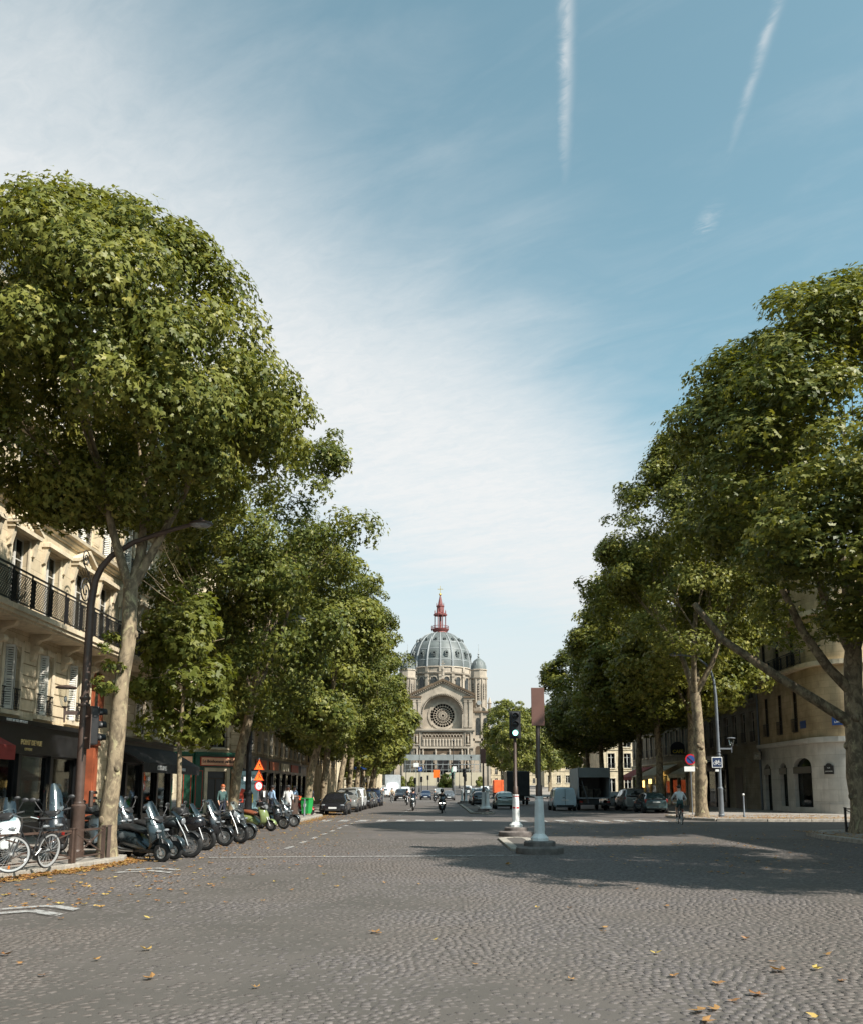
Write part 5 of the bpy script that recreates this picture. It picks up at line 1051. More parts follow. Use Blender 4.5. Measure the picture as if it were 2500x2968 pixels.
# flanking turrets
for s in (-1, 1):
    c = Vector((s * 14.2 + (0.0 if s > 0 else 0.5), 8, 0)); o8 = math.pi / 8
    tw = lth('turret', 'church_stone', [(3.5, 31.5), (3.5, 33.2), (3.15, 33.4), (3.15, 44.6), (3.6, 44.9), (3.7, 45.5), (3.2, 45.6), (3.2, 48.1), (3.5, 48.3), (3.4, 48.7)], 8, 20, c, a0=o8)
    lth('turret_dome', 'church_slate', [(3.2, 48.6), (3.1, 49.8), (2.7, 51.2), (1.9, 52.3), (0.9, 53.0), (0.35, 53.3), (0.35, 53.9)], 16, 40, c, tw)
    lth('finial', 'church_lead', [(0.5, 53.9), (0.2, 54.4), (0.42, 54.9), (0.1, 55.4), (0.05, 58.8), (0, 59)], 8, 40, c, tw)
    for k in range(8):
        t = math.pi * k / 4; Mx = Matrix.Translation(c) @ Matrix.Rotation(t, 4, 'Z') @ Matrix.Translation((2.92, 0, 0)) @ Matrix.Rotation(math.pi / 2, 4, 'Z')
        b = MB(Mx); b.prism([(-0.6, 36.6), (0.6, 36.6)] + [(0.6 * math.cos(math.pi * i / 8), 42.4 + 0.6 * math.sin(math.pi * i / 8)) for i in range(9)], -0.10, 0.2); o = b.build('belfry_opening', 'roomdark', tw)
        b = MB(Mx)
        for q in range(6): b.box(-0.55, 0.55, -0.22, -0.1, 37 + q * 0.95, 37.3 + q * 0.95)
        b.build('louvre', 'church_stone', tw); t2 = t + o8; b = MB(); b.tube([(c.x + 3.2 * math.cos(t2), c.y + 3.2 * math.sin(t2), 33.4), (c.x + 3.2 * math.cos(t2), c.y + 3.2 * math.sin(t2), 44.7)], 0.28, 6); b.build('turret_shaft', 'church_stone', tw); b = MB(); b.tube([(c.x + 3.15 * math.cos(t2), c.y + 3.15 * math.sin(t2), 48.6), (c.x + 2.75 * math.cos(t2), c.y + 2.75 * math.sin(t2), 51.2), (c.x + 0.5 * math.cos(t2), c.y + 0.5 * math.sin(t2), 53.2)], 0.14, 5); b.build('dome_rib', 'church_lead', tw)
    b = MB(); b.lathe([(0.9, -0.1), (0.9, 0.1)], 14, (c.x, c.y - 3.45, 35.2), 'Y'); b.build('clock_face', 'church_lead', tw)
    lo = cbx('side_tower', 'church_stone', *[(*sorted((s * 11.5, s * 18.3)), 3.0, 16, gz, 31.2)]); cbx('cornice', 'church_dark', *[(*sorted((s * 11.4, s * 18.9)), 2.3, 16.5, 31.2, 31.9)], parent=lo); cbx('cornice', 'church_stone', *[(*sorted((s * 11.4, s * 18.7)), 2.5, 16.5, 20.2, 21.2)], parent=lo)
    for x in (13.6, 16.6): b = MB(); b.prism([(s * x - 0.8, 22.6), (s * x + 0.8, 22.6)] + [(s * x + 0.8 * math.cos(math.pi * i / 8), 28.4 + 0.8 * math.sin(math.pi * i / 8)) for i in range(9)], 2.86, 3.1); b.build('tower_window', 'church_glass', lo); b = MB(); b.prism([(s * x - 0.9, 13), (s * x + 0.9, 13)] + [(s * x + 0.9 * math.cos(math.pi * i / 8), 17.4 + 0.9 * math.sin(math.pi * i / 8)) for i in range(9)], 2.86, 3.1); b.build('tower_window', 'church_dark', lo)
    for x in (11.9, 15.1, 18.0): cbx('buttress', 'church_stone', (s * x - 0.4, s * x + 0.4, 2.5, 3.05, gz, 31.2), parent=lo)
    lth('pinnacle', 'church_stone', [(0.7, 31.9), (0.6, 34.5), (0.9, 34.8), (0.1, 37.2), (0, 37.3)], 8, 30, Vector((s * 18.2, 3.4, 0)), lo)
b = MB(); b.box(-0.4, 0.4, 5, 5.8, 44.2, 46.5); b.lathe([(0.6, 46.0), (0.5, 47.6), (0.7, 48.6), (0.3, 49.4), (0, 49.5)], 8, (0, 5.4, 0)); b.box(-0.12, 0.12, 5.3, 5.5, 49, 52); b.box(-0.8, 0.8, 5.3, 5.5, 50.6, 50.9); b.build('gable_cross', 'church_stone', CH)
# scaffold and hoarding in front of the portals
S = thing('scaffold', 'tube scaffold with grey netting band across the church portals', 'scaffold', (0.9, CHY - 3.2, gz))
b = MB()
for k in range(15):
    x = -14 + 2 * k
    for y in (0, 1.4): b.bar((x, y, 0), (x, y, 11.8), 0.07, 5)
for z in (2, 4, 6, 8, 10):
    for y in (0, 1.4): b.bar((-14, y, z), (14, y, z), 0.06, 5)
for k in range(0, 14, 3): b.bar((-14 + 2 * k, -0.1, 2), (-12 + 2 * k, -0.1, 8), 0.05, 5)
b.build('tube_frame', 'scaffold_tube', S); cbx('netting_band', 'scaffold_net', (-14.3, 13.8, -0.6, -0.5, 9.6, 11.7), parent=S)
for z in (4, 8): cbx('deck', 'scaffold_net', (-14, 14, 0.05, 1.35, z + 0.1, z + 0.18), parent=S)
H = thing('site_hoarding', 'cream site hoarding in front of the church', 'hoarding', (0.9, CHY - 5.0, gz))
for k in range(15):
    if k == 7: continue
    x = -14.7 + 1.96 * k; p = MB(); p.cb(x, x + 1.92, 0, 0.12, 0, 5.0, 0.02); p.build('panel', 'hoarding', H)
# statue on a plinth, shrubs in the square
b = MB(); b.box(-1.2, 1.2, -1.2, 1.2, 0, 2.2, 0.2, 0.2); st_ = thing('equestrian_statue', 'green bronze statue on a stone plinth before the church', 'statue', (4.0, 318, rise(318)))
b.build('plinth', 'stone_grey', st_); b = MB(); b.tube([(-0.9, 0, 2.2), (-0.8, 0, 3.6), (-0.2, 0, 3.9), (0.8, 0, 4.0), (1.2, 0, 5.0)], [0.16, 0.4, 0.5, 0.45, 0.22], 8); b.tube([(0.7, 0, 2.2), (0.7, 0, 3.8)], 0.16, 6); b.tube([(0.1, 0, 4.2), (0.1, 0, 5.6), (0.15, 0, 6.1)], [0.38, 0.3, 0.16], 8); b.ell((0.15, 0, 6.25), (0.2, 0.2, 0.26)); b.build('figure', 'bronze_green', st_, 50)
SH = cm(91, [(0.1, 0.8), (0.9, 1.0), (1.8, 0.8), (2.6, 0.3)], 2.6, 2.2, 26, 2600, 0.34, 'leaf_young', cl=(0.5, 0.9))
for i, (px_, Y) in enumerate(((1290, 250), (1170, 270), (1195, 262), (1388, 262))):
    x = (px_ - CX) / F_PX * Y; o = thing('shrub', ['round yellow-green shrub in the square below the church', 'dark shrub by the hoarding behind the white lorry', 'small shrub left of the orange site sign', 'narrow shrub right of the signal on the square'][i], 'shrub', (x, Y, rise(Y))); put('foliage', SH, o, None, i * 1.2, (1.0, 1.0, 1.2) if i == 0 else (0.55, 0.6, 0.95))
# houses closing the square
BH = thing('apartment_building', 'unseen stone house added behind the viewer for reflections', 'building', (55, -75, 0), math.pi); simple_side(BH, I, 110, [2 + 2.6 * k for k in range(41)], [(1.2, 3.4, 0), (5.0, 7.4, 0.8), (8.4, 10.8, 0.8), (11.8, 14.2, 0.8)], 1.15, 'stone_grey', top=17, detail=0)  # unseen facade behind the camera, added so the glass has something to reflect
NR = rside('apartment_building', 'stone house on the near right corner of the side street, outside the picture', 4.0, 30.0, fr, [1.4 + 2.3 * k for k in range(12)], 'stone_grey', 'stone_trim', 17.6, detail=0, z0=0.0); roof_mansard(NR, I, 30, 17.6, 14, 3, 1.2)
b = MB(); b.box(0.02, 29.98, 0.9, 14, 0, 17.5); b.build('core', 'stone_grey', NR)
for nm, lab, x, y, L, rz, h in (('apartment_building', 'low pale house behind the church on the left', -62, 376, 50, 0.0, 14), ('apartment_building', 'low pale house behind the church on the right', 19, 376, 60, 0.0, 14), ('apartment_building', 'pale stone house right of the church beyond the square', 30, 262, 36, 0.0, 17), ('apartment_building', 'stone house left of the church behind the trees', -52, 240, 36, 0.0, 18), ('apartment_building', 'house standing behind the far trees on the right of the square', 26, 146, 30, 0.0, 15), ('apartment_building', 'house at the end of the left tree row', -46, 140, 30, 0.0, 17)):
    o = thing(nm, lab, 'building', (x, y, rise(y) - 0.1), rz); simple_side(o, I, L, [1.6 + 2.6 * k for k in range(int((L - 1) / 2.6))], [(1.2, 3.4, 0), (5.0, 7.4, 0.8), (8.4, 10.8, 0.8), (11.8, h - 1.8, 0.8)], 1.15, 'stone', top=h, detail=0); roof_mansard(o, I, L, h, 12, 3.2, 1.2)
    b = MB(); b.box(0, L, 0.9, 12, 0, h - 0.1); b.build('core', 'stone', o)
# ------------------------------------------------------------------ street furniture
def signal_head(root, Mx, lit=None, mat_='signal_black', plate=True, n=3, s=1.0):
    """a traffic light head facing local -y, its bottom at z = 0"""
    b = MB(Mx); h = 0.30 * n * s; b.cb(-0.14 * s, 0.14 * s, 0, 0.20 * s, 0, h, 0.03); hd = b.build('signal_head', mat_, root)
    if plate: b = MB(Mx); b.cb(-0.21 * s, 0.21 * s, 0.10 * s, 0.125 * s, -0.05, h + 0.05, 0.01); b.build('backing_plate', mat_, hd)
    for k in range(n):
        z = (0.15 + 0.30 * k) * s; b = MB(Mx); b.lathe([(0, -0.012), (0.095 * s, -0.004), (0.10 * s, 0.01)], 16, (0, 0, z), 'Y'); b.build('lens', 'signal_green' if lit == k else 'signal_off', hd, 40)
        b = MB(Mx); rows = [[(0.12 * s * math.cos(t), y, z + 0.12 * s * math.sin(t)) for t in [math.pi * (i / 10 * 1.2 - 0.1) for i in range(11)]] for y in (0.0, -0.20 * s)]
        b.grid(rows); o = b.build('visor', mat_, hd, 60); m = o.modifiers.new('t', 'SOLIDIFY'); m.thickness = 0.008
    return hd
def disc_base(b, r=0.62):
    b.lathe([(r, 0), (r + 0.01, 0.05), (r, 0.15), (r - 0.04, 0.18), (r * 0.70, 0.185), (r * 0.67, 0.20), (r * 0.67, 0.29), (r * 0.62, 0.32), (0, 0.325)], 28)
def white_post(root, bands=False):
    b = MB(); b.lathe([(0.24, 0.325), (0.235, 0.40), (0.165, 0.48), (0.15, 0.50)], 10); o = b.build('post_foot', 'paint_white', root, 25)
    b = MB(); b.lathe([(0.140, 0.50), (0.108, 1.42), (0.118, 1.43), (0.118, 1.47), (0.07, 1.48)], 10); p = b.build('post', 'paint_white', root, 25)
    b = MB()
    for k in range(5): t = math.pi * (k * 0.4 - 0.5); c, s = math.cos(t), math.sin(t); b.strip((0.137 * c, 0.137 * s, 0.58), (0.110 * c, 0.110 * s, 1.36), 0.035, 0.012, (c, s, 0))
    b.build('post_panel', 'paint_white', p)
    if bands:
        for z, r in ((0.98, 0.128), (1.40, 0.115)): b = MB(); b.lathe([(r, z), (r, z + 0.05)], 10); b.build('red_band', 'sign_red', p)
def island(px_, py_, label, lit=None, back=False, top=4.35, bands=False, rz=0.0):
    g = G(px_, py_); o = thing('traffic_signal', label, 'traffic light', (g.x, g.y, 0.0), rz, 'traffic signals on the median')
    b = MB(); disc_base(b); b.build('stone_base', 'island_stone', o, 40); white_post(o, bands)
    b = MB(); b.tube([(0, 0, 1.46), (0, 0, 1.75), (0, 0, 1.78), (0, 0, top - 0.1)], [0.088, 0.088, 0.062, 0.058], 12); b.build('pole', 'brown_iron', o, 40)
    if back:
        b = MB(); b.cb(-0.175, 0.175, -0.10, -0.07, top - 1.02, top, 0.012); b.build('back_panel', 'panel_brown', o)
        signal_head(o, T((0, 0.24, top - 0.96)) @ Matrix.Rotation(math.pi, 4, 'Z'), None, 'signal_black', False)
    else: signal_head(o, T((0.0, -0.24, top - 0.92)), lit, 'signal_black', True)
    b = MB(); b.bar((0, 0, top - 0.3), (0, 0.2 if back else -0.2, top - 0.3), 0.03); b.bar((0, 0, top - 0.8), (0, 0.2 if back else -0.2, top - 0.8), 0.03); b.build('bracket', 'brown_iron', o)
    b = MB(); b.cb(-0.07, 0.07, 0.07, 0.2, 1.95, 2.45, 0.02); b.build('repeater_box', 'signal_black', o); return o
island(1563, 2474, 'traffic signal with brown back panel on the nearest round stone island', back=True, top=4.35)
island(1494, 2424, 'traffic signal showing green on the second stone island with red banded white post', lit=0, top=4.45, bands=True)
i3 = island(1400, 2358, 'traffic signal seen from behind on the third island beside a fluted white column', back=True, top=4.5); i3.children
b = MB(); b.lathe([(0.30, 0.325), (0.28, 0.42), (0.17, 0.5), (0.14, 0.55), (0.13, 1.5), (0.2, 1.55), (0.2, 1.66), (0, 1.68)], 12, (0.28, -0.25, 0)); b.build('fluted_column', 'paint_white', i3, 30)
g = G(1345, 2314); o = thing('traffic_signal', 'small traffic signal between white posts on the farthest island', 'traffic light', (2.9, 108, 0), 0, 'traffic signals on the median')
b = MB(); disc_base(b, 0.9); b.build('stone_base', 'island_stone', o, 40)
for x in (-0.35, 0.15): b = MB(); b.lathe([(0.2, 0.32), (0.14, 0.5), (0.13, 1.5), (0.17, 1.6), (0, 1.64)], 10, (x, -0.2, 0)); b.build('post', 'paint_white', o, 30)
b = MB(); b.tube([(-0.05, 0.1, 0.3), (-0.05, 0.1, 3.6)], 0.07, 8); b.build('pole', 'iron', o); signal_head(o, T((-0.05, -0.05, 3.2)), None)

def lamp(label, base, arm, head, mat_, lantern=None, zb=1.15, r=0.105, name='lamp_post'):
    o = thing(name, label, 'lamp post', base)
    b = MB(); b.lathe([(r * 1.75, 0), (r * 1.8, 0.12), (r * 1.55, 0.16), (r * 1.45, zb - 0.1), (r * 1.6, zb - 0.06), (r * 1.6, zb), (r * 1.05, zb + 0.06)], 12); b.build('base', mat_, o, 30)
    b = MB(); b.tube([(0, 0, zb)] + arm, [r] + [r * (1 - 0.55 * (i + 1) / len(arm)) for i in range(len(arm))], 12); b.build('pole', mat_, o, 50)
    b = MB()
    for z in (zb + 0.02, 3.45, 3.62): b.lathe([(r * 1.12, z), (r * 1.2, z + 0.02), (r * 1.2, z + 0.05), (r * 1.12, z + 0.07)], 12)
    b.build('collar', mat_, o, 30)
    h = Vector(arm[-1]); d = (h - Vector(arm[-2])).normalized(); c = h + Vector((d.x, d.y, 0)) * 0.22
    b = MB(); b.ell(c, (0.30, 0.22, 0.10), 16, 6, -0.1, 1.0); b.lathe([(0.04, 0.08), (0.05, 0.16), (0.0, 0.18)], 8, c); hd = b.build('lamp_head', mat_, o, 50); b = MB(); b.ell(c + Vector((0, 0, -0.01)), (0.26, 0.19, 0.09), 16, 6, -1.0, 0.0); b.build('lamp_bowl', 'lens_clear', hd, 60)
    if lantern is not None:
        lx, ly, lz = lantern; b = MB(); b.strip((0, 0, lz - 0.12), (lx, ly, lz - 0.12), 0.05, 0.09); b.tube([(lx, ly, lz - 0.35), (lx, ly, lz + 0.02)], [0.02, 0.035], 8); b.build('lantern_bracket', mat_, o)
        b = MB(); b.lathe([(0.06, 0.02), (0.10, 0.05), (0.15, 0.28), (0.175, 0.46)], 16, (lx, ly, lz)); lo = b.build('lantern_glass', 'lamp_glass', o, 50)
        b = MB(); b.lathe([(0.235, 0.455), (0.24, 0.48), (0.20, 0.505), (0.06, 0.53), (0, 0.535)], 16, (lx, ly, lz)); b.lathe([(0.055, 0.0), (0.075, 0.03)], 12, (lx, ly, lz)); b.build('lantern_cap', mat_, lo, 40); b = MB(); b.ell((lx, ly, lz + 0.2), (0.04, 0.04, 0.08), 8, 6); b.build('bulb', 'lens_clear', lo, 50)
    return o
g = G(219, 2483, 0.13)
LP = lamp('tall brown iron lamp post with curved arm, glass lantern and traffic signal', g, [(0, 0, 3.6), (0, 0, 5.9), (0.07, 0.0, 6.5), (0.20, 0, 6.82), (0.42, 0.0, 7.1), (0.95, 0.0, 7.45), (1.7, 0.0, 7.72), (2.35, 0, 7.9)], None, 'brown_iron', (-0.42, -0.1, 3.42))
o = thing('traffic_signal', 'brown traffic signal seen side-on, fixed to the tall brown lamp post', 'traffic light', g + Vector((0.30, 0.02, 0)), 2.35)
signal_head(o, T((0, 0, 2.55)), None, 'signal_black', False); b = MB(); b.cb(-0.19, 0.19, 0.2, 0.225, 2.45, 3.45, 0.01); b.build('back_panel', 'brown_iron', o)
signal_head(o, T((0.02, -0.02, 1.12)), None, 'brown_iron', False, 3, 0.42)
b = MB(); b.bar((0, 0.2, 3.2), (-0.15, 0.32, 3.2), 0.025); b.bar((0, 0.2, 2.7), (-0.15, 0.32, 2.7), 0.025); b.build('bracket', 'brown_iron', o)
lamp('dark thick lamp post rising into the foliage by the green shop', (-8.15, 38.6, 0.12), [(0, 0, 4), (0.02, 0, 7.0), (0.3, 0, 8.0), (0.9, 0, 8.7), (1.8, 0, 8.9)], None, 'iron', None, 1.4, 0.125)
RL = lamp('slim grey lamp post with arm curving over the road and bicycle sign', G(2090, 2368, 0.13), [(0, 0, 3.5), (-0.02, 0, 6.8), (-0.08, 0, 7.7), (-0.22, 0, 8.25), (-0.5, 0, 8.7), (-0.9, 0, 9.0), (-1.5, 0, 9.2), (-2.1, 0, 9.25)], None, 'zinc', (0.75, 0, 3.95), 1.6, 0.10)
o = thing('bicycle_sign', 'square blue bicycle sign with white rim on the slim grey lamp post', 'sign', G(2090, 2368, 0.13) + Vector((-0.16, -0.16, 2.75)))
b = MB(); b.cb(-0.30, 0.30, 0, 0.02, 0, 0.60, 0.02); b.build('panel', 'paint_white', o); b = MB(); b.cb(-0.26, 0.26, -0.006, 0.0, 0.04, 0.56, 0.02); b.build('face', 'sign_navy', o)
b = MB()
for x in (-0.125, 0.125): b.tube([(x + 0.085 * math.cos(t), -0.012, 0.24 + 0.085 * math.sin(t)) for t in [k * math.pi / 8 for k in range(17)]], 0.011, 5, cap=False)
for p, q in (((-0.125, 0.24), (-0.05, 0.36)), ((-0.05, 0.36), (0.09, 0.36)), ((0.09, 0.36), (0.0, 0.24)), ((0.0, 0.24), (-0.05, 0.36)), ((-0.125, 0.24), (0.0, 0.24)), ((0.125, 0.24), (0.075, 0.42)), ((0.075, 0.42), (0.13, 0.42)), ((-0.05, 0.36), (-0.065, 0.40)), ((-0.10, 0.40), (-0.03, 0.40))): b.bar((p[0], -0.012, p[1]), (q[0], -0.012, q[1]), 0.011, 5)
b.build('bicycle_symbol', 'text_white', o); b = MB(); b.cb(-0.12, 0.08, 0, 0.015, -0.22, -0.10, 0.005); b.build('small_plate', 'plate_white', o)

def railing(label, p0, p1, n=1, h=0.70, mat_='brown_iron', z=0.13):
    p0, p1 = Vector((*p0, z)), Vector((*p1, z)); o = thing('crossed_railing', label, 'railing', p0); d = (p1 - p0) / n; U = Vector((0, 0, 1))
    for k in range(n + 1):
        b = MB(); p = d * k; b.strip(p, p + U * h, 0.075, 0.05, d.normalized()); b.strip(p + U * h, p + U * (h + 0.03), 0.095, 0.07, d.normalized()); b.build('post', mat_, o)
    for k in range(n):
        b = MB(); p, q = d * k, d * (k + 1); b.strip(p + U * (h - 0.03), q + U * (h - 0.03), 0.03, 0.045); b.build('top_rail', mat_, o); b = MB(); b.strip(p + U * 0.12, q + U * 0.12, 0.02, 0.03); b.build('bottom_rail', mat_, o)
        for s in (0, 1): b = MB(); b.strip(p + U * (0.13 if s else h - 0.06), q + U * (h - 0.06 if s else 0.13), 0.016, 0.03); b.build('cross_bar', mat_, o)
        b = MB(); m = (p + q) / 2 + U * (h / 2 + 0.04); b.ell(m, (0.05, 0.05, 0.05), 8, 5); b.build('boss', mat_, o)
    return o
railing('brown crossed iron railing behind the leaning black bicycle', (-8.2, 16.95), (-7.62, 18.95), 1)
railing('brown crossed iron railing between the lamp post and the mottled trunk', (-7.60, 19.05), (-7.52, 20.45), 1)
railing('brown crossed iron railing running back behind the three-wheeled scooter', (-7.5, 20.75), (-8.3, 22.3), 1)
railing('dark crossed railing at the foot of the large tree on the right', (14.75, 33.2), (18.0, 34.2), 2, 0.85, 'iron')
def bollard(label, p, h=1.05, ball=True):
    o = thing('bollard', label, 'bollard', p); b = MB(); b.lathe([(0.075, 0), (0.07, 0.1), (0.05, 0.14), (0.042, h)], 10); b.build('post', 'zinc', o, 40)
    if ball: b = MB(); b.ell((0, 0, h + 0.04), (0.07, 0.07, 0.07), 10, 8); b.build('white_cap', 'paint_white', o, 60)
bollard('slim bollard with white ball cap in front of the carriage door', G(2156, 2369, 0.13), 1.2); bollard('grey bollard beside the brown litter bin on the left pavement', (-7.75, 52.2, 0.13), 1.0, False); bollard('grey bollard at the kerb by the yellow poster', (-7.7, 112, 0.13), 1.0, False)
# no-parking sign by the dark tree
o = thing('parking_ban_sign', 'round red and blue no parking sign beside the dark trunk', 'sign', (15.35, 55.5, 0.13)); b = MB(); b.tube([(0, 0, 0), (0, 0, 3.7)], 0.03, 8); b.build('pole', 'zinc', o)
for r_, y, m_, nm in ((0.33, -0.05, 'sign_red', 'disc'), (0.255, -0.058, 'sign_blue', 'disc_centre')): b = MB(); b.lathe([(0, y - 0.004), (r_, y), (r_, y + 0.008)], 24, (0, 0, 3.35), 'Y'); b.build(nm, m_, o)
b = MB(); b.strip((-0.17, -0.066, 3.52), (0.17, -0.066, 3.18), 0.012, 0.06, (0, 1, 0)); b.build('slash', 'sign_red', o); b = MB(); b.box(-0.4, 0.4, -0.05, -0.03, 2.62, 2.92); b.build('plate', 'plate_white', o)
# temporary orange works signs on a pole
o = thing('works_sign', 'two orange triangular works signs over a round limit sign on one pole', 'sign', (-10.3, 51.5, 0.13), 0.75); b = MB(); b.tube([(0, 0, 0), (0, 0, 3.3)], 0.03, 8); b.build('pole', 'zinc', o)
for z in (2.62, 2.02):
    tri = [(-0.34, z), (0.34, z), (0, z + 0.60)]; b = MB(); b.prism(tri, -0.05, -0.03); t = b.build('triangle', 'sign_orange', o); b = MB()
    for p, q in zip(tri, tri[1:] + tri[:1]): b.strip((p[0] * 0.9, -0.055, (p[1] - z - 0.2) * 0.9 + z + 0.2), (q[0] * 0.9, -0.055, (q[1] - z - 0.2) * 0.9 + z + 0.2), 0.01, 0.05, (0, 1, 0))
    b.build('red_border', 'sign_red', t); b = MB(); b.ell((0.0, -0.06, z + 0.33), (0.045, 0.01, 0.05), 8, 6); b.strip((0, -0.06, z + 0.28), (-0.06, -0.06, z + 0.12), 0.01, 0.05, (0, 1, 0)); b.strip((0.02, -0.06, z + 0.25), (0.12, -0.06, z + 0.14), 0.01, 0.04, (0, 1, 0)); b.build('pictogram', 'text_black', t)
b = MB(); b.lathe([(0, -0.054), (0.27, -0.05), (0.27, -0.04)], 20, (0, 0, 1.72), 'Y'); r_ = b.build('limit_disc', 'sign_red', o); b = MB(); b.lathe([(0, -0.06), (0.2, -0.056)], 20, (0, 0, 1.72), 'Y'); b.build('disc_face', 'text_white', r_); letters('30', 0.24, 'text_black', r_, T((0, -0.062, 1.72)), depth=0.002)
b = MB(); b.box(-0.95, -0.45, 0.0, 0.02, 2.0, 2.22); b.bar((-0.45, 0.01, 2.1), (0, 0.01, 2.1), 0.012); pl = b.build('number_plate', 'plate_white', o)
# bins
o = thing('wheelie_bin', 'green wheelie bin beside the trunk on the left pavement', 'bin', (-8.05, 55.2, 0.13), -0.3); b = MB(); b.box(-0.21, 0.21, -0.26, 0.26, 0.08, 0.95, -0.06, -0.05); b.build('body', 'bin_green', o); b = MB(); b.cb(-0.29, 0.29, -0.35, 0.33, 0.95, 1.02, 0.02); b.build('lid', 'bin_green', o)
for x in (-0.23, 0.23): b = MB(); b.lathe([(0.10, -0.03), (0.10, 0.03)], 12, (x, 0.24, 0.10), 'X'); b.build('wheel', 'rubber', o)
b = MB(); b.box(-0.08, 0.08, -0.315, -0.305, 0.5, 0.68); b.build('sticker', 'plate_white', o)
o = thing('litter_bin', 'brown metal litter bin in front of the left pavement trees', 'bin', (-8.2, 51.0, 0.13)); b = MB(); b.lathe([(0.24, 0.05), (0.26, 0.15), (0.26, 1.05), (0.3, 1.1), (0.22, 1.22), (0, 1.26)], 14); b.build('body', 'brown_iron', o, 30); b = MB(); b.box(-0.15, 0.15, -0.275, -0.2, 0.85, 1.0); b.build('slot', 'text_black', o)
# bus shelter with yellow poster
o = thing('bus_shelter', 'glass bus shelter with a yellow poster panel along the left kerb', 'bus shelter', (-9.3, 101.5, 0.13), 0.0)
for y in (0, 4.0): b = MB(); b.tube([(-0.6, y, 0), (-0.6, y, 2.4)], 0.05, 8); b.build('post', 'iron', o)
b = MB(); b.cb(-0.75, 0.85, -0.3, 4.4, 2.4, 2.55, 0.05); b.build('roof', 'iron', o); b = MB(); b.box(-0.62, -0.60, 0.05, 3.95, 0.3, 2.3); b.build('pane', 'pane', o)
b = MB(); b.cb(-0.68, 0.68, 6.2, 6.4, 0.35, 2.45, 0.03); b.build('poster_case', 'iron', o); b = MB(); b.box(-0.58, 0.58, 6.18, 6.2, 0.5, 2.3); pp = b.build('poster', 'poster_yellow', o); b = MB(); b.ell((0.1, 6.175, 1.6), (0.24, 0.006, 0.36), 12, 8); b.ell((0.05, 6.175, 1.05), (0.34, 0.006, 0.36), 12, 8); b.build('poster_print', 'seat_brown', pp)
b = MB(); b.lathe([(0.16, 0), (0.1, 0.2), (0.06, 0.4), (0.055, 2.6)], 8, (1.2, -22, 0)); 
# blue advertising board outside the corner shop
o = thing('poster_board', 'pale blue poster board reading NUXE beside the trunk by the corner shop', 'poster', (-11.6, 54.5, 0.13), 0.15); b = MB(); b.cb(-0.75, 0.75, 0, 0.16, 0.25, 2.75, 0.03); b.box(-0.3, 0.3, 0.03, 0.13, 0, 0.25); b.build('case', 'iron', o); b = MB(); b.box(-0.66, 0.66, -0.006, 0.0, 0.4, 2.62); f = b.build('poster', 'poster_blue', o); letters('NUXE', 0.36, 'text_black', f, T((0, -0.01, 2.25)), depth=0.002); letters('Prodigieux', 0.24, 'text_black', f, T((0, -0.01, 1.9)), depth=0.002); b = MB(); b.cb(0.1, 0.4, -0.012, -0.006, 0.75, 1.25, 0.02); b.build('printed_bottle', 'text_yellow', f); b = MB(); b.prism([(-0.6, 0.6), (0.3, 0.6), (0.0, 1.5), (-0.3, 1.6)], -0.01, -0.006); b.build('printed_shape', 'shop_red', f)
# cafe: lettering, awnings, terrace light (on the right)
o = thing('cafe_sign', 'yellow CAFE lettering on a dark round-topped board on the right', 'sign', (XR - 0.75, 90.2, 5.1)); b = MB(); b.cb(-0.75, 0.75, 0, 0.1, 0, 0.55, 0.02); b.prism([(0.75 * math.cos(t), 0.55 + 0.75 * math.sin(t)) for t in [math.pi * i / 12 for i in range(13)]], 0, 0.1); b.build('board', 'shop_black', o); letters('CAFE', 0.46, 'text_yellow', o, T((0, -0.015, 0.3)), bold=True); b = MB(); b.bar((0.7, 0.05, 0.3), (0.76, 0.05, 0.3), 0.03); b.build('bracket', 'iron', o)
for k, (y0, L, m_, lab) in enumerate(((80.5, 6.0, 'awning_cream', 'cream awning sloping over the cafe terrace behind the dark trunk'), (92.0, 9.0, 'awning_cream', 'long cream awning under the CAFE lettering'), (103, 8.0, 'awning_red', 'dull red awning far along the right pavement'))):
    o = thing('awning', lab, 'awning', (XR - 0.15, y0, 0.13)); b = MB(); b.prism([(0, 4.2), (-2.6, 2.9), (-2.6, 2.55), (-2.57, 2.55), (-2.57, 2.85), (0, 4.12)], 0, L, 'XZ') if False else b.add([(0, 0, 4.2), (-2.6, 0, 2.95), (-2.6, 0, 2.6), (0, L, 4.2), (-2.6, L, 2.95), (-2.6, L, 2.6)], [(0, 1, 4, 3), (1, 2, 5, 4)]); c = b.build('canvas', m_, o); md = c.modifiers.new('t', 'SOLIDIFY'); md.thickness = 0.02
    b = MB(); b.bar((-2.55, 0.05, 2.62), (0, 0.05, 3.2), 0.02); b.bar((-2.55, L - 0.05, 2.62), (0, L - 0.05, 3.2), 0.02); b.build('arm', 'zinc', o)
for k, (y, z, s) in enumerate(((98.5, 3.0, 0.5), (104, 2.7, 0.6), (107.5, 2.3, 0.5))):
    o = thing('lit_window_panel', ['yellow lit panel glowing inside the cafe front', 'second yellow lit panel further inside the cafe', 'dim yellow lit panel at the end of the cafe front'][k], 'light panel', (XR - 0.45, y, z)); b = MB(); b.cb(-0.05, 0.05, -s, s, -0.4, 0.4, 0.01); b.build('panel', 'shop_lamp', o); b = MB(); b.box(-0.04, 0.04, -s - 0.05, s + 0.05, 0.4, 0.46); b.box(-0.04, 0.04, -s - 0.05, s + 0.05, -0.46, -0.4); b.build('frame', 'iron', o)
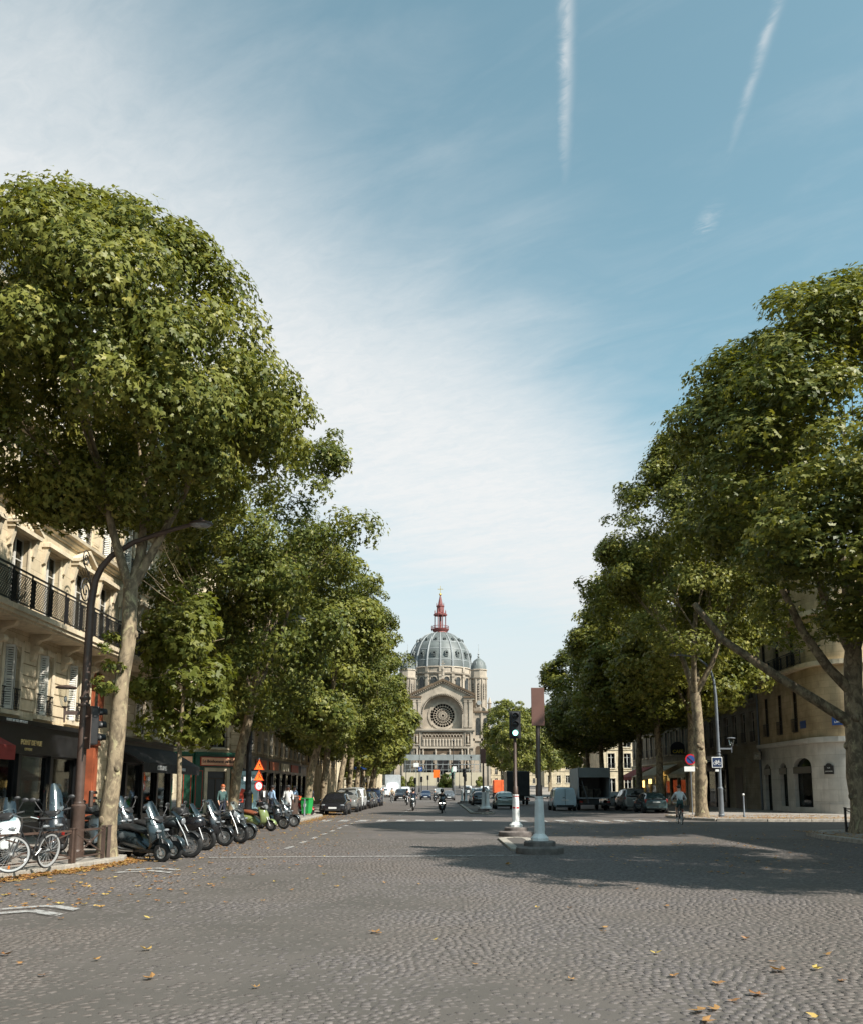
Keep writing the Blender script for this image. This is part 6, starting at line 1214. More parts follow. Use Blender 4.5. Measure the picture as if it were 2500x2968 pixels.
# signal at the right edge, signs and signals far away on the square
o = thing('traffic_signal', 'traffic signal glowing green at the right edge behind the large trunk', 'traffic light', (17.0, 36.0, 0.13)); b = MB(); b.tube([(0, 0, 0), (0, 0, 4.6)], 0.06, 8); b.build('pole', 'brown_iron', o); signal_head(o, T((0, -0.25, 3.5)), 0)
far = [(1204, 150, 3.4, 'first'), (1222, 165, 3.6, 'second'), (1268, 185, 3.4, 'third'), (1310, 140, 4.2, 'fourth'), (1240, 210, 3.6, 'fifth'), (1346, 128, 3.8, 'sixth')]
for k, (px_, Y, h, w) in enumerate(far):
    x = (px_ - CX) / F_PX * Y; o = thing('traffic_signal', f'small dark traffic signal before the church, {w} from the left', 'traffic light', (x, Y, rise(Y)), 0, 'small traffic signals before the church'); b = MB(); b.tube([(0, 0, 0), (0, 0, h)], 0.08, 6); b.build('pole', 'iron', o); signal_head(o, T((0, -0.2, h - 0.95)), None)
for k, (px_, Y, h, lab) in enumerate(((1216, 200, 9.5, 'tall dark lamp standard left of centre before the church'), (1312, 205, 11.0, 'tall dark lamp standard right of the rose window axis'), (1363, 215, 7.5, 'dark lamp standard before the right side of the church'), (1330, 240, 6.5, 'slim dark lamp standard near the statue'), (1178, 170, 9.0, 'dark lamp standard beside the white lorry'))):
    x = (px_ - CX) / F_PX * Y; o = thing('lamp_standard', lab, 'lamp post', (x, Y, rise(Y))); b = MB(); b.lathe([(0.22, 0), (0.15, 0.8), (0.08, 1.2), (0.05, h)], 8); b.build('pole', 'iron', o, 40); b = MB(); b.lathe([(0.08, h), (0.22, h + 0.45), (0.26, h + 0.5), (0.05, h + 0.8)], 8); b.build('lantern', 'iron', o)
def flat_sign(name, label, px_, Y, z, w, h, m_, mark=None):
    x = (px_ - CX) / F_PX * Y; o = thing(name, label, 'sign', (x, Y, rise(Y))); b = MB(); b.tube([(0, 0.05, 0), (0, 0.05, z + h)], 0.05, 6); b.build('pole', 'zinc', o); b = MB(); b.cb(-w / 2, w / 2, -0.03, 0.03, z, z + h, 0.01); f = b.build('panel', m_, o)
    if mark: letters(mark, h * 0.75, 'text_white', f, T((0, -0.04, z + h / 2)))
flat_sign('orange_sign', 'orange works panel on the square left of the statue', 1264, 215, 3.0, 1.5, 1.9, 'sign_orange'); flat_sign('parking_sign', 'small blue parking sign left of the statue', 1219, 190, 4.6, 0.8, 0.9, 'sign_blue', 'P'); flat_sign('white_sign', 'small white direction sign before the left of the church', 1207, 188, 5.5, 1.1, 0.8, 'paint_white'); flat_sign('no_entry_sign', 'white and red sign above the signals right of centre', 1316, 139, 4.3, 0.55, 0.8, 'paint_white'); flat_sign('street_sign', 'blue street sign among the far trunks on the left', 1046, 93, 3.7, 1.4, 0.25, 'sign_blue')
# ------------------------------------------------------------------ two-wheelers (local x forwards, z up, origin under the middle of the wheelbase)
def loft(b, secs, n=14, e=2.6):                           # closed body through superellipse rings (x, y, z, half-width, half-height)
    rows = []
    for (x, y, z, w, h) in secs:
        ring = []
        for k in range(n):
            t = 2 * math.pi * k / n; c, s = math.cos(t), math.sin(t)
            ring.append((x, y + w * math.copysign(abs(c) ** (2 / e), c), z + h * math.copysign(abs(s) ** (2 / e), s)))
        rows.append(ring)
    b.grid(rows, True); m = len(b.v); b.f.append(tuple(range(m - len(rows) * n, m - len(rows) * n + n))); b.f.append(tuple(range(m - n, m))[::-1]); return b
def tyre_mesh(r, w): return tmpl(('ty', r, w), lambda: MB().lathe([(r - w * 0.9, -w * 0.42), (r - w * 0.35, -w * 0.5), (r - w * 0.06, -w * 0.32), (r, 0), (r - w * 0.06, w * 0.32), (r - w * 0.35, w * 0.5), (r - w * 0.9, w * 0.42)], 26, axis='Y', cap=False).mesh('wheel', 'rubber', 50))
def rim_mesh(r, w, spokes, mat_):
    def f():
        b = MB(); b.lathe([(r, -w / 2), (r - 0.03, -w / 2), (r - 0.045, 0), (r - 0.03, w / 2), (r, w / 2)], 24, axis='Y', cap=False); b.lathe([(0.0, -w * 0.6), (0.05, -w * 0.6), (0.055, 0), (0.05, w * 0.6), (0, w * 0.6)], 12, axis='Y')
        for k in range(spokes): t = 2 * math.pi * k / spokes; b.strip((0.03 * math.cos(t), 0, 0.03 * math.sin(t)), ((r - 0.03) * math.cos(t), 0, (r - 0.03) * math.sin(t)), w * 0.5, 0.032, (-math.sin(t), 0, math.cos(t)))
        return b.mesh('rim', mat_, 40)
    return tmpl(('rim', r, w, spokes, mat_), f)
def disc_mesh(r): return tmpl(('disc', r), lambda: MB().lathe([(r * 0.55, -0.003), (r, -0.003), (r, 0.003), (r * 0.55, 0.003), (r * 0.55, -0.003)], 20, axis='Y', cap=False).mesh('brake_disc', 'alloy'))
def wheel(root, x, y, r, w, spokes=10, mat_='alloy', rz=0.0, disc=True):
    o = put('wheel', tyre_mesh(r, w), root, (x, y, r), rz); put('rim', rim_mesh(round(r - w * 0.85, 3), round(w * 0.7, 3), spokes, mat_), o)
    if disc: put('brake_disc', disc_mesh(round(r * 0.5, 2)), o, (0, -w * 0.52, 0))
    return o
def mirrors(root, x, z, sp=0.34, c='plastic_black'):
    for s in (-1, 1): b = MB(); b.tube([(x, s * 0.2, z), (x + 0.03, s * sp * 0.9, z + 0.18), (x, s * sp, z + 0.24)], 0.009, 5); b.ell((x - 0.01, s * (sp + 0.04), z + 0.27), (0.025, 0.075, 0.05), 10, 6); b.build('mirror', c, root, 50)
def scooter(label, loc, heading, body='car_black', screen=0.5, case=None, seat='seat_black', front2=False, wr=0.27, lamp_='lens_clear', lean=0.09, cat='scooter', group=None, name='motor_scooter', trim='scooter_grey', vespa=False, turn=0.25, s=1.0):
    o = thing(name, label, cat, loc, heading, group); o.rotation_euler = (lean, 0, heading); o.scale = (s, s, s); wb = 0.70
    b = MB(); loft(b, [(-0.92, 0, 0.62, 0.06, 0.05), (-0.78, 0, 0.58, 0.16, 0.13), (-0.5, 0, 0.52, 0.22, 0.20), (-0.2, 0, 0.46, 0.23, 0.20), (0.02, 0, 0.36, 0.21, 0.12), (0.2, 0, 0.28, 0.20, 0.06)], 14, 2.8 if not vespa else 2.2); b.build('tail_body', body, o, 50)
    b = MB(); b.cb(0.0, 0.42, -0.2, 0.2, 0.20, 0.30, 0.03); b.cb(-0.55, 0.1, -0.13, 0.13, 0.2, 0.4, 0.05); b.build('floorboard', 'plastic_black', o)
    b = MB(); zs = [0.24, 0.42, 0.62, 0.82, 0.98]; ws = [0.19, 0.25, 0.29, 0.27, 0.19] if not vespa else [0.2, 0.24, 0.25, 0.22, 0.12]; xs_ = [0.46, 0.56, 0.58, 0.50, 0.40]
    rows = [[(x - 0.20 * (abs(u) ** 2.2), w * u, z) for u in [i / 6 - 1 for i in range(13)]] for x, z, w in zip(xs_, zs, ws)]; b.grid(rows); sh = b.build('front_shield', body, o, 60); md = sh.modifiers.new('t', 'SOLIDIFY'); md.thickness = 0.10 if not vespa else 0.03; md.offset = -1
    b = MB(); loft(b, [(-0.80, 0, 0.77, 0.10, 0.045), (-0.62, 0, 0.79, 0.15, 0.07), (-0.35, 0, 0.77, 0.16, 0.07), (-0.05, 0, 0.70, 0.13, 0.07), (0.04, 0, 0.66, 0.08, 0.05)], 12); b.build('seat', seat, o, 60)
    b = MB(); loft(b, [(0.28, 0, 0.94, 0.12, 0.05), (0.40, 0, 0.98, 0.17, 0.06), (0.50, 0, 0.93, 0.10, 0.04)], 12); b.tube([(0.33, -0.33, 1.02), (0.36, -0.15, 0.99), (0.36, 0.15, 0.99), (0.33, 0.33, 1.02)], 0.016, 6); b.build('handlebar', 'plastic_black', o, 50)
    for sg in (-1, 1): b = MB(); b.tube([(0.33, sg * 0.24, 1.015), (0.31, sg * 0.36, 1.025)], 0.022, 8); b.build('grip', 'rubber', o)
    mirrors(o, 0.37, 1.0)
    if vespa: b = MB(); b.lathe([(0.0, 0.05), (0.08, 0.045), (0.095, 0.0), (0.085, -0.05)], 14, (0.50, 0, 0.97), 'X'); b.build('headlight', lamp_, o, 50)
    else:
        for sg in (-1, 1): b = MB(); b.ell((0.545, sg * 0.13, 0.70), (0.045, 0.085, 0.036), 12, 8); b.build('headlight', lamp_, o, 60)
        b = MB(); b.prism([(-0.05, 0.40), (0.05, 0.40), (0.07, 0.56), (-0.07, 0.56)], 0.585, 0.60, 'YZ'); b.build('front_grille', trim, o)
    if screen:
        b = MB(); rows = [[(0.50 - 0.30 * t - 0.10 * u * u, (0.21 - 0.05 * t * t) * u, 0.86 + screen * t) for u in [i / 5 - 1 for i in range(11)]] for t in (0, 0.25, 0.5, 0.75, 0.92, 1.0)]
        rows[-1] = [(p[0], p[1] * 0.75, p[2]) for p in rows[-1]]; b.grid(rows); b.build('windscreen', 'screen', o, 70)
    for y in ((-0.21, 0.21) if front2 else (0,)):
        wheel(o, wb, y, wr * (0.82 if front2 else 1.0), 0.11, 10, 'alloy_bright', turn, not front2)
        b = MB(); r = wr + 0.03; b.grid([[(wb + r * math.cos(t), y + u, wr + r * math.sin(t)) for t in [0.15 + i * 0.25 for i in range(11)]] for u in (-0.075, -0.03, 0.03, 0.075)]); f = b.build('front_fender', body, o, 60); md = f.modifiers.new('t', 'SOLIDIFY'); md.thickness = 0.01
        b = MB(); b.bar((wb, y - 0.07, wr), (0.52, y * 0.5 - 0.05, 0.66), 0.017); b.bar((wb, y + 0.07, wr), (0.52, y * 0.5 + 0.05, 0.66), 0.017); b.build('fork', 'alloy' if vespa else 'plastic_black', o)
    wheel(o, -wb + 0.04, 0, wr, 0.13, 10, 'alloy')
    b = MB(); b.tube([(-0.2, -0.16, 0.24), (-0.5, -0.19, 0.27), (-0.95, -0.2, 0.36)], [0.03, 0.055, 0.06], 10); b.build('exhaust', 'chrome' if not vespa else 'alloy', o, 50)
    b = MB(); b.cb(-0.96, -0.9, -0.11, 0.11, 0.56, 0.64, 0.02); b.build('tail_light', 'lens_red', o); b = MB(); b.box(-1.0, -0.985, -0.09, 0.09, 0.36, 0.5); b.build('number_plate', 'plate_white', o)
    b = MB(); b.bar((0.0, 0.12, 0.22), (-0.08, 0.25, 0.0), 0.012); b.build('stand', 'iron', o)
    if case: b = MB(); loft(b, [(-1.12, 0, 0.98, 0.16, 0.10), (-1.05, 0, 0.99, 0.21, 0.14), (-0.75, 0, 0.99, 0.21, 0.14), (-0.68, 0, 0.98, 0.16, 0.10)], 14, 4); b.build('top_case', case, o, 50)
    return o
def motorbike(label, loc, heading, body='car_black', lamp_='lens_clear', lean=0.09, fairing=0.0, group=None, wr=0.31, screen=0.0, name='motorcycle', turn=0.3):
    o = thing(name, label, 'motorcycle', loc, heading, group); o.rotation_euler = (lean, 0, heading); wb = 0.72
    wheel(o, wb, 0, wr, 0.12, 6, 'alloy', turn); wheel(o, -wb, 0, wr, 0.16, 6, 'alloy')
    b = MB(); loft(b, [(-0.12, 0, 0.78, 0.10, 0.08), (0.05, 0, 0.84, 0.16, 0.12), (0.25, 0, 0.86, 0.17, 0.13), (0.4, 0, 0.82, 0.10, 0.08)], 14); b.build('tank', body, o, 60)
    b = MB(); loft(b, [(-0.85, 0, 0.88, 0.06, 0.03), (-0.7, 0, 0.87, 0.12, 0.05), (-0.4, 0, 0.80, 0.15, 0.06), (-0.1, 0, 0.78, 0.12, 0.06)], 12); b.build('seat', 'seat_black', o, 60)
    b = MB(); loft(b, [(-0.95, 0, 0.80, 0.04, 0.03), (-0.7, 0, 0.76, 0.11, 0.07), (-0.35, 0, 0.68, 0.13, 0.08)], 10); b.build('tail_body', body, o, 60)
    b = MB(); b.cb(-0.25, 0.28, -0.17, 0.17, 0.30, 0.58, 0.05); b.build('engine', 'alloy', o); b = MB()
    for k in range(5): b.box(0.08, 0.32, -0.14, 0.14, 0.56 + k * 0.03, 0.57 + k * 0.03)
    b.build('cylinder_fins', 'plastic_black', o)
    b = MB(); b.tube([(0.42, 0, 0.92), (0.1, 0.1, 0.7), (-0.3, 0.12, 0.6), (-0.35, 0.12, 0.35)], 0.022, 6); b.tube([(0.42, 0, 0.92), (0.1, -0.1, 0.7), (-0.3, -0.12, 0.6), (-0.35, -0.12, 0.35)], 0.022, 6); b.tube([(0.42, 0, 0.82), (0.3, 0.1, 0.35), (-0.25, 0.12, 0.28)], 0.022, 6); b.bar((-0.3, 0.1, 0.38), (-wb, 0.1, wr), 0.025); b.bar((-0.3, -0.1, 0.38), (-wb, -0.1, wr), 0.025); b.build('frame', 'plastic_black', o)
    for s in (-1, 1): b = MB(); b.tube([(wb, s * 0.095, wr), (wb - 0.10, s * 0.095, wr + 0.28), (0.40, s * 0.095, 0.98)], [0.028, 0.022, 0.017], 8); b.build('fork', 'alloy', o, 50)
    b = MB(); b.tube([(0.30, -0.36, 1.03), (0.36, -0.2, 1.05), (0.40, 0, 0.99), (0.36, 0.2, 1.05), (0.30, 0.36, 1.03)], 0.014, 6); b.build('handlebar', 'plastic_black', o); mirrors(o, 0.36, 1.02, 0.36)
    b = MB(); b.lathe([(0.02, -0.12), (0.09, -0.08), (0.10, 0.0), (0.0, 0.02)], 14, (0.52, 0, 0.88), 'X'); b.build('headlight_shell', body, o, 50); b = MB(); b.ell((0.545, 0, 0.88), (0.03, 0.09, 0.09), 12, 8); b.build('headlight', lamp_, o, 60)
    b = MB(); r = wr + 0.03; b.grid([[(wb + r * math.cos(t), u, wr + r * math.sin(t)) for t in [0.6 + i * 0.2 for i in range(9)]] for u in (-0.07, 0, 0.07)]); f = b.build('front_fender', body, o, 60); md = f.modifiers.new('t', 'SOLIDIFY'); md.thickness = 0.01
    b = MB(); b.tube([(0.25, -0.15, 0.4), (0.1, -0.18, 0.24), (-0.4, -0.2, 0.28), (-0.95, -0.22, 0.46)], [0.025, 0.03, 0.05, 0.055], 10); b.build('exhaust', 'chrome', o, 50)
    b = MB(); b.cb(-0.98, -0.94, -0.08, 0.08, 0.76, 0.82, 0.01); b.build('tail_light', 'lens_red', o)
    if screen: b = MB(); b.grid([[(0.56 - 0.28 * t - 0.12 * u * u, 0.2 * u * (1 - 0.25 * t), 0.94 + screen * t) for u in [i / 4 - 1 for i in range(9)]] for t in (0, 0.4, 0.8, 1)]); b.build('windscreen', 'screen', o, 70)
    if fairing: b = MB(); loft(b, [(0.25, 0, 0.72, 0.24, 0.2), (0.5, 0, 0.76, 0.22, 0.2), (0.68, 0, 0.76, 0.10, 0.10)], 14); b.build('fairing', body, o, 60)
    b = MB(); b.bar((-0.1, 0.12, 0.3), (-0.15, 0.3, 0.0), 0.012); b.build('stand', 'iron', o)
    return o
H_ = -0.42; gp = 'two-wheelers parked in a row at the left kerb'
def at_front(px_, py_, h, wb=0.70): g = G(px_, py_); return Vector((g.x - wb * math.cos(h), g.y - wb * math.sin(h), 0))
scooter('black three-wheeled scooter with tall clear windscreen, nearest of the parked row', at_front(488, 2497, -0.42), -0.42, 'scooter_steel', 0.52, None, front2=True, group=gp, turn=0.1, trim='chrome', lean=0.08)
motorbike('black motorcycle with fat front tyre beside the three-wheeled scooter', at_front(552, 2487, -0.30, 0.72), -0.30, 'plastic_black', group=gp, screen=0.2, lean=0.11)
motorbike('black motorcycle with twin round clear lamps, third of the parked row', at_front(598, 2466, -0.52, 0.72), -0.52, 'car_black', group=gp, screen=0.34, fairing=1, lean=0.14)
scooter('black scooter with pale windscreen and white front wheel, fourth of the parked row', at_front(652, 2453, -0.36), -0.36, 'car_black', 0.50, 'plastic_black', group=gp, lean=0.05)
motorbike('black motorcycle with chromed fork and large brake disc, fifth of the parked row', at_front(697, 2446, -0.60, 0.72), -0.60, 'scooter_grey', group=gp, lean=0.08)
scooter('dark grey scooter half hidden behind the fifth motorcycle of the row', at_front(722, 2436, -0.28), -0.28, 'scooter_grey', 0.42, None, group=gp, lean=0.11)
scooter('olive green classic scooter with brown saddle and white windshield bag', at_front(787, 2410, -0.46), -0.46, 'scooter_green', 0.0, 'car_black', 'seat_brown', wr=0.23, vespa=True, group=gp, name='classic_scooter', lean=0.14)
scooter('black scooter with white fork beside the olive classic scooter', at_front(823, 2404, -0.62), -0.62, 'car_black', 0.40, None, group=gp, turn=0.4, lean=0.05)
scooter('silver and black scooter at the far end of the parked row', at_front(853, 2398, -0.34), -0.34, 'scooter_grey', 0.45, 'car_black', group=gp, turn=0.4, lean=0.08)
scooter('dark scooter with clear windscreen between the young tree and the awning', (-8.9, 25.2, 0.13), H_ + 0.1, 'car_black', 0.5, 'plastic_black', group=gp)
scooter('dark scooter behind the mottled trunk with its windscreen showing', (-8.7, 23.9, 0.13), -0.6, 'scooter_steel', 0.5, None, group=gp)
gq = 'two-wheelers parked behind the railing'
scooter('large black scooter with tall windscreen and white double headlamps behind the railing', (-8.62, 20.6, 0.13), -1.25, 'car_black', 0.72, 'plastic_black', group=gq, s=1.05)
scooter('white scooter with blue tinted windscreen behind the bicycle', (-9.25, 19.7, 0.13), -1.2, 'scooter_white', 0.5, None, group=gq)
scooter('silver scooter between the brown lamp post and the mottled trunk', (-8.05, 22.0, 0.13), -1.35, 'scooter_white', 0.45, None, group=gq)
for k, (x, y, a, lb) in enumerate(((-10.4, 21.6, -1.0, 'black motorcycle in the shade left of the tall-screened scooter'), (-11.3, 22.6, -1.1, 'black motorcycle standing close to the black shopfront'), (-9.9, 23.4, -0.9, 'black motorcycle behind the brown lamp post'))): motorbike(lb, (x, y, 0.13), a, 'car_black', group=gq, screen=0.2 * k)
scooter('small red moped standing beside the green wheelie bin', (-8.3, 56.6, 0.13), -0.9, 'car_red', 0.0, 'tarp_orange', group=gq, wr=0.23)

# ------------------------------------------------------------------ bicycles
def spoked(root, x, r, mat_='alloy_bright', rz=0.0):
    def f():
        b = MB(); b.lathe([(r - 0.035, -0.012), (r - 0.012, -0.018), (r, 0), (r - 0.012, 0.018), (r - 0.035, 0.012), (r - 0.035, -0.012)], 40, axis='Y', cap=False); return b.mesh('wheel', 'rubber', 60)
    def g_():
        b = MB(); b.lathe([(r - 0.062, -0.012), (r - 0.030, -0.016), (r - 0.030, 0.016), (r - 0.062, 0.012), (r - 0.062, -0.012)], 40, axis='Y', cap=False); b.lathe([(0.02, -0.04), (0.026, 0), (0.02, 0.04)], 10, axis='Y')
        for k in range(28): t = 2 * math.pi * k / 28; b.bar((0.022 * math.cos(t + 0.6), 0.03 * (-1) ** k, 0.022 * math.sin(t + 0.6)), ((r - 0.045) * math.cos(t), 0, (r - 0.045) * math.sin(t)), 0.0022, 3)
        return b.mesh('rim', mat_)
    o = put('wheel', tmpl(('bw', r), f), root, (x, 0, r), rz); put('rim', tmpl(('bs', r, mat_), g_), o); return o
def bicycle(label, loc, heading, frame='plastic_black', lean=0.0, r=0.345, steer=0.0, text=None):
    o = thing('bicycle', label, 'bicycle', loc); o.rotation_euler = (lean, 0, heading); wb = 0.53
    spoked(o, wb, r, rz=steer); spoked(o, -wb, r); BB, ST, HT = Vector((-0.08, 0, 0.29)), Vector((-0.22, 0, 0.80)), Vector((0.36, 0, 0.86))
    b = MB(); b.bar(HT + Vector((0.02, 0, -0.09)), BB, 0.021, 8); b.bar(ST + Vector((0.01, 0, -0.04)), HT, 0.017, 8); b.bar(BB, ST, 0.017, 8); b.bar(HT + Vector((0.03, 0, -0.13)), HT + Vector((-0.01, 0, 0.05)), 0.02, 8)
    for s in (-1, 1): b.bar(BB + Vector((0, s * 0.03, 0)), (-wb, s * 0.055, r), 0.011); b.bar(ST + Vector((0.01, s * 0.015, -0.05)), (-wb, s * 0.055, r), 0.009); b.bar(HT + Vector((0.03, s * 0.04, -0.14)), (wb, s * 0.05, r), 0.013)
    b.build('frame', frame, o, 50)
    b = MB(); b.tube([(0.33, -0.30, 1.02), (0.42, -0.2, 1.04), (0.40, 0, 1.0), (0.42, 0.2, 1.04), (0.33, 0.30, 1.02)], 0.012, 6); b.bar(HT, (0.40, 0, 1.0), 0.014); b.build('handlebar', 'chrome', o, 50)
    b = MB(); loft(b, [(-0.38, 0, 0.96, 0.075, 0.025), (-0.25, 0, 0.97, 0.07, 0.03), (-0.10, 0, 0.965, 0.02, 0.015)], 10); b.bar(ST, (-0.25, 0, 0.95), 0.013); b.build('saddle', 'seat_black', o, 60)
    b = MB(); b.lathe([(0.10, -0.003), (0.095, 0.003)], 20, BB + Vector((0, -0.05, 0)), 'Y'); b.bar(BB + Vector((0, -0.06, 0)), BB + Vector((0.12, -0.07, -0.12)), 0.01); b.bar(BB + Vector((0, 0.06, 0)), BB + Vector((-0.12, 0.07, 0.12)), 0.01); b.box(BB.x + 0.08, BB.x + 0.17, -0.16, -0.07, BB.z - 0.135, BB.z - 0.115); b.build('crankset', 'alloy', o)
    for x in (wb, -wb): b = MB(); q = r + 0.025; b.grid([[(x + q * math.cos(t), u, r + q * math.sin(t)) for t in [(0.9 if x > 0 else 0.5) + i * 0.2 for i in range(9)]] for u in (-0.025, 0, 0.025)]); b.build('mudguard', 'plastic_black', o, 60)
    b = MB(); b.box(-0.78, -0.35, -0.07, 0.07, 0.76, 0.775); b.bar((-0.7, 0.07, 0.76), (-wb, 0.06, r), 0.006); b.bar((-0.7, -0.07, 0.76), (-wb, -0.06, r), 0.006); b.build('carrier', 'iron', o)
    b = MB(); b.cb(-0.90, -0.885, -0.03, 0.03, 0.62, 0.68, 0.005); b.build('reflector', 'lens_red', o)
    b = MB(); b.box(-0.012 + wb - 0.02, 0.012 + wb, -0.012, 0.004, r - 0.27, r - 0.21); b.build('wheel_reflector', 'lens_amber', o)
    return o
bi = bicycle('black trekking bicycle with silver rims leaning on the brown railing', (-7.76, 17.30, 0.14), math.atan2(0.97, 0.23) + math.pi, lean=-0.12, steer=-0.75)

# ------------------------------------------------------------------ cars and vans (local x forwards)
def car(label, loc, heading, paint='car_black', kind='hatch', name='parked_car', cat='car', group=None, brake=False, plate_front=True, rr=0.31):
    o = thing(name, label, cat, loc, heading, group)
    P = {'hatch': dict(L=4.0, W=0.86, st=[(-0.50, .42, .80, .82, .66, .70, .62), (-0.485, .30, .92, .96, .80, .80, .70), (-0.44, .22, .96, 1.28, .84, .84, .60), (-0.36, .20, .95, 1.45, .86, .86, .60), (-0.15, .20, .93, 1.49, .86, .86, .61), (0.04, .20, .91, 1.44, .86, .86, .60), (0.12, .20, .91, 1.28, .86, .86, .62), (0.22, .20, .90, .99, .86, .86, .74), (0.36, .20, .84, .88, .86, .84, .72), (0.46, .24, .70, .76, .80, .78, .64), (0.50, .34, .58, .62, .66, .66, .56)], ws=(0.02, 0.235), rw=(-0.49, -0.385), axle=(-0.31, 0.32)),
         'suv': dict(L=4.4, W=0.93, st=[(-0.50, .50, .95, 1.0, .72, .74, .68), (-0.49, .36, 1.08, 1.14, .88, .88, .78), (-0.46, .28, 1.12, 1.60, .92, .92, .70), (-0.40, .26, 1.10, 1.74, .93, .93, .69), (-0.15, .26, 1.08, 1.78, .93, .93, .70), (0.05, .26, 1.06, 1.74, .93, .93, .69), (0.13, .26, 1.05, 1.50, .93, .93, .72), (0.21, .26, 1.05, 1.14, .93, .93, .82), (0.38, .28, 1.0, 1.06, .92, .90, .80), (0.47, .32, .84, .92, .86, .84, .74), (0.50, .42, .70, .76, .74, .72, .66)], ws=(0.04, 0.225), rw=(-0.495, -0.43), axle=(-0.30, 0.32)),
         'van': dict(L=4.2, W=0.90, st=[(-0.50, .48, 1.0, 1.55, .80, .82, .68), (-0.495, .32, 1.02, 1.72, .88, .88, .74), (-0.47, .26, 1.02, 1.82, .90, .90, .76), (-0.2, .24, 1.0, 1.84, .90, .90, .77), (0.1, .24, .98, 1.80, .90, .90, .76), (0.17, .24, .98, 1.62, .90, .90, .76), (0.27, .24, .98, 1.12, .90, .90, .80), (0.38, .24, .92, 1.0, .90, .88, .78), (0.46, .28, .78, .86, .84, .82, .7), (0.50, .40, .62, .68, .70, .70, .6)], ws=(0.09, 0.30), rw=(-0.502, -0.475), axle=(-0.31, 0.33))}[kind]
    L, st = P['L'], P['st']; rows = []
    for (fx, zl, zb, zt, wl, wb, wt) in st:
        h = [(0, zl), (wl * 0.85, zl), (wl, zl + 0.10), (wb * 1.0, (zl + zb) / 2 + 0.02), (wb * 0.985, zb), (wt + 0.35 * (wb - wt) if zt - zb > .3 else wt * 1.06, zb + 0.55 * (zt - zb)), (wt, zt - 0.05), (wt * 0.72, zt), (0, zt + 0.012)]
        rows.append([(fx * L, y, z) for y, z in h] + [(fx * L, -y, z) for y, z in h[-2:0:-1]])
    b = MB(); b.grid(rows, True); m = len(rows[0]); b.f.append(tuple(range(m))); b.f.append(tuple(range((len(rows) - 1) * m, len(rows) * m))[::-1]); bd = b.build('body', paint, o, 80, sub=2)
    fx = [s[0] * L for s in st]; I_ = lambda k, x: float(np.interp(x, fx, [s[k] for s in st])); side = lambda x, f: (1 - f) * I_(5, x) * 0.985 + f * (I_(6, x) + 0.02)
    def pane(name_, pts): b = MB(); b.add(pts, [tuple(range(len(pts)))]); q = b.build(name_, 'glass_dark', o); md = q.modifiers.new('t', 'SOLIDIFY'); md.thickness = 0.02; md.offset = 0; return q
    a, c = P['ws'][0] * L, P['ws'][1] * L
    def bow(name_, x0, z0, w0, x1, z1, w1, dx): 
        b = MB(); b.grid([[(x0 + (x1 - x0) * t + dx * (1 - u * u) * 0.10, (w0 + (w1 - w0) * t) * u, z0 + (z1 - z0) * t) for u in (-1, -0.5, 0, 0.5, 1)] for t in (0, 0.5, 1)]); q = b.build(name_, 'glass_dark', o, 60); md = q.modifiers.new('t', 'SOLIDIFY'); md.thickness = 0.012; return q
    zr = I_(3, a) - 0.06; bow('windscreen', c + 0.02, I_(2, c) + 0.05, I_(6, c) * 0.98, a + 0.06, zr, I_(6, a) * 0.90, 0.9)
    x0, x1 = P['rw'][0] * L, P['rw'][1] * L
    if paint == 'van_blue': b = MB(); b.box(-0.508 * L, -0.5 * L, -0.012, 0.012, 0.45, 1.7); b.box(-0.508 * L, -0.5 * L, 0.03, 0.2, 1.02, 1.06); b.build('rear_door_seam', 'plastic_black', o)
    else: bow('rear_window', x0 - 0.01, I_(2, x0) + 0.06, I_(6, x0) * 0.95, x1 - 0.05, I_(3, x1) - 0.10, I_(6, x1) * 0.86, -0.6)
    for s in (-1, 1):
        for (xa, xb) in ((-0.02 * L, 0.15 * L), (-0.22 * L, -0.04 * L)) + (((-0.37 * L, -0.25 * L),) if kind != 'van' else ()):
            xt = min(xb, a + 0.02); pane('side_window', [(xa, s * (side(xa, .12) + .01), I_(2, xa) + .06), (xb, s * (side(xb, .12) + .01), I_(2, xb) + .06), (xt - 0.02, s * (side(xt, .85) + .012), I_(2, xt) + .80 * (I_(3, xt) - I_(2, xt)) - 0.02), (xa + 0.02, s * (side(xa, .85) + .012), I_(2, xa) + .80 * (I_(3, xa) - I_(2, xa)) - 0.02)])
        for ax in P['axle']:
            y = s * (P['W'] - 0.10); b = MB(); b.lathe([(rr + 0.055, -0.11), (rr + 0.055, 0.11), (0, 0.112)], 20, (ax * L, y, rr), 'Y'); b.build('wheel_arch', 'plastic_black', o)
            w = wheel(o, ax * L, s * (P['W'] - 0.07), rr, 0.20, 8, 'alloy', 0, False)
        b = MB(); b.ell((c - 0.05, s * (P['W'] + 0.09), I_(2, c) + 0.07), (0.06, 0.10, 0.07), 10, 6); b.build('door_mirror', 'plastic_black' if paint == 'van_blue' else paint, o, 60)
        xf = 0.462 * L; b = MB(); b.ell((xf, s * P['W'] * 0.70, I_(2, xf) - 0.06), (0.10, 0.17, 0.075), 12, 8); b.build('headlight', 'lens_clear', o, 60)
        xr = -0.485 * L; zt_ = I_(2, xr); b = MB(); b.ell((xr + 0.02, s * P['W'] * 0.86, zt_ - (0.06 if kind == 'hatch' else 0.1)), (0.06, 0.09, 0.15), 10, 8); b.build('tail_light', 'lens_red', o, 60)
        b = MB(); b.cb(-0.02, 0.12, s * P['W'] - 0.005, s * P['W'] + 0.012, 0.80, 0.83, 0.005); b.build('door_handle', 'plastic_black', o)
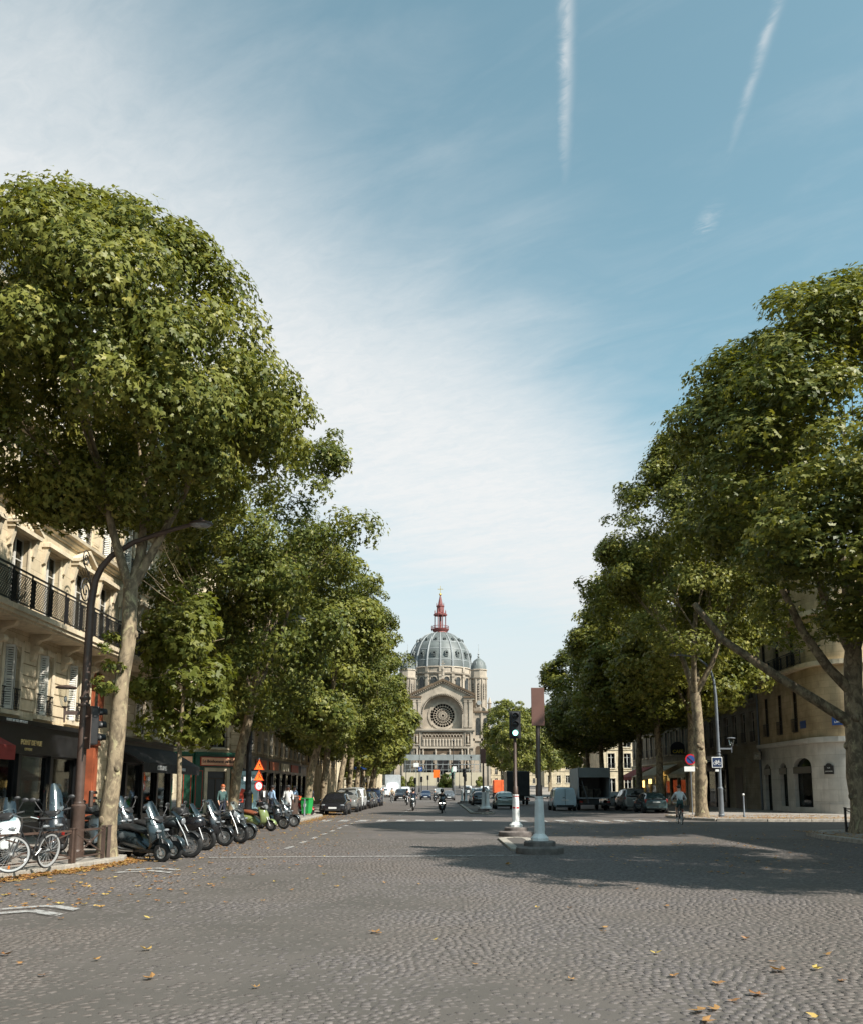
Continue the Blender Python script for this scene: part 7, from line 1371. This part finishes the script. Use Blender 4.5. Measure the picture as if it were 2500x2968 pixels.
    b = MB(); b.cb(0.465 * L, 0.505 * L, -0.5, 0.5, 0.28, 0.42, 0.02); b.build('front_bumper_grille', 'plastic_black', o); b = MB(); b.cb(-0.508 * L, -0.47 * L, -0.68, 0.68, 0.34, 0.46, 0.03); b.build('rear_bumper', 'plastic_black' if kind == 'van' else paint, o)
    b = MB(); b.box(0.503 * L, 0.507 * L, -0.26, 0.26, 0.42, 0.53); b.build('number_plate', 'plate_white', o); b = MB(); z = 0.72 if kind == 'hatch' else 0.78; b.box(-0.508 * L, -0.503 * L, -0.26, 0.26, z, z + 0.11); b.build('number_plate', 'plate_white', o)
    return o
gl_ = 'cars parked along the left kerb'; FW = -math.pi / 2; AW = math.pi / 2
for (x, y, c, k, lab) in ((-6.95, 61.0, 'car_black', 'hatch', 'black hatchback parked first behind the green bin, facing the camera'), (-6.95, 68.6, 'car_silver', 'suv', 'silver off-roader parked behind the black hatchback'), (-7.05, 75.0, 'car_white', 'van', 'white van parked behind the silver off-roader'), (-6.9, 81.5, 'car_black', 'hatch', 'dark hatchback parked third behind the silver off-roader'), (-6.9, 87.2, 'car_grey', 'hatch', 'grey hatchback parked between two dark cars on the left'), (-6.85, 93.0, 'car_navy', 'suv', 'dark blue estate at the end of the parked cars on the left')):
    car(lab, (x, y, 0), FW, c, k, group=gl_)
go = 'cars driving towards the camera'
for (x, y, c, k, lab) in ((-5.6, 132, 'car_black', 'suv', 'black off-roader driving towards us behind the cyclist'), (-2.2, 141, 'car_navy', 'hatch', 'dark blue car driving towards us between the riders'), (1.3, 136, 'car_grey', 'hatch', 'dark grey car driving towards us right of the helmeted scooter rider'), (-6.2, 163, 'car_white', 'van', 'white van driving towards us behind the off-roader'), (-9.6, 160, 'car_white', 'van', 'white van at the left edge of the traffic by the lorry'), (-0.2, 172, 'car_silver', 'hatch', 'silver car further back in the oncoming traffic')):
    car(lab, (x, y, rise(y)), FW, c, k, 'moving_car', group=go)
ga = 'cars driving away on the right carriageway'
for (x, y, c, k, lab) in ((5.5, 79.2, 'car_greengrey', 'hatch', 'green-grey hatchback seen from behind beside the signal posts'), (4.0, 92.0, 'car_black', 'hatch', 'dark hatchback ahead of the green-grey one'), (4.2, 104, 'car_white', 'van', 'small white van at the kerb of the far island'), (5.2, 176, 'car_white', 'van', 'white van far ahead right of the statue'), (8.2, 170, 'car_white', 'van', 'white van with a slatted rear far ahead on the right'), (8.3, 118, 'car_silver', 'hatch', 'silver car far ahead on the right carriageway')):
    car(lab, (x, y, rise(y)), AW, c, k, 'moving_car', group=ga)
car('pale blue-white panel van seen from behind on the right carriageway', (9.75, 73.2, 0), AW, 'van_blue', 'van', 'panel_van', 'van')
car('teal hatchback parked at the right kerb, seen from behind', (15.2, 66.0, 0), AW, 'car_teal', 'hatch', group='cars parked along the right kerb'); car('silver people carrier parked ahead of the teal hatchback', (15.15, 72.6, 0), AW, 'car_silver', 'suv', group='cars parked along the right kerb'); car('white taxi parked further along the right kerb', (15.2, 80, 0), AW, 'car_white', 'hatch', group='cars parked along the right kerb')
car('dark red car standing in the side street behind the large trunk', (25.4, 50.3 - 5.6, 0), 0.0, 'car_red', 'hatch')
def lorry(label, loc, heading, cab='car_white', box='truck_box', L=6.5, H=3.25, W=1.22, open_=False, name='box_lorry', cabside=True):
    o = thing(name, label, 'lorry', loc, heading); t = 0.06
    if open_:
        for nm, a in (('side_panel', (-L / 2, L / 2 - 1.8, -W, -W + t, 0.95, H)), ('side_panel', (-L / 2, L / 2 - 1.8, W - t, W, 0.95, H)), ('roof_panel', (-L / 2, L / 2 - 1.8, -W + t, W - t, H - t, H)), ('floor_panel', (-L / 2, L / 2 - 1.8, -W + t, W - t, 0.95, 0.95 + t)), ('front_panel', (L / 2 - 1.86, L / 2 - 1.8, -W + t, W - t, 0.95 + t, H - t))): b = MB(); b.box(*a); b.build(nm, box, o)
        b = MB(); b.cb(-L / 2 - 0.03, -L / 2 + 0.05, -W, W, H - 0.75, H + 0.02, 0.02); b.build('rear_header', 'scaffold_net', o)
        for k in range(7): b = MB(); q = random.Random(k); x, y = q.uniform(-L / 2 + 0.4, L / 2 - 2.4), q.uniform(-0.9, 0.6); b.cb(x, x + 0.6, y, y + 0.55, 1.01, 1.01 + q.uniform(0.4, 1.1), 0.03); b.build('load_crate', 'shop_interior', o)
        b = MB(); b.bar((-L / 2 - 0.1, 0.5, 0.6), (-L / 2 - 0.15, 1.0, 2.3), 0.04); b.build('prop_bar', 'zinc', o)
    else: b = MB(); b.cb(-L / 2, L / 2 - 1.8, -W, W, 0.95, H, 0.05); b.build('box_body', box, o); b = MB(); b.box(-L / 2 - 0.012, -L / 2, -0.01, 0.01, 1.0, H - 0.08); b.build('door_seam', 'plastic_black', o)
    b = MB(); loft(b, [(L / 2 - 1.75, 0, 1.45, W * 0.88, 0.95), (L / 2 - 0.9, 0, 1.5, W * 0.88, 1.0), (L / 2 - 0.35, 0, 1.35, W * 0.88, 0.85), (L / 2, 0, 0.95, W * 0.84, 0.45)], 20, 5); b.build('cab', cab, o, 40)
    b = MB(); b.grid([[(L / 2 - 0.10 - 0.32 * t2 + 0.05, W * 0.72 * u * (1 - 0.08 * t2), 1.42 + 0.75 * t2) for u in (-1, 0, 1)] for t2 in (0, 1)]); q = b.build('windscreen', 'glass_dark', o); md = q.modifiers.new('t', 'SOLIDIFY'); md.thickness = 0.03
    b = MB(); b.box(-L / 2 + 0.2, L / 2 - 0.3, -0.4, 0.4, 0.55, 0.94); b.box(-L / 2 - 0.02, -L / 2 + 0.06, -W, W, 0.45, 0.6); b.build('chassis', 'plastic_black', o)
    for x in (L / 2 - 1.0, -L / 2 + 1.4):
        for s in (-1, 1): wheel(o, x, s * (W - 0.2), 0.42, 0.26, 6, 'alloy', 0, False)
    for s in (-1, 1): b = MB(); b.cb(-L / 2 - 0.05, -L / 2 - 0.02, s * (W - 0.2) - 0.12, s * (W - 0.2) + 0.12, 0.62, 0.76, 0.01); b.build('tail_light', 'lens_red', o); b = MB(); b.ell((L / 2 - 0.02, s * W * 0.62, 0.78), (0.05, 0.14, 0.09), 10, 6); b.build('headlight', 'lens_clear', o)
    return o
lorry('box lorry with open dark rear parked beside the right hand trees', (12.2, 75.2, 0), AW, open_=True, H=3.35, W=1.28)
lorry('dark lorry with black body seen from behind, right of the green signal', (8.3, 100, 0), AW, 'car_black', 'shop_black', H=3.6)
lorry('white box lorry facing the camera below the left trees', (-8.7, 168, rise(168)), FW, H=3.9, W=1.35)
o = lorry('lorry with an orange load beyond the fluted white column', (9.9, 150, rise(150)), AW, 'car_grey', 'tarp_orange', H=3.0)
# ------------------------------------------------------------------ people: a skinned body, coloured by region; hair and helmets are parts
def person(label, loc, heading, J, cols, hair=None, helmet=None, name='person', hairlong=False, group=None, extra=None):
    """J: joints in local metres (x forwards, y to the left, z up); cols: material for each of skin, top, sleeve, legs, shoes"""
    o = thing(name, label, 'person', loc, heading, group)
    N = ['pelvis', 'waist', 'chest', 'neck', 'head', 'crown']; V, E, Rd, tagv = [], [], [], []
    def add(p, r, t): V.append(Vector(p)); Rd.append(r); tagv.append(t); return len(V) - 1
    pe, ch, nk, hd = (Vector(J[k]) for k in ('pelvis', 'chest', 'neck', 'head')); up = (ch - pe).normalized(); sd = Vector(J.get('side', (0, 1, 0)))
    i0 = add(pe, 0.135, 'legs'); i1 = add(pe.lerp(ch, 0.45), 0.125, 'top'); i2 = add(ch, 0.145, 'top'); i3 = add(nk, 0.055, 'skin'); E += [(i0, i1), (i1, i2), (i2, i3)]
    hv = (hd - nk).normalized(); i4 = add(hd - hv * 0.02, 0.088, 'skin'); i5 = add(hd + hv * 0.09, 0.082, 'skin'); E += [(i3, i4), (i4, i5)]
    for s, sg in (('l', 1), ('r', -1)):
        sh = ch + sd * sg * 0.175 + up * 0.06; el, ha = Vector(J['elbow_' + s]), Vector(J['hand_' + s]); hp = pe + sd * sg * 0.095 - up * 0.02; kn, an = Vector(J['knee_' + s]), Vector(J['foot_' + s])
        a = add(sh, 0.068, 'sleeve'); b_ = add(el, 0.044, 'sleeve'); c = add(ha, 0.030, 'skin'); d = (ha - el).normalized(); e = add(ha + d * 0.08, 0.034, 'skin'); E.extend([(i2, a), (a, b_), (b_, c), (c, e)])
        for q in range(4):
            w = d.cross(sd) if abs(d.dot(sd)) < 0.9 else d.cross(up); w = w.normalized() if w.length > 1e-4 else up; f1 = add(ha + d * 0.12 + w * (q - 1.5) * 0.019, 0.0095, 'skin'); f2 = add(ha + d * (0.155 - 0.008 * abs(q - 1)) + w * (q - 1.5) * 0.021 - up * 0.012, 0.0085, 'skin'); E.extend([(e, f1), (f1, f2)])
        w = d.cross(sd) if abs(d.dot(sd)) < 0.9 else d.cross(up); w = w.normalized() if w.length > 1e-4 else up; th = add(ha + d * 0.07 - w * 0.045, 0.011, 'skin'); E.append((c, th))
        h = add(hp, 0.095, 'legs'); k = add(kn, 0.062, 'legs' if not J.get('shorts') else 'skin'); m = add(kn.lerp(an, 0.45), 0.055, 'legs' if not J.get('shorts') else 'skin'); f = add(an + Vector((0, 0, 0.07)), 0.042, 'shoes'); fd = Vector(J.get('footdir', (1, 0, 0))); t = add(an + fd * 0.15 + Vector((0, 0, 0.035)), 0.038, 'shoes'); E.extend([(i0, h), (h, k), (k, m), (m, f), (f, t)])
    me = bpy.data.meshes.new('body'); me.from_pydata([tuple(v) for v in V], E, []); ob = bpy.data.objects.new('body', me); COL.objects.link(ob)
    md = ob.modifiers.new('skin', 'SKIN'); sv = me.skin_vertices[0].data
    for i, r in enumerate(Rd): sv[i].radius = (r, r)
    sv[0].use_root = True; md.use_smooth_shade = True; sb = ob.modifiers.new('sub', 'SUBSURF'); sb.levels = sb.render_levels = 1
    dg = bpy.context.evaluated_depsgraph_get(); m2 = bpy.data.meshes.new_from_object(ob.evaluated_get(dg)); bpy.data.objects.remove(ob); m2.name = 'body'; m2.materials.clear()
    keys = ['skin', 'top', 'sleeve', 'legs', 'shoes']
    for k in keys: m2.materials.append(M[cols[k]])
    A_ = np.array([tuple(V[i]) for i, j in E]); B_ = np.array([tuple(V[j]) for i, j in E]); cen = np.zeros(len(m2.polygons) * 3); m2.polygons.foreach_get('center', cen); cen = cen.reshape(-1, 3)
    ab = B_ - A_; tt = np.clip(((cen[:, None] - A_[None]) * ab[None]).sum(2) / ((ab * ab).sum(1) + 1e-9)[None], 0, 1); dist = np.linalg.norm(cen[:, None] - (A_[None] + tt[..., None] * ab[None]), axis=2); bi_ = dist.argmin(1)
    cut = np.array([0.5] * len(E)); mi = [keys.index(tagv[E[q][1] if tt[n_, q] > (0.6 if tagv[E[q][0]] != tagv[E[q][1]] else 0.5) else E[q][0]]) for n_, q in enumerate(bi_)]
    m2.polygons.foreach_set('material_index', mi); m2.polygons.foreach_set('use_smooth', [True] * len(mi)); m2.update(); put('body', m2, o)
    fw = Vector(J.get('face', (1, 0, 0))).normalized(); rt = hv.cross(fw).normalized(); c = hd + hv * 0.035
    b = MB(); b.ell(c + fw * 0.098 - hv * 0.015, (0.018, 0.018, 0.022), 6, 5); b.build('nose', cols['skin'], o, 60)
    for s in (-1, 1): b = MB(); b.ell(c + fw * 0.082 + rt * s * 0.032 + hv * 0.02, (0.012, 0.012, 0.008), 6, 4); b.build('eye', 'text_black', o); b = MB(); b.ell(c + rt * s * 0.09, (0.018, 0.012, 0.028), 6, 5); b.build('ear', cols['skin'], o)
    b = MB(); b.strip(c + fw * 0.086 - hv * 0.055 - rt * 0.022, c + fw * 0.086 - hv * 0.055 + rt * 0.022, 0.012, 0.008); b.build('mouth', 'shop_red', o)
    if helmet:
        b = MB(); b.ell(c + hv * 0.03, (0.135, 0.135, 0.15), 16, 10); b.build('helmet', helmet, o, 60); b = MB(); b.ell(c + fw * 0.05 + hv * 0.02, (0.105, 0.105, 0.055), 14, 8); b.build('visor', 'glass_dark', o, 60)
    elif hair:
        b = MB(); b.ell(c - fw * 0.022 + hv * 0.045, (0.098, 0.098, 0.092), 14, 8)
        if hairlong: b.ell(c - fw * 0.06 - hv * 0.08, (0.06, 0.085, 0.14), 10, 8)
        b.build('hair', hair, o, 60)
    if extra: extra(o)
    return o
def walk(st=0.25, h=1.0): return dict(pelvis=(0, 0, 0.93), chest=(0.02, 0, 1.33), neck=(0.03, 0, 1.50), head=(0.05, 0, 1.60), elbow_l=(-0.10, 0.24, 1.13), hand_l=(0.0, 0.25, 0.90), elbow_r=(0.03, -0.24, 1.12), hand_r=(0.18, -0.22, 0.92), knee_l=(st * 0.7, 0.09, 0.50), foot_l=(st, 0.09, 0.0), knee_r=(-st * 0.2, -0.09, 0.49), foot_r=(-st, -0.09, 0.03))
def stand(): return dict(walk(0.03), hand_r=(0.22, -0.2, 1.05), elbow_r=(0.0, -0.25, 1.12))
C_ = lambda skin, top, legs, shoes='cloth_black', sleeve=None: dict(skin=skin, top=top, sleeve=sleeve or top, legs=legs, shoes=shoes)
pav = 0.13; gw = 'people on the left pavement'
def place(px_, Y): return ((px_ - CX) / F_PX * Y, Y, pav)
person('person with orange hair and teal top beside the slanting trunk', place(653, 42), -1.0, walk(0.1), C_('skin_pale', 'cloth_teal', 'cloth_navy'), 'hair_red', hairlong=True, group=gw)
person('person in a black suit and white shirt on the left pavement', place(771, 49), -1.2, walk(0.22), C_('skin_dark', 'cloth_black', 'cloth_black'), 'hair_black', group=gw, extra=lambda o: MB().prism([(-0.045, 1.12), (0.045, 1.12), (0.06, 1.44), (-0.06, 1.44)], 0.155, 0.175, 'YZ').build('shirt_front', 'cloth_white', o))
person('person in a pale blue shirt and dark trousers, back half turned', place(794, 50), 0.8, walk(0.2), C_('skin_dark', 'cloth_blue', 'cloth_navy'), 'hair_black', group=gw)
person('person in a loose white top and white trousers by the parked scooters', place(842, 48), -1.6, stand(), C_('skin_dark', 'cloth_white', 'cloth_white'), 'hair_black', hairlong=True, group=gw)
person('tall person in black behind the one in white', place(838, 51), -1.2, stand(), C_('skin_dark', 'cloth_black', 'cloth_black'), 'hair_black', group=gw)
person('person in a blue-grey top near the brown litter bin', place(858, 54.5), 1.2, walk(0.2), C_('skin_dark', 'cloth_blue', 'cloth_navy'), 'hair_black', group=gw)
person('person in dark clothes in the shade behind the trunk with the bin', place(905, 62), -1.0, walk(0.2), C_('skin_pale', 'cloth_navy', 'cloth_black'), 'hair_brown', group=gw)
person('person in a white top at the kerb near the yellow poster', place(1098, 98), -1.3, walk(0.2), C_('skin_pale', 'cloth_white', 'cloth_beige'), 'hair_brown', group=gw)
person('person in a grey top beyond the yellow poster', place(1112, 104), 1.2, walk(0.2), C_('skin_pale', 'cloth_grey', 'cloth_grey'), 'hair_brown', group=gw)
o_ = person('person with a reddish top inside the white corner shop window', (29.3, 58.2, 0.13), -1.57, stand(), C_('skin_pale', 'cloth_black', 'cloth_black'), 'hair_brown')
# riders
def seat_pose(z=0.84, lean=0.12, hx=0.34, hz=1.02, hy=0.30, fx=0.22, fz=0.30, fy=0.18): return dict(pelvis=(-0.28, 0, z), chest=(-0.28 + lean, 0, z + 0.40), neck=(-0.25 + lean, 0, z + 0.57), head=(-0.22 + lean, 0, z + 0.68), elbow_l=(0.02, 0.34, z + 0.18), hand_l=(hx - 0.06, hy, hz), elbow_r=(0.02, -0.34, z + 0.18), hand_r=(hx - 0.06, -hy, hz), knee_l=(0.14, 0.22, z - 0.12), foot_l=(fx, fy, fz), knee_r=(0.14, -0.22, z - 0.12), foot_r=(fx, -fy, fz))
def rider(bike, label, cols, helmet, pose): o = person(label, bike.location, bike.rotation_euler.z, pose, cols, None, helmet); return o
g1 = G(1197, 2350); k1 = motorbike('motorcycle with white headlamp ridden towards the camera', (g1.x, g1.y, 0), FW, 'scooter_grey', 'headlamp_on', 0.0, 1, screen=0.3, turn=0.0, name='ridden_motorcycle')
rider(k1, 'person in dark jacket and helmet with a pink scarf riding the motorcycle', C_('skin_pale', 'cloth_navy', 'cloth_black'), 'car_black', dict(seat_pose(0.90, 0.10, fx=0.05, fz=0.34)))
s_ = MB(); 
g2 = G(1280, 2357); k2 = scooter('black scooter with lit headlamp ridden down the middle of the road', (g2.x, g2.y, 0), FW, 'car_black', 0.30, None, lamp_='headlamp_on', lean=0.0, turn=0.0, name='ridden_scooter')
rider(k2, 'person in black with a black helmet riding the scooter in mid road', C_('skin_pale', 'cloth_black', 'cloth_black'), 'car_black', seat_pose())
k3 = motorbike('dark motorcycle ridden behind the one with the white headlamp', (-3.5, 97, 0), FW, 'car_black', 'lens_clear', 0.0, 0, turn=0.0, name='ridden_motorcycle'); rider(k3, 'person in black riding the rear motorcycle of the oncoming pair', C_('skin_pale', 'cloth_black', 'cloth_black'), 'car_black', seat_pose(0.90, 0.10, fx=0.05, fz=0.34))
k4 = scooter('dark scooter ridden beside the oncoming blue car', (-0.7, 118, 0), FW, 'car_black', 0.3, None, lean=0.0, turn=0.0, name='ridden_scooter'); rider(k4, 'person with a white helmet riding the far scooter', C_('skin_pale', 'cloth_grey', 'cloth_black'), 'paint_white', seat_pose())
k5 = bicycle('city bicycle ridden towards the camera by the left kerb', (-5.9, 112, 0), FW, 'car_grey'); bp = seat_pose(1.02, 0.16, 0.36, 1.03, 0.26, -0.02, 0.22, 0.12); bp.update(knee_l=(0.12, 0.12, 0.72), knee_r=(0.05, -0.12, 0.60), foot_l=(0.02, 0.12, 0.30), foot_r=(-0.16, -0.12, 0.12)); rider(k5, 'person in a pale shirt cycling towards the camera on the left', C_('skin_pale', 'cloth_beige', 'cloth_grey'), None, bp); 
g6 = G(1969, 2390); k6 = bicycle('dark city bicycle ridden away from the camera on the right', (g6.x, g6.y, 0), AW - 0.08, 'plastic_black'); bq = dict(bp); bq['shorts'] = True
person('person in white T-shirt and grey shorts cycling away on the right', k6.location, k6.rotation_euler.z, bq, C_('skin_pale', 'cloth_white', 'cloth_teal', sleeve='cloth_white'), 'hair_brown')
p = [o for o in bpy.data.objects if o.name.startswith('person') and 'cycling towards' in o.get('label', '')][0]; b = MB(); c = Vector((-0.28 + 0.16 + 0.06, 0, 1.02 + 0.73)); b.ell(c, (0.098, 0.098, 0.092), 12, 8); b.build('hair', 'hair_brown', p, 60)
